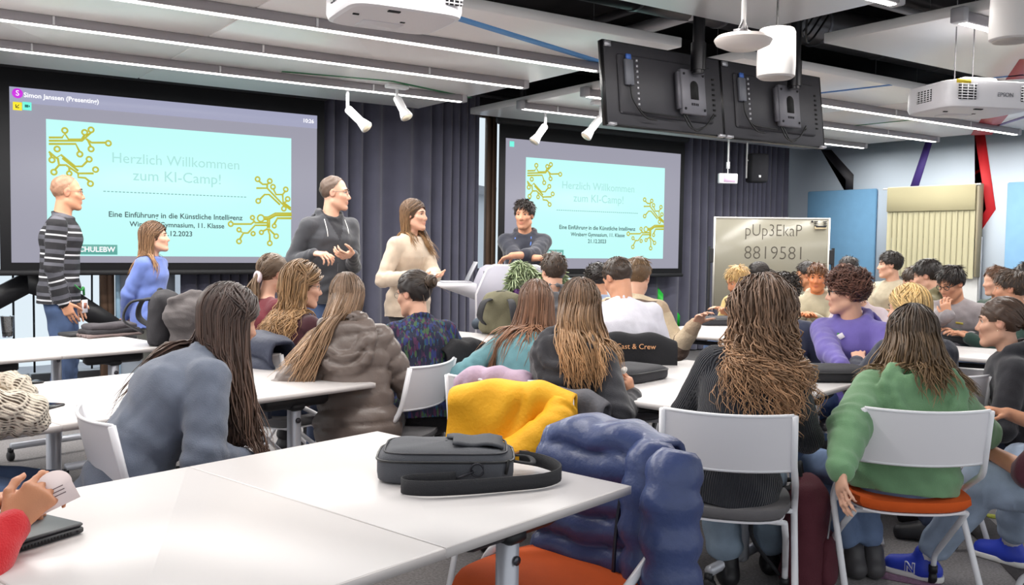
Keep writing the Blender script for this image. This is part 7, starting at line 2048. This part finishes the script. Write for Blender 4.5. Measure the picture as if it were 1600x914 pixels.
# --- chairs under the seated people
CH = [('curlygirl', 'grey', 'white chair with grey seat under the curly-haired girl'), ('greenhoodie', 'orange', 'white chair with a bright orange seat under the girl in green'),
      ('maroon', 'grey', 'white chair with dark grey seat under the person in maroon'), ('profile', 'grey', 'white chair under the girl in profile at the right edge'), 
      ('glassesgirl', 'grey', 'white chair under the girl with round glasses'), ('pony', 'grey', 'white chair under the girl with the scrunchie'), ('tshirt', 'grey', 'white chair under the white T-shirt student'),
      ('fleece', 'grey', 'white chair under the boy in the two-tone fleece'), ('purple', 'grey', 'white chair under the boy in the purple hoodie'), ('blonde', 'grey', 'white chair under the blonde girl'), ('glassesboy', 'grey', 'white chair under the student with black glasses'),
      ('navycurl', 'grey', 'white chair under the boy in the navy jumper'), ('greyhood', 'grey', 'white chair under the grey hoodie boy near the lectern'), ('hidden_blue', 'grey', 'white chair under the boy in pale blue'), ('mustard', 'grey', 'white chair under the mustard sweatshirt boy'),
      ('ponydark', 'grey', 'white chair under the girl by the whiteboard'), ('olivehood', 'grey', 'white chair under the sand hoodie boy'), ('behindolive', 'grey', 'white chair under the black-haired boy by the whiteboard'), ('palejumper', 'grey', 'white chair under the pale jumper boy'),
      ('beigesweat', 'grey', 'white chair under the beige sweatshirt boy'), ('behindpurple', 'grey', 'white chair behind the purple hoodie boy'), ('oliveboy', 'grey', 'white chair under the olive hoodie boy'), ('browncap', 'grey', 'white chair under the brown-haired boy behind the olive hoodie'),
      ('greenjacket', 'grey', 'white chair under the boy in the dark green jacket'), ('rear1', 'grey', 'white chair under the reddish-haired boy'), ('rear2', 'grey', 'white chair under the boy before the second blue panel'), ('knit', 'grey', 'white chair at the left edge under the knitted cardigan')]
for k, col, lab in CH: chair_for(P[k], col, lab)
def chair_back_at(col, px, py, d, face, label):
    """a chair whose backrest stands at the given spot and which faces the given way (0 away from the camera, 90 to the right)"""
    p = PD(px, py, d); v = p[:2] / np.linalg.norm(p[:2]); a = math.radians(face)
    f = np.array([v[0] * math.cos(a) + v[1] * math.sin(a), -v[0] * math.sin(a) + v[1] * math.cos(a)])
    return chair(col, p[:2] + f * .25, math.atan2(-f[0], f[1]), label)
def chair_on_line(e0, e1, col, label, gap=.0):
    """a chair whose backrest carries a coat hung over the line e0-e1, facing away from the camera"""
    u = _nrm([e1[0] - e0[0], e1[1] - e0[1], 0])[:2]; f = np.array([-u[1], u[0]]); m_ = (e0[:2] + e1[:2]) / 2
    if f @ m_ < 0: f = -f
    return chair(col, m_ + f * (.25 + gap), math.atan2(-f[0], f[1]), label)
chair_on_line(Y0_, Y1_, 'grey', 'white chair under the girl in the black hoodie, hidden by the yellow jacket')
chair_on_line(PD(722, 590, 4.02), PD(826, 604, 3.92), 'grey', 'white chair under the girl in the teal jumper')
chair_on_line(PD(684, 560, 4.75), PD(758, 534, 4.95), 'grey', 'white chair under the person in the leaf-print shirt')
chair_back_at('grey', 678, 600, 4.45, -62, 'white chair with its back turned sideways, under the girl in the taupe puffer coat')
chair_back_at('grey', 146, 694, 3.02, 78, 'white chair under the girl in the blue-grey sweatshirt')
chair_back_at('grey', 1506, 590, 4.6, 10, 'empty white chair between the green hoodie girl and the girl in profile')
chair_back_at('grey', 298, 518, 5.6, -150, 'white chair whose top shows beyond the rear left table')
# ------------------------------------------------------------------ clothes on chair backs and small worn things
def chest_pt(I, x, h, off=.004, back=False):
    """a point on the front of a person's top: x across, h up from the collar"""
    f = np.cross(I['upc'], I['SX']) * (-1 if back else 1)
    base = I['sp'][3] + I['SX'] * x + I['upc'] * h
    best = .4
    ts = np.linspace(.45, -.05, 240)
    pts = base[None] + f[None] * ts[:, None]
    d = field_pts(I['cl'][:5], pts)
    k = np.argmax(d < off)
    return pts[k], f
def worn_strip(I, name, xh, w, mat, off=.006):
    pts = np.array([chest_pt(I, x, h, off)[0] for x, h in xh])
    b = MB(); b.tube(smooth_path(pts, 20), w, 6, flat=.35, ref=tuple(np.cross(I['upc'], I['SX'])))
    return b.build(name, mat, I['root'], True)
def worn_plate(I, name, x, h, w, hh, mat, off=.010, rot=0.0, back=False):
    p, f = chest_pt(I, x, h, off, back)
    X = I['SX'] * (-1 if back else 1); U = I['upc']
    c, s = math.cos(rot), math.sin(rot); X, U = X * c + U * s, U * c - X * s
    b = MB(); b.box(p, (w, hh, .004), np.stack([X, U, np.cross(X, U)]).T, bev=.001)
    return b.build(name, mat, I['root']), p, X, U
# white drawstrings and zip of the charcoal hoodie
wht = M('string_white', (226, 224, 220), .7)
worn_strip(P['hoodieman'], 'drawstring', [(-.085, -.02), (-.088, -.10), (-.086, -.19)], .0035, wht, .008); worn_strip(P['hoodieman'], 'drawstring', [(.085, -.02), (.088, -.10), (.084, -.17)], .0035, wht, .008)
worn_strip(P['hoodieman'], 'zip', [(0, -.18), (0, -.28), (0, -.42)], .003, M('zip_grey', (120, 120, 124), .4, .5), .004)
# lanyard of the lectern man
blue = M('lanyard_blue', (84, 124, 206), .6)
worn_strip(P['lectern'], 'lanyard', [(-.06, -.02), (-.062, -.12), (-.05, -.26)], .006, blue, .008); worn_strip(P['lectern'], 'lanyard', [(.075, -.03), (.085, -.15), (.088, -.27)], .006, blue, .008)
worn_plate(P['lectern'], 'name_badge', .07, -.29, .075, .05, M('badge_paper', (236, 232, 234), .5))
# green lanyard and badge of the striped man hang at his pocket
I = P['striped']; p, f = chest_pt(I, .05, -.56, .02)
b = MB(); b.tube(smooth_path([p + [.07, -.02, .07], p + [.05, .02, .03], p + [.02, .03, .05], p + [0, .03, -.01]], 12), .010, 6, flat=.5); b.build('lanyard', M('lanyard_green', (40, 130, 60), .6), I['root'], True)
b = MB(); b.box(p + [0, .035, -.09], (.06, .004, .095), rotz(-.5), bev=.001); cd = b.build('name_badge', M('badge_paper', (236, 232, 234), .5), I['root'])
b = MB(); b.box(p + [0, .0385, -.085], (.03, .003, .04), rotz(-.5)); b.build('portrait', M('badge_photo', (170, 110, 90), .5), cd)
# name tag and prints on the purple hoodie
I = P['purple']
worn_plate(I, 'name_tag', .035, -.075, .095, .030, M('badge_paper', (236, 232, 234), .5), .010, -.55)
worn_plate(I, 'print', .09, -.17, .055, .10, M('print_white', (222, 218, 230), .7), .006, .15); worn_plate(I, 'print', .09, -.18, .028, .045, M('print_purple', (90, 80, 150), .7), .009, .15)
for k in range(3): worn_plate(I, 'print', -.085, -.155 - .016 * k, .075 - .018 * k, .007, M('print_white', (222, 218, 230), .7), .006, -.05)
b = MB(); p, f = chest_pt(I, .03, -.045, .012); b.tube([p, p + [0, 0, -.03]], .006, 6); b.build('tag_clip', M('lanyard_green', (40, 130, 60), .6), I['root'])
# shoulder print and pocket on the grey sweatshirt student
worn_plate(P['glassesboy'], 'name_tag', -.07, -.10, .05, .014, M('tag_yellow', (226, 206, 90), .6), .010, .1)
worn_plate(P['profile'], 'name_tag', .06, -.16, .08, .10, M('badge_paper', (236, 232, 234), .5), .012, .3)
b = MB(); I = P['profile']; b.lathe([(0, 0), (.0035, 0), (.0035, .003), (0, .003)], I['H'](-.079, .004, -.034), 8); b.build('ear_stud', M('stud', (236, 220, 190), .15, .9), I['root'])
# bracelet / hair tie of the ponytail girl
I = P['pony']; c = I['H'](0, -.112, -.036)
b = MB(); b.tube([c + .030 * (math.cos(t) * I['Hx'] + math.sin(t) * I['Hz']) for t in np.linspace(0, 6.283, 14, endpoint=False)], .014, 8, closed=True); b.build('scrunchie', M('scrunchie', (216, 200, 204), .8, bump=.4, bscale=80), I['root'], True)
I = P['printed']
# black shirt with lettering over the chair of the white T-shirt student
ch = None
I = P['tshirt']; Rw = I['Rw']; rx = I['root_xy']
def chair_line(I, z=.80, half=.235, back=.268):
    c = I['root_xy'] + I['Rw'] @ np.array([0, .045 - back, 0])
    u = I['Rw'] @ np.array([1.0, 0, 0])
    a, b_ = c - u * half, c + u * half
    return np.array([a[0], a[1], z]), np.array([b_[0], b_[1], z])
def over_chair(I, name, label, mat, front, back, pat=None, seed=1, thick=.02, half=.24, wave=.008, gap=.028, cat='jacket', z=.80):
    a, b_ = chair_line(I, z, half)
    return draped(name, label, a, b_, z, front, back, mat, cat, thick, pat, seed, wave, gap)
blk_c = M('black_shirt', (28, 28, 32), .9, bump=.3, bscale=300)
sh_, fr_ = over_chair(P['tshirt'], 'black_shirt', 'black crew shirt with orange lettering hung over the chair of the white T-shirt student', blk_c, .36, .25, None, 8, .012, .25, .004, .052, 'shirt', .84)
n = np.append(fr_['n'], 0); u = np.append(fr_['u'], 0)
m = Matrix(((u[0], 0, n[0], 0), (u[1], 0, n[1], 0), (0, 1, 0, 0), (0, 0, 0, 1))); pos = n * (.052 + .022) + u * .025 + np.array([0, 0, .838]); m.translation = Vector(pos)
text_obj('lettering', 'Cast & Crew', .040, M('print_orange', (230, 170, 120), .7), sh_, m, .001, 'CENTER', .0)
# other coats over chair backs
over_chair(P['glassesgirl'], 'navy_jacket', 'dark navy quilted jacket over the chair of the girl with round glasses', M('navy_quilt', (44, 50, 70), .6, bump=.3, bscale=60), .30, .22, 'puffer', 4, .05, .27, .008, .04, z=.84)
def over_px(name, label, a, b_, front, back, mat, pat, seed, thick, wave, gap, **k):
    e0, e1 = PD(*a), PD(*b_); return draped(name, label, e0, e1, (e0[2] + e1[2]) / 2 - thick / 2, front, back, mat, 'jacket', thick, pat, seed, wave, gap, **k)
over_px('lavender_jacket', 'dusty lavender padded jacket over the chair of the girl in teal', (718, 584, 4.05), (830, 598, 3.95), .30, .2, M('lavender', (176, 152, 172), .7, bump=.3, bscale=60), 'soft', 5, .045, .008, .04)
over_px('grey_coat', 'dark grey coat over the chair of the black hoodie girl behind the yellow jacket', (806, 606, 3.82), (948, 640, 3.66), .40, .2, M('coat_grey', (92, 92, 98), .8, bump=.3, bscale=60), 'soft', 7, .03, .010, .035)
over_px('black_jacket', 'black jacket hung over the chair between the puffer coat girl and the teal girl', (684, 560, 4.75), (758, 534, 4.95), .62, .25, M('jacket_black', (26, 26, 30), .85, bump=.3, bscale=60), 'soft', 9, .06, .014, .05)
# the card held over the laptop
p = PD(88, 766, 1.92)
cdm = empty('paper_card', p, .5, 'pale rounded card with printed lines held above the laptop', 'card')
vx = _nrm(CAM_R * .9 + CAM_U * .35); vz_ = _nrm(-CAM_F + CAM_U * .55); vz_ = _nrm(vz_ - vx * (vz_ @ vx)); vy = np.cross(vz_, vx)
poly = [(-.05, -.035), (.035, -.035)] + [(.035 * math.cos(a) + .0, .012 + .03 * math.sin(a)) for a in np.linspace(-.3, math.pi, 18)] + [(-.05, .02)]
b = MB(); b.prism(poly, .0012, lambda x, y, z: vx * x + vy * y + vz_ * z); b.build('sheet', M('card_paper', (232, 214, 212), .7), cdm)
b = MB()
for k in range(3): 
    q = vx * -.002 + vy * (.004 - k * .008) + vz_ * .0016
    b.box(q, (.034, .0018, .0006), np.stack([vx, vy, vz_]).T)
o = b.build('printed_line', M('ink', (110, 90, 92), .7), cdm); o['kind'] = 'stuff'
b = MB(); q = vx * -.045 + vy * .018 + vz_ * .002; b.box(q, (.018, .008, .003), np.stack([vx, vy, vz_]).T, bev=.001); b.build('yellow_tab', M('tab_yellow', (240, 220, 40), .6), cdm)
# food in the raised hand, bottle beside
p = PD(973, 580, 3.95)
blob('snack', 'small white piece of food held up by the black hoodie girl', 'food', [(C(p, p + [.012, 0, .008], .013, .011), 0, 'u')], M('snack_white', (236, 232, 226), .7), .004, .001, 30, 1, 'bite')
p = PD(952, 590, 4.25); p[2] = .742
bt = empty('water_bottle', p, 0, 'clear grey water bottle beside the black hoodie girl on the table', 'bottle')
b = MB(); b.lathe([(0, 0), (.034, 0), (.036, .01), (.036, .10), (.022, .13), (.018, .15), (0, .15)], (0, 0, 0), 18); b.build('vessel', M('bottle_grey', (120, 124, 130), .15), bt, True, auto=True)
b = MB(); b.lathe([(0, .15), (.02, .15), (.02, .172), (0, .172)], (0, 0, 0), 14); b.build('cap', M('bottle_cap', (220, 222, 226), .3), bt, True, auto=True)
# blue sneakers of the person in maroon: white soles, socks and the letter on the side
I = P['maroon']
for g in (1, -1):
    a = I['LG'][g]['a']; fd = _nrm(np.array([g * .12, 1, 0])); sd = np.array([fd[1], -fd[0], 0]) * g
    shoe = [o for o in I['root'].children if o.name.startswith('shoe')][0 if g == 1 else 1]
    z0 = a[2] - .088
    V, Q = sculpt([(C(a * [1, 1, 0] + fd * -.038 + [0, 0, z0 + .014], a * [1, 1, 0] + fd * .148 + [0, 0, z0 + .014], .042, .040), 0, 'u')], .010)
    V[:, 2] = np.clip(V[:, 2], z0 + .001, z0 + .026); link('sole', npmesh('sole', V, Q, True), M('sole_white', (232, 230, 226), .6), shoe)
    b = MB(); b.tube([a + [0, 0, .0], a + (I['LG'][g]['k'] - a) * .12, a + (I['LG'][g]['k'] - a) * .26], [.040, .042, .046], 14); b.build('sock', M('sock_white', (230, 226, 226), .9, bump=.3, bscale=200), I['root'], True)
    mx = np.array([fd, [0, 0, 1.0], sd]).T if np.linalg.det(np.array([fd, [0, 0, 1.0], sd]).T) > 0 else np.array([-fd, [0, 0, 1.0], sd]).T
    m = Matrix([[*mx[0], 0], [*mx[1], 0], [*mx[2], 0], [0, 0, 0, 1]]); m.translation = Vector(a + fd * .045 + sd * .042 + np.array([0, 0, -.042]))
    text_obj('lettering', 'N', .055, M('sole_white', (232, 230, 226), .6), shoe, m, .003, 'CENTER', .0035)
    m2 = m.copy(); m2.translation = Vector(a + fd * .045 + sd * .0445 + np.array([0, 0, -.042])); text_obj('lettering', 'N', .055, M('shoe_44_66_190', (44, 66, 190), .5), shoe, m2, .003, 'CENTER', .0)
# maroon backpack on the floor by the orange chair
p = PD(1262, 735, 3.75); backpack('wine red backpack with tan leather straps on the floor between the two front chairs', (p[0], p[1], 0.0), .6, M('pack_wine', (88, 34, 46), .85, bump=.3, bscale=200), M('pack_wine', (88, 34, 46), .85), .46)
